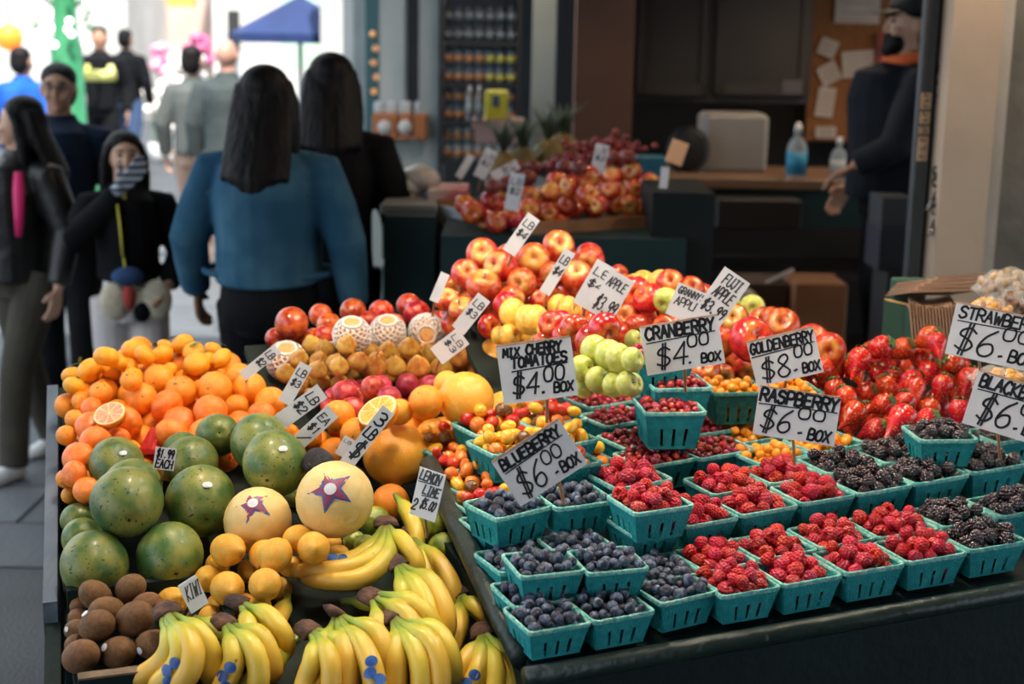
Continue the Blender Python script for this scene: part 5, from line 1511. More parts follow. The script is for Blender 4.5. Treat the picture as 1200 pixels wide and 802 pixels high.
def person(label, px, d, height, ang, top, trousers, hair, skin=SKIN1, arms=None, stride=.12, hairlen=.30, coat=1.0, hem=.92, sleeve=.97, vox=.009, headturn=0, face=True, base=0.0, shoes=None, coatlen=None, glasses=False, cap=None, hairwide=1.0, group='people walking in the street', bald=False, x0=None, y0=None, legs_at=None, gear=None, backpack=None):
    g0 = at_depth(px, 60, d)
    X, Y = (g0[0], g0[1]) if x0 is None else (x0, y0)
    k = height / 1.70
    M = Matrix.Translation((X, Y, base)) @ Matrix.Rotation(math.radians(ang), 4, 'Z') @ Matrix.Scale(k, 4)
    o = root('person', label=label, cat='person', group=group, mtx=M)
    arms = arms or {}
    A = {}
    for s, nm in ((-1, 'R'), (1, 'L')):
        A[s] = arms.get(nm, [(s * .245, .03, 1.13), (s * .255, -.05, .88)])
    hip = {s: np.array([s * .085, 0, .90]) for s in (-1, 1)}
    foot = {s: np.array([s * .095, -s * stride, .07]) for s in (-1, 1)}
    knee = {s: (hip[s] + foot[s]) / 2 + np.array([0, -.05, .02]) for s in (-1, 1)}
    # body: one skin surface from head to feet
    b = MB()
    b.tube([(0, 0, .86), (0, 0, 1.05), (0, 0, 1.28), (0, .005, 1.40), (0, .01, 1.46)], [(.13, .09), (.115, .08), (.135, .09), (.12, .07), (.055, .055)], 14)
    b.tube([(0, .012, 1.42), (0, .0, 1.54)], [(.058, .058), (.052, .056)], 12)
    for s in (-1, 1):
        sh = np.array([s * .165, .005, 1.395]); el, wr = np.array(A[s][0], float), np.array(A[s][1], float)
        b.tube([(s * .05, 0, 1.38), sh, (sh + el) / 2, el, (el + wr) / 2, wr], [.045, .05, .043, .036, .034, .024], 10)
        pn = np.array(A[s][2], float) if len(A[s]) > 2 else np.array([-s, 0, 0.0])
        hand_into(b, wr, wr - el, pn, 1.0, .5, s)
        b.tube([hip[s] + (0, 0, .02), (hip[s] + knee[s]) / 2, knee[s], (knee[s] + foot[s]) / 2 + (0, .02, 0), foot[s]], [.075, .068, .05, .045, .032], 12)
        b.tube([foot[s] + (0, .03, -.03), foot[s] + (0, -.16, -.04)], [.035, .03], 8)
    ht = math.radians(headturn); ch, sh_ = math.cos(ht), math.sin(ht)
    def H(x, y, z):
        return np.array([x * ch - y * sh_, x * sh_ + y * ch, z])
    b.ball(H(0, .012, 1.615), (.074, .092, .098), 18, 14)
    b.ball(H(0, -.022, 1.555), (.055, .062, .062), 16, 12)
    b.ball(H(0, -.086, 1.585), (.013, .020, .022), 10, 8)
    b.tube([H(0, -.082, 1.625), H(0, -.094, 1.588)], [.009, .013], 8)
    b.ball(H(0, -.070, 1.515), (.022, .018, .016), 10, 8)
    for s in (-1, 1):
        b.ball(H(s * .078, .015, 1.60), (.010, .020, .032), 10, 8)
        b.ball(H(s * .036, -.062, 1.575), (.024, .022, .022), 10, 8)
    remesh(b.build('body', skin, o), vox * .8, 3)
    if face:
        for s in (-1, 1):
            e = MB(); e.ball(H(s * .030, -.076, 1.618), (.012, .008, .007), 10, 8); e.build('eye', EYEM, o, True)
            e = MB(); e.tube([H(s * .014, -.083, 1.637), H(s * .030, -.083, 1.642), H(s * .048, -.073, 1.635)], .0045, 6); e.build('eyebrow', HAIRB, o, True)
        e = MB(); e.tube([H(-.022, -.078, 1.545), H(0, -.086, 1.543), H(.022, -.078, 1.545)], [.004, .007, .004], 8); e.build('mouth', LIPM, o, True)
        if glasses:
            e = MB()
            for s in (-1, 1):
                e.tube([H(s * .032 + .022 * math.cos(a), -.094, 1.617 + .017 * math.sin(a)) for a in np.linspace(0, 2 * pi, 15)], .0028, 6, False)
                e.tube([H(s * .054, -.092, 1.62), H(s * .078, .0, 1.625)], .0025, 6)
            e.tube([H(-.010, -.094, 1.618), H(.010, -.094, 1.618)], .0028, 6)
            e.build('glasses', mat('black_frame', (0.008, 0.008, 0.008), None, rough=.3), o, True)
    # hair
    if not bald:
        h = MB()
        h.ball(H(0, .031, 1.657), (.085, .095, .074), 18, 14)
        h.ball(H(0, .062, 1.600), (.082, .062, .10), 18, 14)
        if hairlen > .1:
            zb = 1.60 - hairlen
            for q in np.linspace(-1, 1, 7):
                xx = q * .075 * hairwide
                h.tube([H(xx * .9, .055 + .02 * (1 - q * q), 1.66), H(xx * 1.05, .085 + .03 * (1 - q * q), 1.55), H(xx * 1.15, max(.10, .140 * coat) + .035 * (1 - q * q), (1.5 + zb) / 2), H(xx * .42, max(.105, .150 * coat) + .03 * (1 - q * q), zb + .13 * abs(q))], [.030, .036, .032, .010], 8)
            for s in (-1, 1):
                h.tube([H(s * .062, -.02, 1.67), H(s * .088, .01, 1.60), H(s * .092 * hairwide, .03, 1.50), H(s * .10 * hairwide, .035, max(zb, 1.36))], [.022, .026, .030, .014], 8)
        remesh(h.build('hair', hair, o), vox, 4)
    if cap is not None:
        h = MB(); h.lathe([(.094, 0), (.096, .03), (.085, .075), (.05, .10), (.01, .105)], 20, Matrix.Translation(Vector(H(0, .015, 1.655))))
        h.build('cap', cap, o, True)
        h = MB(); vs = []
        for q in np.linspace(-1, 1, 9):
            a = q * .95
            vs += [H(.088 * math.sin(a), .015 - .088 * math.cos(a), 1.668), H(.080 * math.sin(a), -.075 - .075 * math.cos(a) * 1.0, 1.650), ]
        n9 = len(vs)
        vs += [v - (0, 0, .005) for v in vs]
        h.add(vs, [(2 * i, 2 * i + 1, 2 * i + 3, 2 * i + 2) for i in range(8)] + [(n9 + 2 * i + 2, n9 + 2 * i + 3, n9 + 2 * i + 1, n9 + 2 * i) for i in range(8)] + [(2 * i + 1, n9 + 2 * i + 1, n9 + 2 * i + 3, 2 * i + 3) for i in range(8)])
        h.build('cap_peak', cap, o, True)
    # trousers and shoes
    t = MB()
    t.tube([(0, 0, .82), (0, 0, .92), (0, 0, 1.02)], [(.155, .115), (.165, .12), (.15, .105)], 16)
    for s in (-1, 1):
        t.tube([hip[s] + (0, 0, .03), (hip[s] + knee[s]) / 2, knee[s], (knee[s] + foot[s]) / 2, foot[s] + (0, .01, .0)], [(.098, .105), (.092, .095), .075, .07, .066], 14)
    remesh(t.build('trousers', trousers, o), vox, 5)
    for s in (-1, 1):
        q = MB()
        q.tube([foot[s] + (0, .055, -.025), foot[s] + (0, .0, -.02), foot[s] + (0, -.10, -.035), foot[s] + (0, -.19, -.045)], [(.040, .040), (.044, .048), (.046, .035), (.030, .022)], 12)
        q.build('shoe', shoes or mat('black_shoe', (0.015, 0.015, 0.016), None, rough=.4), o, True)
    # upper garment
    j = MB()
    c = coat
    rings = [(0, 0, hem), (0, 0, 1.02), (0, 0, 1.16), (0, 0, 1.30), (0, .005, 1.40), (0, .012, 1.455), (0, .01, 1.49)]
    rr = [(.175 * c, .135 * c), (.175 * c, .13 * c), (.178 * c, .13 * c), (.188 * c, .135 * c), (.172 * c, .115 * c), (.090, .088), (.070, .072)]
    if coatlen:
        rings = [(0, 0, coatlen), (0, 0, (coatlen + hem) / 2)] + rings
        rr = [(.22 * c, .17 * c), (.20 * c, .155 * c)] + rr
    j.tube(rings, rr, 20)
    for s in (-1, 1):
        sh = np.array([s * .170, .005, 1.395]); el, wr = np.array(A[s][0], float), np.array(A[s][1], float)
        we = el + (wr - el) * sleeve
        ca = min(c, 1.12)
        sh = np.array([s * .150 * min(c, 1.25), .005, 1.365])
        j.tube([(s * .02, .005, 1.415), sh, (sh + el) / 2, el, (el + we) / 2, we], [.050, .072 * ca, .068 * ca, .060 * ca, .054 * ca, .046 * ca], 14)
    remesh(j.build('jacket', top, o), vox, 4)
    return o, M
DENIM = cloth('denim_jacket', (0.022, 0.080, 0.140), (0.050, 0.130, 0.195), 5)
BLACKC = cloth('black_cloth', (0.004, 0.0045, 0.006), (0.007, 0.0075, 0.009), 6)
NAVY = cloth('navy_cloth', (0.006, 0.013, 0.028), (0.010, 0.018, 0.036), 6)
OLIVE = cloth('dark_olive_trousers', (0.050, 0.045, 0.035), (0.065, 0.058, 0.045), 6)
CREAM = cloth('cream_trousers', (0.50, 0.46, 0.46), (0.58, 0.54, 0.52), 5)
LEATHER = mat('black_leather', (0.005, 0.005, 0.005), (0.010, 0.0095, 0.009), 8, .45, .4, 14)
GREYJ = cloth('grey_jacket', (0.040, 0.052, 0.052), (0.055, 0.068, 0.068), 5)
WHITESHOE = mat('white_shoe', (0.62, 0.62, 0.62), (0.5, 0.5, 0.52), 8, .5)
def extra(o, name, mb, m, vox=None, smooth=True):
    q = mb.build(name, m, o, smooth)
    if vox:
        remesh(q, vox, 3)
    return q
# woman in a denim jacket, seen from behind
o, M = person('person in a blue denim jacket with long dark hair walking away', 312, 4.75, 1.655, 176, DENIM, BLACKC, HAIRB, SKIN1, {'R': [(-.275, .04, 1.14), (-.29, -.03, .90)], 'L': [(.27, .03, 1.14), (.285, -.10, .93)]}, .10, .38, 1.36, 1.0, .90, face=False, hairwide=1.0)
mb = MB(); mb.tube([(0, 0, .86), (0, 0, .95), (0, 0, 1.08)], [(.225, .165), (.225, .165), (.20, .15)], 20); extra(o, 'shirt_hem', mb, BLACKC)
mb = MB(); mb.tube([(.222 * math.cos(a), .17 * math.sin(a), 1.035) for a in np.linspace(0, 2 * pi, 33)], (.012), 6, False); extra(o, 'jacket_hem', mb, DENIM)
mb = MB(); mb.tube([(.225 * math.cos(a) * .95, .178 * math.sin(a), 1.33 - .03 * abs(math.cos(a))) for a in np.linspace(.25, pi - .25, 15)], .004, 6); extra(o, 'yoke_seam', mb, DENIM)
# dark coat beside her
o, M = person('person in a long black coat with long black hair walking away', 388, 5.35, 1.69, 186, BLACKC, BLACKC, HAIRB, SKIN1, None, .12, .32, 1.15, .92, .95, face=False, coatlen=.32)
mb = MB(); mb.tube([(-.22, .02, 1.40), (-.24, .04, 1.1), (-.245, .03, .75)], .006, 6); extra(o, 'bag_strap', mb, mat('pink_strap', (0.35, 0.08, 0.12)))
# woman at the left edge
o, M = person('person in a black leather jacket over navy with a pink strap at the frame edge', 16, 5.75, 1.50, -28, LEATHER, OLIVE, HAIRB, SKIN2, None, .22, .34, 1.12, .90, .93, headturn=-50, shoes=WHITESHOE)
mb = MB(); mb.tube([(0, -.06, .93), (0, -.07, 1.1), (0, -.06, 1.30), (0, -.02, 1.45)], [(.13, .095), (.135, .10), (.13, .10), (.06, .06)], 16); extra(o, 'navy_top', mb, NAVY)
mb = MB(); mb.tube([(.13, -.13, 1.40), (.165, -.165, 1.32), (.165, -.17, 1.22), (.15, -.165, 1.12)], [(.018, .008), (.026, .008), (.022, .008), (.014, .008)], 8); extra(o, 'backpack_strap', mb, mat('pink_strap_bright', (0.75, 0.02, 0.16)))
# man with glasses
o, M = person('person with short dark hair and glasses in a navy jacket', 66, 6.5, 1.61, 8, NAVY, BLACKC, HAIRB, SKIN1, None, .12, .05, 1.18, .90, .95, glasses=True)
# girl with a striped glove at her mouth
o, M = person('person holding a striped glove to the mouth, black jacket and pale wide trousers', 142, 5.6, 1.38, 20, BLACKC, CREAM, HAIRB, SKIN2,
              {'R': [(-.26, -.10, 1.22), (-.04, -.17, 1.47), (0, 1, .2)], 'L': [(.25, .0, 1.14), (.16, -.20, 1.00)]}, .10, .30, 1.14, 1.06, .90)
def stripes():
    m = bpy.data.materials.new('striped_knit'); m.use_nodes = True
    N, L = m.node_tree.nodes, m.node_tree.links
    t = N.new('ShaderNodeTexCoord'); w = N.new('ShaderNodeTexWave'); w.inputs['Scale'].default_value = 9; w.bands_direction = 'Z'
    L.new(t.outputs['Object'], w.inputs['Vector'])
    c = N.new('ShaderNodeValToRGB'); c.color_ramp.interpolation = 'CONSTANT'
    c.color_ramp.elements[0].color = (.03, .04, .07, 1); c.color_ramp.elements[1].color = (.38, .42, .48, 1); c.color_ramp.elements[1].position = .45
    L.new(w.outputs['Fac'], c.inputs[0]); L.new(c.outputs[0], N['Principled BSDF'].inputs['Base Color']); N['Principled BSDF'].inputs['Roughness'].default_value = .9
    return m
mb = MB(); hand_into(mb, (-.04, -.17, 1.47), np.array([.22, -.07, .25]), np.array([0, 1, .2]), 1.18, .5, -1); mb.tube([(-.09, -.155, 1.42), (-.035, -.172, 1.48)], [.036, .034], 10)
extra(o, 'glove', mb, stripes(), .006)
LANY = mat('yellow_lanyard', (0.52, 0.46, 0.05), None, rough=.6)
mb = MB(); mb.tube([(-.06 + .036 * math.cos(a), -.165, 1.43 + .036 * math.sin(a)) for a in np.linspace(0, 2 * pi, 17)], .010, 6, False); mb.tube([(-.06, -.20, 1.40), (-.05, -.21, 1.26), (-.045, -.21, 1.16)], [(.030, .005), (.036, .005), (.024, .005)], 8)
mb.tube([(-.04, -.21, 1.15), (-.03, -.215, 1.02), (-.05, -.21, .96)], [(.020, .005), (.017, .005), (.017, .005)], 8); extra(o, 'lanyard', mb, LANY)
# plush toy hanging from the lanyard
pm = M @ Matrix.Translation((0.0, -.25, .95))
pt = root('plush_toy', label='cream plush toy with red and blue details held before a black jacket', cat='toy', mtx=pm)
PLUSH = mat('cream_plush', (0.50, 0.44, 0.33), (0.58, 0.52, 0.40), 20, .95, .5, 60)
mb = MB(); mb.ball((-.09, 0, .0), (.075, .05, .095)); mb.ball((.10, 0, .0), (.075, .05, .10)); mb.ball((0, .01, 0), (.08, .045, .06)); remesh(mb.build('body', PLUSH, pt), .008, 3)
mb = MB(); mb.ball((-.03, -.02, .02), (.035, .035, .06)); mb.build('red_patch', mat('red_plush', (0.40, 0.05, 0.04), None, rough=.9), pt, True)
mb = MB(); mb.ball((-.03, -.01, .12), (.075, .05, .045)); mb.build('blue_cap', mat('blue_plush', (0.02, 0.06, 0.16), None, rough=.9), pt, True)
mb = MB(); mb.ball((.03, -.02, -.05), (.04, .035, .05)); mb.build('black_patch', BLACKC, pt, True)
# farther walkers
person('bald person in a grey quilted jacket walking away far down the street', 266, 10.5, 1.72, 175, GREYJ, mat('beige_trousers', (0.42, 0.30, 0.24), None, rough=.9), HAIRB, mat('skin_pinkish', (0.50, 0.26, 0.19)), None, .15, 0, 1.28, .90, .95, vox=.014, face=False, bald=True, group='people far down the street')
person('person in a dark jacket with a pale stripe beside the bald walker', 226, 10.9, 1.66, 172, cloth('striped_dark_jacket', (0.025, 0.030, 0.030), (0.09, 0.10, 0.095), 2), mat('tan_trousers', (0.36, 0.24, 0.18), None, rough=.9), HAIRB, SKIN2, None, .15, .04, 1.15, .90, .95, vox=.014, face=False, group='people far down the street')
o, M = person('person in dark uniform with a yellow vest far down the street', 117, 15.5, 1.80, 10, BLACKC, BLACKC, HAIRB, SKIN1, None, .15, .04, 1.15, .90, .95, vox=.016, face=False, group='people far down the street')
mb = MB(); mb.tube([(0, 0, 1.19), (0, 0, 1.27), (0, 0, 1.35)], [(.215, .16), (.22, .165), (.20, .15)], 20); extra(o, 'yellow_vest', mb, mat('hi_vis_yellow', (0.62, 0.60, 0.12), (0.75, 0.72, 0.30), 6, .7))
person('person in dark clothes walking behind the yellow vest', 148, 17.5, 1.78, 170, BLACKC, mat('blue_jeans', (0.03, 0.06, 0.13), None, rough=.9), HAIRB, SKIN1, None, .2, .04, 1.15, .90, .95, vox=.016, face=False, group='people far down the street')
person('person in a bright blue jacket at the far left of the street', 26, 11.5, 1.62, 165, cloth('bright_blue_jacket', (0.012, 0.08, 0.40), (0.02, 0.11, 0.48), 5), BLACKC, HAIRB, SKIN1, None, .12, .10, 1.2, .90, .95, vox=.014, face=False, group='people far down the street')
# stallholder in a black cap
ORG = mat('orange_lining', (0.70, 0.10, 0.02), (0.78, 0.16, 0.04), 5, .8)
o, M = person('stallholder in a black cap and black hooded jacket resting a hand', 1062, 6.4, 1.80, -84, cloth('black_hoodie', (0.012, 0.016, 0.024), (0.018, 0.022, 0.030), 6), BLACKC, HAIRB, SKIN2, {'L': [(.26, -.12, 1.12), (.20, -.26, 1.04), (0, 0, -1)], 'R': [(-.25, .02, 1.14), (-.26, -.12, .92)]}, .04, .03, 1.25, .90, .93, cap=mat('black_cap', (0.010, 0.012, 0.014), None, rough=.8), base=.17, group='stallholder')
mb = MB(); mb.ball((0, -.050, 1.535), (.058, .050, .055)); mb.ball((0, -.075, 1.505), (.040, .030, .035)); extra(o, 'beard', mb, HAIRB, .008)
mb = MB(); mb.tube([(.10 * math.cos(a), .02 + .09 * math.sin(a), 1.475 + .02 * math.sin(a)) for a in np.linspace(0, 2 * pi, 25)], .026, 8, False); extra(o, 'hood_lining', mb, ORG)
mb = MB(); mb.tube([(.03, -.185, 1.40), (.03, -.205, 1.2), (.03, -.20, 1.0), (.03, -.19, .9)], .012, 6); extra(o, 'front_trim', mb, ORG)
fl = MB(); fl.box((0, 0, .085), (1.6, 1.2, .17)); pf = fl.build('duckboard_platform', WOODW, mtx=Matrix.Translation((M.translation.x + .25, M.translation.y + .1, 0))); tag(pf, 'low wooden platform under the stallholder', 'platform')

# ------------------------------------------------------------------ things behind and beside the stall
def boxpx(mb, x0, y0, x1, y1, d, thick, o=None):
    """box whose front face spans the pixel rectangle at depth d (upright, facing along the view's ground direction)"""
    a, b = at_depth(x0, y1, d), at_depth(x1, y0, d)
    c = (a + b) / 2
    off = o.location if o is not None else Vector((0, 0, 0))
    mb.box((c[0] - off[0], c[1] + thick / 2 - off[1], c[2] - off[2]), (abs(b[0] - a[0]), thick, abs(b[2] - a[2])))
    return mb
def simple(name, label, cat, x0, y0, x1, y1, d, thick, m, group=None, bevel=.006):
    a, b = at_depth(x0, y1, d), at_depth(x1, y0, d)
    c = (a + b) / 2
    mb = MB(); mb.box((0, thick / 2, 0), (abs(b[0] - a[0]), thick, abs(b[2] - a[2])), None, bevel)
    o = put(name, mb.mesh(name, m), loc=tuple(c))
    return tag(o, label, cat, group)
def gx(px, d):
    return float(at_depth(px, 60, d)[0])
def zx(py, d, px=600):
    return float(at_depth(px, py, d)[2])
def wallbox(name, x0, x1, y0, y1, z0, z1, m, kind=True):
    mb = MB(); mb.box(((x0 + x1) / 2, (y0 + y1) / 2, (z0 + z1) / 2), (x1 - x0, y1 - y0, z1 - z0))
    o = mb.build(name, m)
    return struct(o) if kind else o
DARKW = mat('shop_dark_wall', (0.010, 0.009, 0.009), (0.016, 0.014, 0.013), 2, .9, spec=.15)
BROWNW = mat('brown_painted_wall', (0.095, 0.040, 0.022), (0.12, 0.052, 0.030), 3, .7)
CREAMW = mat('cream_post_paint', (0.42, 0.43, 0.40), (0.36, 0.38, 0.36), 3, .7, .1, 20)
TEALW = mat('teal_post_paint', (0.030, 0.10, 0.11), None, rough=.6)
GREYW = mat('grey_post_paint', (0.26, 0.30, 0.30), (0.22, 0.26, 0.26), 3, .7)
BEIGE = mat('beige_pillar_paint', (0.52, 0.41, 0.31), (0.46, 0.36, 0.27), 2.5, .75, .12, 30)
CONC = mat('rough_concrete', (0.20, 0.19, 0.165), (0.15, 0.145, 0.13), 6, .9, .7, 12)
# right-hand pillar and wall
d = 4.5
xa, xb = gx(1106, d), gx(1163, d)
wallbox('trim_1', xa, xb, at_depth(1130, 200, d)[1], at_depth(1130, 200, d)[1] + .16, 0, 3.04, BEIGE)
wallbox('trim_2', xb - .012, xb + .045, at_depth(1130, 200, d)[1] + .03, at_depth(1130, 200, d)[1] + .19, 0, 3.04, mat('pale_corner_paint', (0.46, 0.43, 0.38), (0.40, 0.37, 0.33), 4, .7, .2, 25))
wallbox('wall_right', xb + .04, xb + 2.2, at_depth(1130, 200, d)[1] + .12, at_depth(1130, 200, d)[1] + .35, 0, 3.04, CONC)
# dark metal post with chain
pd = 4.62
po = root('metal_post', (gx(1084, pd), at_depth(1084, 200, pd)[1], 0), 'dark grey metal post with a strip of lettered tape beside the beige pillar', 'post')
mb = MB(); mb.box((-.012, 0, 1.52), (.045, .04, 3.04), None, .004); mb.build('front_flange', mat('grey_metal', (0.055, 0.065, 0.072), (0.045, 0.052, 0.06), 4, .45), po)
mb = MB(); mb.box((.045, .03, 1.52), (.075, .05, 3.04), None, .004); mb.build('dark_channel', mat('black_metal', (0.010, 0.011, 0.012), None, rough=.5), po)  # channel in a darker metal than the front flange
for k, (ya, yb) in enumerate(((108, 127), (130, 144), (147, 156), (159, 188))):
    za, zb_ = zx(ya, pd, 1080), zx(yb, pd, 1080)
    mb = MB(); mb.box((-.012, -.0215, (za + zb_) / 2), (.032, .002, za - zb_)); t = mb.build('tape_label', mat('masking_tape', (0.50, 0.33, 0.20), (0.55, 0.38, 0.25), 20, .7), po)
    lt = MB(); nch = (3, 2, 2, 3)[k]
    for i in range(nch):
        zc = za + (zb_ - za) * (i + .5) / nch
        lt.box((-.012, -.0228, zc), (.018, .0006, .0035)); lt.box((-.018 + .012 * (i % 2), -.0228, zc + .004), (.0035, .0006, .008))
    lt.build('marker_print', INK, t)
cm = mat('chain_steel', (0.045, 0.042, 0.04), (0.08, 0.07, 0.06), 10, .45, metal=.7)
def chain(label, pts, dd, n):
    P = spline([at_depth(*p, dd) for p in pts], n)
    o = root('chain', P[0], label, 'chain')
    for i in range(n - 1):
        t = nrm(P[i + 1] - P[i]); c = (P[i] + P[i + 1]) / 2 - P[0]
        x, y, z = frame(t, (i % 2) * pi / 2)
        L = np.linalg.norm(P[i + 1] - P[i])
        mb = MB(); mb.tube([c + x * .010 * math.cos(a) + t * L * .68 * math.sin(a) for a in np.linspace(0, 2 * pi, 15)], .0034, 6, False)
        mb.build('link', cm, o, True)
    return o
chain('rusty chain hanging in front of the dark metal post', [(1092, -20), (1094, 30), (1099, 80), (1104, 125), (1105, 145)], pd - .06, 18)
chain('short chain with a bolt hanging lower on the post', [(1099, 190), (1096, 208), (1098, 228), (1095, 250)], pd - .06, 9)
mb = MB(); mb.tube([at_depth(1098, 226, pd - .05), at_depth(1086, 248, pd - .06)], .006, 8); o = mb.build('steel_pin', mat('steel', (0.25, 0.25, 0.25), None, rough=.35, metal=.8), None, True); tag(o, 'steel pin dangling from the short chain', 'pin')
mb = MB(); mb.tube([at_depth(1097, 256, pd - .05), at_depth(1090, 273, pd - .06), at_depth(1090, 276, pd - .06)], [.007, .008, .013], 10); o = mb.build('bolt', mat('steel', (0.25, 0.25, 0.25), None, rough=.35, metal=.8), None, True); tag(o, 'steel bolt with a round head below the short chain', 'bolt')
# green boards at the table's far end, paper bags, bagged nuts
GRB = mat('green_board', (0.022, 0.075, 0.055), (0.028, 0.090, 0.066), 4, .55, .1, 30)
d2 = 3.75
simple('green_partition', 'upright dark green partition beneath the black post', 'partition', 1006, 312, 1062, 1230, d2, .03, GRB)
ed = root('end_board', W(1.42, .86, 0), 'green table end board with a scuffed yellow slanting edge', 'board')
pA, pB, pC, pD = at_depth(1036, 352, 3.46), at_depth(1062, 358, 3.45), at_depth(1112, 415, 3.38), at_depth(1180, 470, 3.34)
q = [pA, pB, pC, pD]
lo = [np.array([p[0], p[1], .9]) for p in q]
back = np.array([.006, .018, 0])
vs = [p - np.array(ed.location) for p in q + lo]; vs += [v + back for v in vs]
mb = MB(); n = 4
mb.add(vs, [(4, 5, 1, 0), (5, 6, 2, 1), (6, 7, 3, 2), (8, 9, 13, 12), (9, 10, 14, 13), (10, 11, 15, 14), (0, 1, 9, 8), (1, 2, 10, 9), (2, 3, 11, 10), (0, 8, 12, 4), (3, 7, 15, 11)])
mb.build('board', GRB, ed)
mb = MB(); mb.tube([p - np.array(ed.location) + back / 2 for p in q], .004, 6); mb.build('worn_edge', mat('worn_yellow_edge', (0.45, 0.26, 0.09), (0.30, 0.20, 0.08), 20, .7), ed, True)
KRAFT = mat('kraft_paper', (0.34, 0.20, 0.125), (0.38, 0.235, 0.15), 10, .8, .15, 30)
sh = root('bag_shelf', at_depth(1150, 412, 3.42), 'dark green shelf carrying paper bags and bagged nuts', 'shelf')
mb = MB(); mb.box((.13, .14, -.012), (.46, .30, .024), None, .004); mb.build('shelf_board', GRB, sh)
mb = MB(); mb.box((.10, .14, -.55), (.44, .28, 1.05)); mb.build('cabinet', GRB, sh)
bz = float(sh.location.z)
for i in range(16):
    # folded kraft bags standing like cards in a row, their saw-cut tops up
    t = i / 15
    p = at_depth(1085 + 52 * t, 372 + 3 * t, 3.36 + .006 * t)
    bag = MB()
    w_, h_ = .135, .115 - .012 * math.sin(t * 3)
    lean = .16
    vs = []
    for th in (0, .0035):
        for k in range(13):
            yy = -w_ / 2 + w_ * k / 12
            vs.append((th + h_ * lean * .0, yy, 0))
        for k in range(13):
            yy = -w_ / 2 + w_ * k / 12
            vs.append((th - h_ * lean, yy, h_ - .003 * (k % 2)))
    fs = []
    for k in range(12):
        fs += [(k, k + 1, 13 + k + 1, 13 + k), (26 + k + 1, 26 + k, 39 + k, 39 + k + 1), (13 + k, 13 + k + 1, 39 + k + 1, 39 + k)]
    fs += [(0, 13, 39, 26), (12, 38, 51, 25)]
    bag.add(vs, fs)
    o = bag.build('paper_bag', KRAFT, mtx=Matrix.Translation((p[0], p[1] + .09, bz + .0005)) @ Matrix.Rotation(math.radians(-14 + i * .5), 4, 'Z'))
    tag(o, 'flat brown paper bag standing in the row behind the strawberries', 'paper bag', 'row of upright brown paper bags')
for i in range(5):
    p = at_depth(1080 + i * 3, 352 - i * 3, 3.38 + .015 * i)
    b2 = MB(); b2.box((0, 0, 0), (.17, .13, .004)); fl_ = MB()
    o = b2.build('paper_bag', KRAFT, mtx=Matrix.Translation((p[0] + .05, p[1] + .10, bz + .122 + .006 * i)) @ Matrix.Rotation(math.radians(12 + 5 * i), 4, 'Z') @ Matrix.Rotation(math.radians(-14), 4, 'X'))
    b3 = MB(); b3.box((0, -.060, .003), (.168, .012, .003)); b3.build('folded_lip', KRAFT, o)
    tag(o, 'brown paper bag lying flat on the upright bags', 'paper bag', 'brown paper bags lying flat')
PLAST = mat('clear_film', (0.92, 0.90, 0.88), None, rough=.12, trans=.0, alpha=.22, coat=.6)
def nut_bag(px, py, dd, r, label, m, seed):
    rg = random.Random(seed)
    p = at_depth(px, py, dd)
    o = root('nut_bag', (p[0], p[1], p[2]), label, 'bag', 'clear bags of nuts and dried fruit')
    vs, fs = icosphere(3)
    out = []
    for v in vs:
        k = 1 + .12 * math.sin(v[0] * 9 + seed) * math.sin(v[2] * 8) + .06 * math.sin(v[1] * 17 + v[0] * 13)
        out.append((v[0] * r * 1.35 * k, v[1] * r * .9 * k, v[2] * r * .72 * k))
    put('film', mesh('film', out, fs, PLAST, True), o)
    nut = MB(); nut.ball((0, 0, 0), (.011, .009, .008), 10, 6)
    nm = nut.mesh('nut', m, True)
    for i in range(46):
        v = nrm([rg.gauss(0, 1), rg.gauss(-.4, 1), rg.gauss(.1, 1)])
        q = v * rg.uniform(.7, .88)
        n_ = put('nut', nm, o)
        n_.location = (q[0] * r * 1.35, q[1] * r * .9, q[2] * r * .72); n_.rotation_euler = (rg.uniform(0, 3), rg.uniform(0, 3), rg.uniform(0, 3))
    return o
NUT1 = mat('pistachio', (0.52, 0.36, 0.20), (0.42, 0.27, 0.13), 30, .7)
NUT2 = mat('dried_mango', (0.80, 0.42, 0.07), (0.70, 0.32, 0.05), 30, .5)
NUT3 = mat('dark_date', (0.12, 0.05, 0.025), (0.20, 0.09, 0.04), 20, .4)
nut_bag(1183, 336, 3.30, .056, 'clear bag of pale nuts at the top of the bag shelf', NUT1, 1)
nut_bag(1160, 364, 3.20, .037, 'clear bag of dried orange fruit above the strawberry card', NUT2, 2)
nut_bag(1196, 356, 3.22, .039, 'clear bag of dark dates at the frame edge', NUT3, 3)
nut_bag(1170, 447, 2.84, .040, 'clear bag of dried orange fruit below the strawberry card', NUT2, 4)

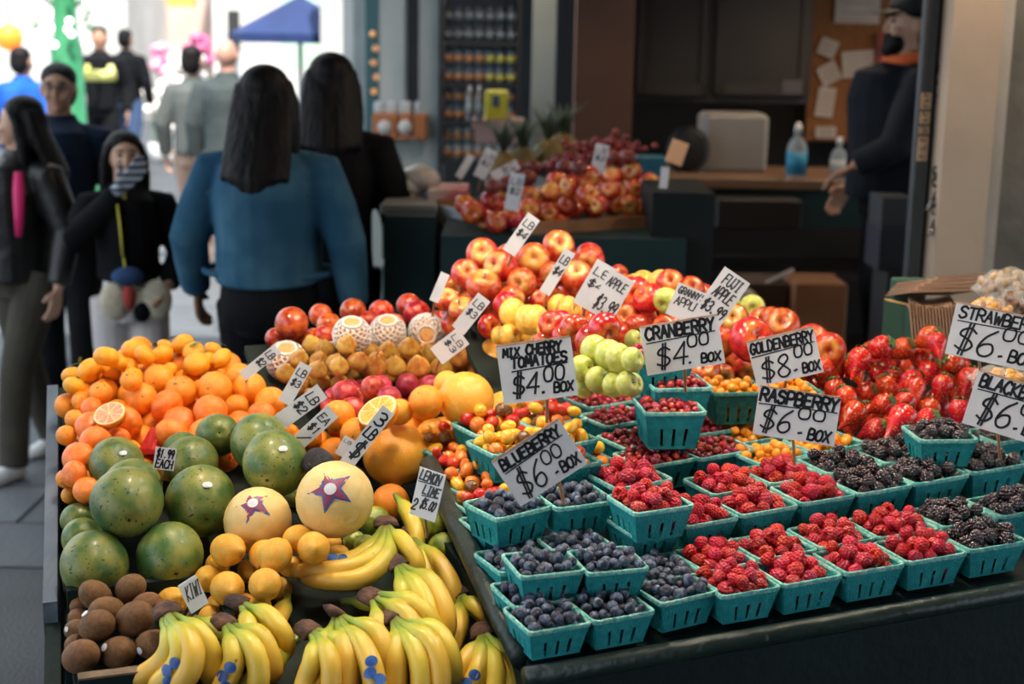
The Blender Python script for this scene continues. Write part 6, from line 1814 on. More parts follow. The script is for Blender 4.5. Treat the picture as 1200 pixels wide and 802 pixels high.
# ------------------------------------------------------------------ second fruit stall farther on
zt = 1.16
DT = mat('dark_teal_cabinet', (0.007, 0.022, 0.026), (0.010, 0.028, 0.032), 3, .7, spec=.2)
DGN = mat('bright_green_crate', (0.010, 0.13, 0.075), (0.014, 0.16, 0.09), 3, .5)
s2 = root('second_stall', at_depth(640, 420, 4.9), 'dark teal fruit stall standing behind the apples', 'stall')
def s2box(name, x0, y0, x1, y1, d, thick, m):
    mb = MB(); boxpx(mb, x0, y0, x1, y1, d, thick, s2); return mb.build(name, m, s2)
s2box('front_cabinet', 511, 276, 800, 700, 4.85, .9, DT)
s2box('side_cabinet', 446, 250, 512, 640, 5.15, 1.2, DT)
s2box('end_cabinet', 752, 222, 832, 690, 4.90, .5, mat('black_cabinet', (0.006, 0.010, 0.012), (0.008, 0.012, 0.014), 3, .7, spec=.2))
for k in range(5):
    s2box('side_slat', 514 + k * 5, 300, 517 + k * 5, 470, 4.84, .01, mat('slat_teal', (0.02, 0.06, 0.062), None, rough=.6))
for k, (ya, yb) in enumerate(((262, 305), (310, 356), (361, 420))):
    o = simple('plastic_crate', 'bright green plastic crate number stacked by the second stall', 'crate', 447, ya, 466, yb, 5.1, .03, (DGN, mat('aqua_crate', (0.10, 0.25, 0.24), None, rough=.5), DGN)[k], None)
    o['label'] = ('top green plastic crate beside the second stall', 'pale aqua plastic crate in the middle of the side stack', 'lowest green plastic crate beside the second stall')[k]
BRC = mat('brown_cardboard', (0.30, 0.13, 0.055), (0.34, 0.16, 0.07), 6, .8)
CRB = mat('cardboard_white', (0.58, 0.60, 0.62), (0.50, 0.53, 0.56), 6, .8)
bx = root('fruit_carton', at_depth(640, 262, 4.85), 'brown and white cardboard fruit carton full of apples on the second stall', 'carton')
def slab(name, p0, p1, h, th, m, o):
    a, b = np.array(p0), np.array(p1)
    dv = nrm(b - a); nn = nrm(np.cross([0, 0, 1.0], dv)) * th
    vs = [a, b, b + nn, a + nn]; vs = vs + [v + (0, 0, h) for v in vs]
    mb = MB(); mb.add([v - np.array(o.location) for v in vs], [(0, 3, 2, 1), (4, 5, 6, 7), (0, 1, 5, 4), (1, 2, 6, 5), (2, 3, 7, 6), (3, 0, 4, 7)])
    return mb.build(name, m, o)
c0, c1, c2 = at_depth(622, 284, 4.80), at_depth(778, 250, 5.05), at_depth(512, 264, 5.3)
zc = c0[2]
c1 = np.array([c1[0], c1[1], zc]); c2 = np.array([c2[0], c2[1], zc])
slab('brown_front', c0, c1, .065, .012, BRC, bx); slab('white_side', c2, c0, .06, .012, CRB, bx)
c3 = c1 + (c2 - c0)
slab('back_side', c3, c2, .08, .012, BRC, bx); slab('right_side', c1, c3, .08, .012, BRC, bx)
vs = [c0, c1, c3, c2]; mb = MB(); mb.add([v - np.array(bx.location) + (0, 0, -.004) for v in vs] + [v - np.array(bx.location) for v in vs], [(0, 3, 2, 1), (4, 5, 6, 7), (0, 1, 5, 4), (1, 2, 6, 5), (2, 3, 7, 6), (3, 0, 4, 7)]); mb.build('bottom', BRC, bx)
top2 = (float(zc) - .02, 0.0)
PILE.clear(); MOVE.clear(); PLANES.clear(); LOOSE.clear()
P2 = (float(zc) + .0, 0.10)
_s = stall(c0)
P2 = (float(zc) - .14 * _s[1] + .005, .14)
def far_pile(kind, name, pts, label, group, short=None):
    objs = []
    for x, y, r in pts:
        p, R = slide(x, y, r, P2, .80)
        objs.append((x, y, r, fruit(kind, name, p, R, face_ish(p), None, (1, 1, 1), label, 'apple' if 'apple' in name else name, group)))
    if short:
        place_labels(objs, short)
far_pile('apple_blush', 'apple', [(x, y, 12.5) for x, y in fillpts([(545, 255), (570, 232), (640, 212), (700, 200), (750, 200), (768, 240), (640, 265), (600, 270)], 12.5, 1.85, .2, 31)], 'apple deeper in the carton on the second stall', 'apples deep in the carton on the second stall')
far_pile('apple_red', 'apple', [(545, 240, 13), (556, 250, 14), (575, 235, 12), (600, 256, 13), (585, 260, 13), (640, 250, 12), (655, 262, 11), (664, 240, 12)], 'red apple in the left end of the carton on the second stall', 'red apples in the second stall carton', 'red apple in the carton')
far_pile('apple_blush', 'apple', [(652, 217, 13), (647, 228, 13), (621, 232, 12), (620, 248, 13), (670, 222, 12), (686, 210, 14), (690, 228, 14), (717, 226, 12), (722, 206, 13), (738, 200, 13), (744, 222, 12), (758, 216, 12), (738, 240, 11), (760, 239, 12), (700, 238, 11)], 'golden blushed apple piled at the right of the second stall carton', 'golden apples in the second stall carton', 'golden apple in the carton')
M_MANG2 = mat('dark_fruit', (0.10, 0.02, 0.02), (0.22, 0.04, 0.03), 2, .4)
me('dark_plum', PLUM_VF, M_MANG2)
far_pile('dark_plum', 'plum', [(x, y, 10) for x, y in fillpts([(560, 222), (600, 195), (740, 178), (745, 192), (640, 205), (590, 225)], 10, 1.7, .3, 33)], 'dark red fruit along the back of the second stall', 'dark fruit at the back of the second stall', 'dark red fruit behind the carton')
settle()
for i, (x, y, w_, h_, r_, dd) in enumerate(((603, 225, 17, 44, -10, 4.75), (703, 186, 16, 34, -10, 5.0), (777, 222, 10, 52, -4, 4.9), (569, 192, 15, 36, -24, 5.3), (592, 200, 12, 34, -62, 5.2), (545, 195, 9, 30, -30, 5.4))):
    sign(('white card standing in the left of the second stall carton', 'white card at the back of the golden apples', 'narrow white card at the right end of the second stall', 'white card at the upper left of the second stall', 'white card lying slanted on the second stall', 'small card catching light on the second stall')[i], (x, y), (w_, h_), r_, dd, THIN('LB', '$2') if w_ > 11 else [], tape=False, group='price cards on the second stall')
o = simple('price_tag', 'small peach-coloured tag standing beside the dark plant on the second stall', 'tag', 783, 165, 804, 193, 5.2, .004, mat('peach_tag', (0.85, 0.50, 0.28), None, rough=.5)); o.rotation_euler = (0, math.radians(18), 0)  # tag in one even peach tone
simple('blue_tray', 'blue plastic tray behind the golden apples', 'tray', 746, 184, 782, 206, 5.3, .12, mat('blue_plastic', (0.010, 0.12, 0.20), None, rough=.4))
# fruit net packs, mesh bags and pineapples on the second stall
def pineapple(px, py, dd, label):
    p = at_depth(px, py, dd)
    o = root('pineapple', p, label, 'pineapple', 'pineapples at the back of the second stall')
    vs, fs = drupe(60, .10, 3, 1.3, False)
    put('fruit', mesh('pine', [(v[0] * .06, v[1] * .06, v[2] * .062) for v in map(np.array, vs)], fs, mat('pineapple_skin', (0.20, 0.13, 0.03), (0.10, 0.08, 0.02), 8, .6), True), o)
    for k in range(18):
        a = k * 2.4; r0 = .03 * (k / 18)
        L = .16 - .003 * k
        tip = np.array([math.cos(a) * L * (.35 + .3 * (1 - k / 18)), math.sin(a) * L * (.35 + .3 * (1 - k / 18)), .09 + L * .8])
        mb = MB(); mb.tube([(0, 0, .07), tip * .5 + np.array([0, 0, .06]), tip], [(.012, .004), (.011, .003), (.001, .001)], 6); mb.build('leaf', mat('pineapple_leaf', (0.06, 0.10, 0.06), (0.10, 0.14, 0.08), 5, .6), o, True)
for i, (x, y) in enumerate(((590, 188), (612, 182), (642, 172), (660, 165))):
    pineapple(x, y + 14, 5.9 + .1 * i, ('pineapple at the left end of the pineapple row', 'pineapple second from the left in the pineapple row', 'pineapple third in the row before the grey post', 'pineapple nearest the brown wall')[i])
RG = mat('red_grapes', (0.16, 0.012, 0.022), (0.28, 0.03, 0.03), 3, .35)
for i, (x, y) in enumerate(((690, 172), (715, 168), (738, 172), (668, 190), (700, 182))):
    p = at_depth(x, y, 5.6); rg = random.Random(i)
    o = root('grape_bunch', p, ('dark red grape bunch left at the back of the second stall', 'dark red grape bunch in the middle at the back', 'dark red grape bunch at the right by the dark plant', 'dark red grape bunch beside the pineapples', 'dark red grape bunch just behind the white card')[i], 'grapes', 'red grapes at the back of the second stall')
    gm = MB(); gm.ball((0, 0, 0), .013, 10, 8); gmm = gm.mesh('grape', RG, True)
    for k in range(26):
        q = put('grape', gmm, o); v = rg.gauss(0, .04), rg.gauss(0, .03), rg.gauss(0, .018); q.location = v
simple('melon_carton', 'red and white printed fruit carton at the left of the second stall', 'carton', 500, 222, 548, 262, 5.35, .25, mat('red_print', (0.50, 0.02, 0.05), (0.55, 0.50, 0.45), 9, .6, contrast=1.0))
BAGF = mat('frosted_film', (0.55, 0.56, 0.58), (0.45, 0.42, 0.40), 14, .3)
for i, (x, y) in enumerate(((455, 225), (475, 218), (492, 210), (470, 235))):
    p = at_depth(x, y, 5.5)
    mb = MB(); vs, fs = icosphere(2); rg = random.Random(i)
    o = put('produce_bag', mesh('produce_bag', [(v[0] * .07 * (1 + .15 * rg.random()), v[1] * .07, v[2] * .05 * (1 + .2 * rg.random())) for v in vs], fs, BAGF, True), loc=tuple(p)); tag(o, ('shiny clear produce bag at the far left of the second stall', 'shiny clear produce bag second on the far side', 'shiny clear produce bag nearest the shelves', 'shiny clear produce bag on the near corner')[i], 'bag', 'clear produce bags')
# clear shelf under the bags
simple('stall_ledge', 'narrow grey ledge along the far side of the second stall', 'ledge', 445, 240, 512, 252, 5.2, .5, mat('grey_ledge', (0.20, 0.20, 0.19), None, rough=.6))

# ------------------------------------------------------------------ shop behind
BY = 8.78
wallbox('wall_back', gx(735, 8.0), 6.5, BY, BY + .15, 0, 3.04, DARKW)
wallbox('wall_left', gx(672, 7.6), gx(738, 7.6), 7.45, 7.65, 0, 3.04, BROWNW)
cb = root('upper_cabinet', at_depth(848, 60, 7.7), 'dark grey wall cabinet with two panelled doors above the counter', 'cabinet')
mk = mat('cabinet_grey', (0.030, 0.026, 0.024), (0.036, 0.031, 0.028), 3, .55, spec=.3)
def cbx(name, x0, y0, x1, y1, d, th, m):
    mb = MB(); boxpx(mb, x0, y0, x1, y1, d, th, cb); return mb.build(name, m, cb)
cbx('body', 741, -80, 956, 119, 7.72, .5, mk)
cbx('side_panel', 733, -80, 741, 116, 7.70, .4, mat('light_wood_edge', (0.30, 0.20, 0.12), None, rough=.6))
for x0, x1 in ((746, 834), (838, 952)):
    dr = cbx('door', x0, -76, x1, 112, 7.70, .02, mk)
    for a, b_, c_, e_ in ((x0 + 2, -76, x0 + 12, 110), (x1 - 12, -76, x1 - 2, 110), (x0 + 12, 98, x1 - 12, 110)):
        mb = MB(); boxpx(mb, a, b_, c_, e_, 7.685, .015, cb); mb.build('door_rail', mk, dr)
cbx('label_plate', 917, 94, 940, 110, 7.68, .004, mat('plate_grey', (0.08, 0.075, 0.07), None, rough=.4))
CORK = mat('cork', (0.24, 0.085, 0.020), (0.28, 0.105, 0.028), 30, .85, .2, 60)
CORKB = simple('cork_board', 'brown cork notice board on the shop wall', 'board', 948, -60, 1062, 167, 8.45, .03, CORK)
PAP = mat('note_paper', (0.58, 0.48, 0.40), (0.52, 0.43, 0.36), 10, .8)
for i, (x0, y0, x1, y1, rot, lab) in enumerate(((977, -30, 1030, 27, 0, 'large sheet at the top of the cork board'), (988, 60, 1026, 90, -6, 'pale sheet in the middle of the cork board'), (960, 46, 981, 66, 20, 'small note highest beside the cabinet'), (961, 75, 985, 98, -30, 'small tilted note below the first one'), (960, 103, 981, 138, 6, 'narrow note lowest beside the cabinet'), (960, 150, 984, 163, 0, 'label strip at the bottom of the cork board'), (1013, 112, 1035, 162, 0, 'long sheet behind the stallholder'))):
    o = simple('paper_note', lab, 'paper', x0, y0, x1, y1, 8.43, .02, PAP, 'papers pinned to the cork board', 0)
    o.rotation_euler = (0, math.radians(rot), 0)
    o.location.y = CORKB.location.y - .018 - .0015 * i
    mb = MB()
    hw = abs(gx(x1, 8.2) - gx(x0, 8.2)) / 2; hh = abs(zx(y0, 8.2) - zx(y1, 8.2)) / 2
    for k in range(4):
        mb.box((0, -.0005, hh * (.6 - .4 * k)), (hw * 1.4, .0012, .004))
    mb.build('writing', mat('faint_ink', (0.20, 0.15, 0.12), None, rough=.8), o)
simple('red_sign', 'small red and black sign pinned behind the cap', 'sign', 1025, 38, 1042, 88, 8.42, .02, mat('red_sign', (0.55, 0.06, 0.02), (0.08, 0.03, 0.02), 12, .6, contrast=1.0))
# counter
ct = root('shop_counter', (gx(900, 7.0), at_depth(900, 205, 7.0)[1], 0), 'wooden topped dark green shop counter against the back wall', 'counter')
zt2 = zx(207, 7.0, 900)
mb = MB(); mb.box((.1, .3, zt2 - .03), (1.5, .75, .05), None, .006); mb.build('worktop', mat('counter_wood', (0.20, 0.11, 0.06), (0.15, 0.08, 0.045), 8, .5, stretch=(.3, 1, 1)), ct)
mb = MB(); mb.box((.1, .02, zt2 - .15), (1.4, .04, .18)); mb.build('front_rail', mat('counter_green', (0.012, 0.042, 0.036), None, rough=.6), ct)
for k in range(2):
    mb = MB(); mb.box((.1, .3, zt2 - .48 - .4 * k), (1.4, .6, .03)); mb.build('shelf', mat('dark_shelf', (0.018, 0.015, 0.013), None, rough=.7), ct)
for s in (-1, 1):
    mb = MB(); mb.box((.1 + s * .70, .3, zt2 / 2 - .03), (.05, .6, zt2 - .06)); mb.build('side_panel', mat('counter_green', (0.012, 0.042, 0.036), None, rough=.6), ct)
simple('storage_bin', 'pale grey storage bin standing on the shop counter', 'bin', 824, 134, 901, 203, 7.25, .3, mat('grey_bin', (0.24, 0.22, 0.20), (0.27, 0.25, 0.23), 4, .5), None, .02)
def bottle(px, y0, y1, dd, wpx, label, m, mlab, cap):
    z0, z1 = zx(y1, dd, px), zx(y0, dd, px); h = z1 - z0; r = wpx * dd / F / 2
    o = root('bottle', (gx(px, dd), at_depth(px, y1, dd)[1], z0), label, 'bottle', 'bottles on the shop counter')
    mb = MB(); mb.lathe([(r * .9, 0), (r, .01), (r, h * .58), (r * .75, h * .68), (r * .3, h * .78), (r * .3, h * .84)], 18); mb.build('body', m, o, True)
    mb = MB(); mb.lathe([(r * 1.02, h * .12), (r * 1.02, h * .5)], 18); mb.build('label_band', mlab, o, True)
    mb = MB(); mb.lathe([(r * .38, h * .82), (r * .38, h * .92), (r * .2, h)], 12); mb.build('cap', cap, o, True)
CLR = mat('clear_plastic', (0.40, 0.45, 0.48), None, rough=.15, alpha=.55)
WCAP = mat('white_cap', (0.65, 0.63, 0.60), None, rough=.5)
bottle(935, 143, 212, 7.0, 24, 'bottle with a bright blue label on the shop counter', CLR, mat('cyan_label', (0.02, 0.24, 0.42), None, rough=.5), WCAP)
bottle(984, 160, 213, 7.0, 20, 'clear bottle with a white cap right of the blue-labelled one', CLR, mat('grey_label', (0.35, 0.37, 0.38), None, rough=.5), WCAP)
bottle(1003, 158, 212, 7.1, 18, 'clear bottle with a round white top beside the stallholder', CLR, mat('grey_label', (0.35, 0.37, 0.38), None, rough=.5), WCAP)
# dark round fan before the bin
fo = root('desk_fan', at_depth(806, 176, 7.2), 'dark round desk fan standing left of the grey bin', 'fan')
for rr_ in (.10, .075, .05, .025):
    mb = MB(); mb.tube([(rr_ * 1.0 * math.cos(a), -.03 + .02 * (rr_ / .1), rr_ * 1.15 * math.sin(a)) for a in np.linspace(0, 2 * pi, 25)], .006, 6, False); mb.build('guard_ring', mat('black_plastic', (0.010, 0.011, 0.013), None, rough=.5), fo, True)
mb = MB(); mb.ball((0, .01, 0), (.095, .04, .11)); mb.build('housing', mat('black_plastic', (0.010, 0.011, 0.013), None, rough=.5), fo, True)
mb = MB(); mb.tube([(0, .02, -.09), (0, .02, -.22)], .015, 8); mb.lathe([(.07, -.24), (.07, -.225), (.03, -.215)], 16); mb.build('foot', mat('black_plastic', (0.010, 0.011, 0.013), None, rough=.5), fo, True)
# boxes on the shelves and floor
for i, (x0, y0, x1, y1, dd, m, lab) in enumerate(((925, 330, 990, 525, 6.4, BRC, 'brown cardboard box under the counter beside the stallholder'), (852, 330, 920, 518, 6.5, mat('dark_cardboard', (0.06, 0.035, 0.022), None, rough=.8), 'dark cardboard box under the counter'), (840, 235, 940, 268, 6.8, mat('black_tray', (0.020, 0.017, 0.016), None, rough=.6), 'dark tray on the shelf beneath the worktop'))):
    simple('cardboard_box' if i < 2 else 'tray', lab, 'box' if i < 2 else 'tray', x0, y0, x1, y1, dd, .3, m)
mb = MB(); mb.tube([at_depth(875, 345, 6.47), at_depth(930, 316, 6.47)], .012, 8); o = mb.build('white_rod', mat('white_rod', (0.40, 0.38, 0.36), None, rough=.5), None, True); tag(o, 'pale rod leaning diagonally behind the big apples', 'rod')
mb = MB(); mb.ball((0, 0, 0), (.055, .05, .045)); o = put('white_sack', mb.mesh('white_sack', mat('white_rod2', (0.42, 0.41, 0.40), None, rough=.6), True), loc=tuple(at_depth(873, 350, 6.4))); tag(o, 'crumpled white sack behind the fuji card', 'sack')
# black scale or till under the stallholder's hand
tl = root('till', at_depth(1052, 270, 5.95), 'dark grey till under the stallholder\'s hand', 'till')
for nm, x0, y0, x1, y1, dd, th, m in (('upper_case', 1033, 232, 1072, 268, 5.93, .22, mat('till_grey', (0.045, 0.052, 0.06), None, rough=.5)), ('lower_case', 1030, 268, 1074, 318, 5.92, .24, mat('till_blue', (0.025, 0.030, 0.045), None, rough=.5))):
    mb = MB(); boxpx(mb, x0, y0, x1, y1, dd, th, tl); mb.build(nm, m, tl)
mb = MB(); boxpx(mb, 1030, 318, 1075, 560, 5.95, .25, tl); mb.build('stand', mat('till_stand', (0.010, 0.012, 0.014), None, rough=.6), tl)

# ------------------------------------------------------------------ arcade posts and grocer's shelves
def post(x0, x1, dd, m, name='trim_9', th=.25):
    y = at_depth((x0 + x1) / 2, 60, dd)[1]
    wallbox(name, gx(x0, dd), gx(x1, dd), y, y + th, 0, 3.04, m)
post(376, 414, 12.0, mat('pale_column', (0.52, 0.52, 0.50), (0.46, 0.47, 0.46), 2, .7), 'trim_3')
post(414, 426, 11.5, GREYW, 'trim_4', .15)
post(428, 443, 10.5, TEALW, 'trim_5', .15)
post(445, 474, 9.8, CREAMW, 'trim_6')
post(491, 513, 9.2, GREYW, 'trim_7')
post(624, 651, 8.4, GREYW, 'trim_8')
wallbox('wall_grocer', gx(474, 11), gx(680, 11), 11.0, 11.15, 0, 3.04, mat('grocer_wall', (0.030, 0.034, 0.036), (0.04, 0.045, 0.048), 2, .8))
wallbox('door_1', gx(651, 8.3), gx(673, 8.3), 8.2, 8.25, 0, 3.0, mat('dark_door', (0.010, 0.016, 0.022), None, rough=.5))
JB = [mat('jar_blue', (0.035, 0.060, 0.095), (0.05, 0.08, 0.12), 6, .3), mat('jar_dark', (0.015, 0.022, 0.035), None, rough=.3), mat('jar_grey', (0.14, 0.17, 0.19), None, rough=.3), mat('jar_orange', (0.34, 0.15, 0.05), None, rough=.4), mat('jar_yellow', (0.36, 0.33, 0.04), None, rough=.4), mat('jar_cream', (0.36, 0.31, 0.22), None, rough=.4)]
gs = root('grocery_shelf', (gx(562, 9.0), at_depth(562, 60, 9.0)[1], 0), 'black grocery shelf unit packed with rows of jars', 'shelf')
sx0, sx1 = gx(519, 9.0) - gs.location.x, gx(606, 9.0) - gs.location.x
BLK = mat('shelf_black', (0.012, 0.012, 0.013), None, rough=.5)
levels = [zx(y, 9.0, 560) for y in (48, 98, 143, 190)]
for k, z in enumerate([levels[0] + .33] + levels):
    mb = MB(); mb.box(((sx0 + sx1) / 2, .14, z - .012), (sx1 - sx0, .30, .024)); mb.build('shelf_board', BLK, gs)
for x in (sx0 - .012, sx1 + .012):
    mb = MB(); mb.box((x, .14, (levels[0] + .7) / 2), (.024, .30, levels[0] + .7)); mb.build('upright', BLK, gs)
jm = {}
for k, z in enumerate(levels):
    for row in range(2):
        for c in range(7):
            kk = (k, row, c)
            mats_ = [(JB[1], JB[2]), (JB[0], JB[3] if c < 4 else JB[4]), (JB[0], JB[3]), (JB[2], JB[3])][k]
            key = mats_[1].name + str(k)
            xx = sx0 + (c + .5) * (sx1 - sx0) / 7
            r = (sx1 - sx0) / 7 * .42
            zz = z + .001 + row * .1125
            if key not in jm:
                b_ = MB(); b_.lathe([(r * .9, 0), (r, .008), (r, .08), (r * .8, .092)], 14)
                l_ = MB(); l_.lathe([(r * 1.02, .015), (r * 1.02, .055)], 14)
                c_ = MB(); c_.lathe([(r * .82, .092), (r * .82, .108), (r * .1, .110)], 14)
                jm[key] = (b_.mesh('jar', mats_[0], True), l_.mesh('jar_label', mats_[1], True), c_.mesh('jar_lid', JB[1], True))
            o = root('jar', (gs.location.x + xx, gs.location.y + .06 + .0 * c, zz), '%s jar in the %s row of the %s shelf from the top' % (('grey', 'orange-labelled' if c < 4 else 'yellow-labelled', 'orange-labelled', 'pale')[k], ('lower', 'upper')[row], ORD[k]), 'jar', 'jars %d %d %d' % (k, row, c >= 4 and k == 1))
            for nm, mm in zip(('glass', 'label_band', 'lid'), jm[key]):
                put(nm, mm, o)
# yellow tin and table before the shelf
simple('yellow_tin', 'large yellow tin with a blue emblem in front of the jars', 'tin', 568, 106, 596, 140, 8.2, .10, mat('tin_yellow', (0.50, 0.46, 0.03), None, rough=.4), None, .008)
tb = simple('tin_emblem', 'blue oval emblem on the yellow tin', 'emblem', 577, 112, 585, 125, 8.19, .003, mat('tin_blue', (0.02, 0.06, 0.14), None, rough=.5))
tin = bpy.data.objects['yellow_tin']; tb.parent = tin; tb.location = Vector(tb.location) - Vector(tin.location); del tb['category'], tb['label']; tb.name = 'emblem'
dt = root('display_table', at_depth(590, 145, 8.15), 'small table with a pinkish cloth before the grocery shelf', 'table')
mb = MB(); boxpx(mb, 552, 142, 614, 150, 8.15, .4, dt); mb.build('table_top', mat('pink_cloth', (0.34, 0.22, 0.19), None, rough=.8), dt)
mb = MB(); boxpx(mb, 556, 150, 610, 168, 8.16, .35, dt); mb.build('cloth_skirt', mat('pink_cloth', (0.34, 0.22, 0.19), None, rough=.8), dt)
for x in (558, 606):
    mb = MB(); boxpx(mb, x, 168, x + 4, 380, 8.2, .03, dt); mb.build('leg', BLK, dt)
for i, x in enumerate((552, 563)):
    bottle(x, 100, 142, 8.12, 8, ('small bright-topped bottle left on the display table', 'small bright-topped bottle beside the yellow tin')[i], JB[2], JB[2], mat('bright_cap', (0.8, 0.72, 0.65), None, rough=.3))
# orange crates with printed jars on the far counter
oc = root('honey_counter', (gx(467, 9.3), at_depth(467, 140, 9.3)[1], 0), 'pale counter with orange wooden crates by the cream post', 'counter')
mb = MB(); mb.box((0, .2, zx(165, 9.3, 467) / 2), (.36, .4, zx(165, 9.3, 467)), None, .005); mb.build('body', mat('counter_pale', (0.30, 0.34, 0.32), None, rough=.7), oc)
for i, (x0, x1) in enumerate(((436, 466), (468, 482), (484, 500))):
    o = simple('honey_crate', ('orange wooden crate with a round pale label, leftmost', 'narrow orange wooden crate in the middle', 'plain orange wooden crate at the right')[i], 'crate', x0, 134, x1, 164, 9.2, .2, mat('orange_wood', (0.38, 0.13, 0.035), (0.30, 0.10, 0.03), 4, .6), 'orange crates on the far counter')
    if i < 2:
        mb = MB(); mb.lathe([(.045, 0), (.045, .004), (.005, .005)], 18, Matrix.Translation((0, -.002, 0)) @ Matrix.Rotation(pi / 2, 4, 'X')); mb.build('round_label', mat('pale_label', (0.45, 0.45, 0.45), None, rough=.6), o, True)
for i in range(4):
    o = simple('honey_jar', ('shiny jar at the left on the orange crates', 'shiny jar second from the left on the orange crates', 'shiny jar third on the orange crates', 'shiny jar at the right on the orange crates')[i], 'jar', 438 + 16 * i, 119, 450 + 16 * i, 134, 9.3, .06, mat('shiny_jar', (0.42, 0.44, 0.46), None, rough=.2), 'shiny jars on the crates', .012)
# string of warm bulbs on the teal post
WB = mat('warm_bulb', (0.9, 0.42, 0.16), None, emit=.35)
sl_ = root('string_lights', at_depth(438, 60, 10.3), 'string of small warm bulbs on the teal post', 'lights')
for k in range(5):
    p = at_depth(436 + (k % 2) * 3, 40 + k * 17, 10.40) - np.array(sl_.location); p[1] = at_depth(435, 60, 10.5)[1] - .022 - sl_.location.y
    mb = MB(); mb.ball(p, .022, 10, 8); mb.build('bulb', WB, sl_, True)
mb = MB(); mb.tube([at_depth(436 + (k % 2) * 3, 40 + k * 17, 10.37) - np.array(sl_.location) for k in range(5)], .004, 5); mb.build('wire', BLK, sl_, True)

# ------------------------------------------------------------------ street background
WHITEB = mat('sunlit_plaster', (0.62, 0.60, 0.57), (0.50, 0.49, 0.47), .6, .9)
PINKB = mat('pink_brick', (0.62, 0.48, 0.42), (0.56, 0.42, 0.36), 1.2, .9)
GLASSW = mat('far_window', (0.06, 0.08, 0.10), None, rough=.1)
def facade(name, label, x0, x1, dd, h, m, nwin, wz, wh, sill):
    xa_, xb_ = gx(x0, dd), gx(x1, dd)
    y = at_depth(300, 60, dd)[1]
    o = root(name, ((xa_ + xb_) / 2, y, 0), label, 'building', 'buildings at the end of the street')
    mb = MB(); mb.box((0, 3, h / 2), (xb_ - xa_, 6, h)); mb.build('wall', m, o)
    for fl_i in range(len(wz)):
        for k in range(nwin):
            x = -(xb_ - xa_) / 2 + (k + .5) * (xb_ - xa_) / nwin
            w = (xb_ - xa_) / nwin * .55
            mb = MB(); mb.box((x, -.04, wz[fl_i]), (w, .10, wh)); f = mb.build('window', mat('far_frame', (0.55, 0.53, 0.5), None, rough=.7), o)
            mb = MB(); mb.box((x, -.08, wz[fl_i]), (w * .86, .06, wh * .88)); mb.build('pane', GLASSW, f)
    mb = MB(); mb.box((0, -.15, h - .2), (xb_ - xa_ + .2, .4, .35)); mb.build('cornice', m, o)
    return o
facade('far_building', 'pale sunlit building closing the left of the street', -200, 150, 34, 14, WHITEB, 6, (5.2, 8.6), 1.8, 0)
facade('far_building', 'pinkish sunlit building at the end of the street', 146, 255, 38, 14, PINKB, 3, (5.4, 9.0), 2.0, 0)
facade('far_building', 'white sunlit building behind the navy parasol', 250, 420, 30, 13, WHITEB, 4, (4.8, 8.2), 1.8, 0)
# shopfront strip with orange sign on the pink building
simple('shop_sign', 'long orange shop sign far down the street', 'sign', 195, -8, 228, 7, 33, .2, mat('orange_sign', (0.85, 0.36, 0.08), None, rough=.6))
simple('far_doorway', 'dark doorway far down the street', 'doorway', 266, 12, 281, 62, 29.6, .1, mat('dark_doorway', (0.02, 0.02, 0.02), None, rough=.8))
simple('green_shopfront', 'pale green shopfront behind the navy parasol', 'shopfront', 328, -20, 374, 80, 27, .3, mat('pale_green', (0.40, 0.55, 0.42), None, rough=.8))
# green iron column with leafy garland and bulbs
gc = root('green_column', (gx(78, 14), at_depth(78, 60, 14)[1], 0), 'green iron street column hung with garland and white bulbs', 'column')
GI = mat('green_iron', (0.015, 0.16, 0.06), (0.02, 0.20, 0.08), 4, .5)
mb = MB(); mb.lathe([(.28, 0), (.28, .35), (.17, .45), (.15, 1.6), (.11, 1.75), (.10, 3.6), (.16, 3.75), (.16, 4.2)], 16); mb.build('shaft', GI, gc, True)
for s in (-1, 1):
    for k in range(3):
        mb = MB(); mb.tube([(s * .10, 0, 2.0 + .5 * k), (s * .28, 0, 2.15 + .5 * k), (s * .30, 0, 2.40 + .5 * k), (s * .12, 0, 2.5 + .5 * k)], .022, 6); mb.build('scroll_bracket', GI, gc, True)
GAR = mat('garland_green', (0.02, 0.14, 0.04), (0.05, 0.22, 0.08), 10, .7)
rg = random.Random(4)
for s in (-1, 1):
    mb = MB()
    for k in range(90):
        z = 1.75 + rg.random() * 1.5; x = s * (.20 + .10 * rg.random()); y = -.15 + rg.uniform(-.08, .08)
        a = rg.uniform(0, 6.28)
        mb.add([(x, y, z), (x + .07 * math.cos(a), y + .03, z + .07 * math.sin(a)), (x + .03 * math.cos(a + 1), y - .03, z + .03 * math.sin(a + 1))], [(0, 1, 2)])
    q = mb.build('garland', GAR, gc); q['kind'] = 'stuff'
BW = mat('white_bulb', (1.0, 0.97, 0.92), None, emit=3.0)
bm_ = MB(); bm_.ball((0, 0, 0), .030, 10, 8); bmm = bm_.mesh('bulb', BW, True)
for k in range(22):
    q = put('bulb', bmm, gc); q.location = (rg.choice((-.20, -.05, .12, .28)) + rg.uniform(-.03, .03), -.25, 1.55 + rg.random() * 1.0)
# orange shop lantern at the far left
ln = root('orange_lantern', at_depth(11, 42, 13), 'glowing orange lantern at the far left of the street', 'lantern')
mb = MB(); mb.lathe([(.04, .10), (.10, .06), (.12, -.02), (.09, -.10), (.03, -.13)], 14); mb.build('globe', mat('orange_glow', (1.0, 0.22, 0.02), None, emit=.8), ln, True)
mb = MB(); mb.tube([(0, 0, .10), (0, 0, .6)], .01, 6); mb.build('rod', BLK, ln)
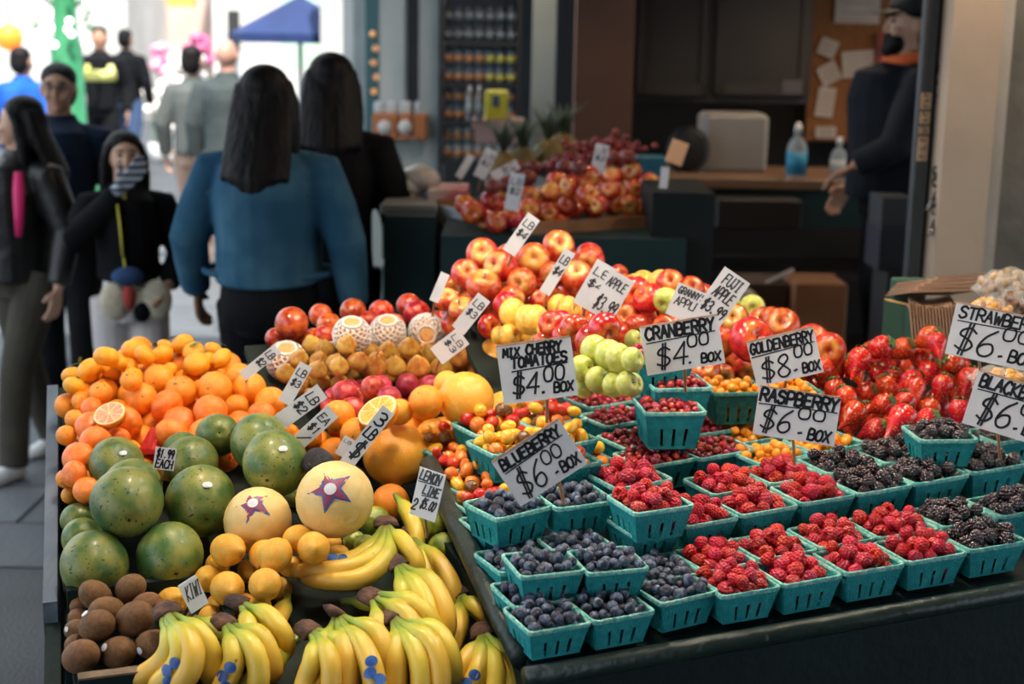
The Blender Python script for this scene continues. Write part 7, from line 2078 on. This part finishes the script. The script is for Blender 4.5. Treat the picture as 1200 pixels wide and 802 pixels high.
# navy parasol
um = root('parasol', (gx(352, 13), at_depth(352, 60, 13)[1], 0), 'navy blue market parasol behind the walkers', 'parasol')
zt_ = zx(8, 13, 360); zb_ = zx(48, 13, 360)
mb = MB(); n = 8
vs = [(0, 0, zt_ + .1)] + [(.62 * math.cos(2 * pi * k / n), .62 * math.sin(2 * pi * k / n), zb_ + .06) for k in range(n)] + [(.62 * math.cos(2 * pi * k / n), .62 * math.sin(2 * pi * k / n), zb_ - .02) for k in range(n)]
mb.add(vs, [(0, 1 + k, 1 + (k + 1) % n) for k in range(n)] + [(1 + k, 9 + k, 9 + (k + 1) % n, 1 + (k + 1) % n) for k in range(n)]); mb.build('canopy', mat('navy_canvas', (0.006, 0.020, 0.085), (0.008, 0.026, 0.11), 3, .8), um)
mb = MB(); mb.tube([(0, 0, 0), (0, 0, zt_ + .15)], .022, 8); mb.build('pole', GREYW, um)
for k in range(n):
    mb = MB(); mb.tube([(0, 0, zt_ - .12), (.58 * math.cos(2 * pi * k / n), .58 * math.sin(2 * pi * k / n), zb_ + .05)], .008, 5); mb.build('rib', GREYW, um)
# flower stand: buckets of white and pink bouquets
fl_m = [mat('white_petals', (0.85, 0.80, 0.76), (0.9, 0.85, 0.8), 6, .8), mat('pink_petals', (0.75, 0.22, 0.38), (0.80, 0.38, 0.50), 6, .8), mat('magenta_petals', (0.45, 0.08, 0.20), (0.6, 0.15, 0.28), 6, .8)]
for i, (x, dd, kk, hh) in enumerate(((205, 20, 0, .95), (218, 20.5, 0, 1.25), (196, 21, 1, 1.35), (228, 22, 2, 1.5), (185, 20, 0, .8), (210, 19.5, 0, .55))):
    g0_ = at_depth(x, 60, dd); rg = random.Random(i + 40)
    o = root('flower_bucket', (g0_[0], g0_[1], 0), ('bucket of white blooms in the middle of the flower stand', 'tall bucket of white blooms at the flower stand', 'tall bucket of pink blooms at the flower stand', 'tallest bucket of magenta blooms behind', 'low bucket of white blooms at the left of the flower stand', 'lowest bucket of white blooms in front')[i], 'flowers', 'flower buckets down the street')
    mb = MB(); mb.lathe([(.13, 0), (.17, hh * .35), (.16, hh * .35), (.12, .02)], 14); mb.build('bucket', mat('bucket_white', (0.6, 0.6, 0.6), None, rough=.5), o, True)
    mb = MB()
    for k in range(12):
        mb.tube([(rg.uniform(-.06, .06), rg.uniform(-.06, .06), hh * .2), (rg.uniform(-.18, .18), rg.uniform(-.15, .15), hh)], .008, 5)
    mb.build('stems', mat('stem_green', (0.08, 0.2, 0.06), None, rough=.7), o)
    bm2 = MB(); vs, fs = drupe(16, .25, 2, 1, False); bm2.add([(v[0] * .085, v[1] * .085, v[2] * .07) for v in vs], fs); bb = bm2.mesh('bloom', fl_m[kk], True)
    for k in range(14):
        q = put('bloom', bb, o); q.location = (rg.uniform(-.22, .22), rg.uniform(-.2, .2), hh + rg.uniform(-.18, .2))

# warm shop lamps, and added fill lamps for second stall, pillar and grocery shelf
def shop_or_fill_lamp(x, y, z, power, label):
    o = root('pendant_lamp', (x, y, z), label, 'lamp', 'lamps in the shop')
    b = MB(); b.lathe([(.05, .10), (.16, .0), (.165, .0), (.055, .11)], 20); b.build('shade', SHADE, o, True)
    b = MB(); b.ball((0, 0, .03), .035); b.build('bulb', BULB, o, True)
    b = MB(); b.tube([(0, 0, .10), (0, 0, 3.04 - z)], .006, 6); b.build('cord', mat('black_cord', (0.01, 0.01, 0.01)), o)
    d = bpy.data.lights.new('lamp_light', 'SPOT'); d.energy = power; d.color = (1.0, 0.74, 0.50); d.spot_size = math.radians(150); d.spot_blend = .6; d.shadow_soft_size = .06
    l = bpy.data.objects.new('lamp_light', d); COL.objects.link(l); l.parent = o; l.location = (0, 0, -.02)
shop_or_fill_lamp(1.45, 6.7, 2.5, 16, 'lamp hanging before the dark wall cabinet')
shop_or_fill_lamp(2.15, 7.2, 2.5, 22, 'lamp hanging near the cork board')
shop_or_fill_lamp(0.35, 5.0, 2.5, 13, 'added fill lamp over the second stall')  # fill light added to lift the second stall
shop_or_fill_lamp(1.55, 4.0, 2.5, 14, 'added fill lamp by the beige pillar')  # fill light added to brighten the pillar side
shop_or_fill_lamp(-0.2, 8.2, 2.6, 22, 'added fill lamp before the grocery shelf')  # fill light added to brighten the shelf area
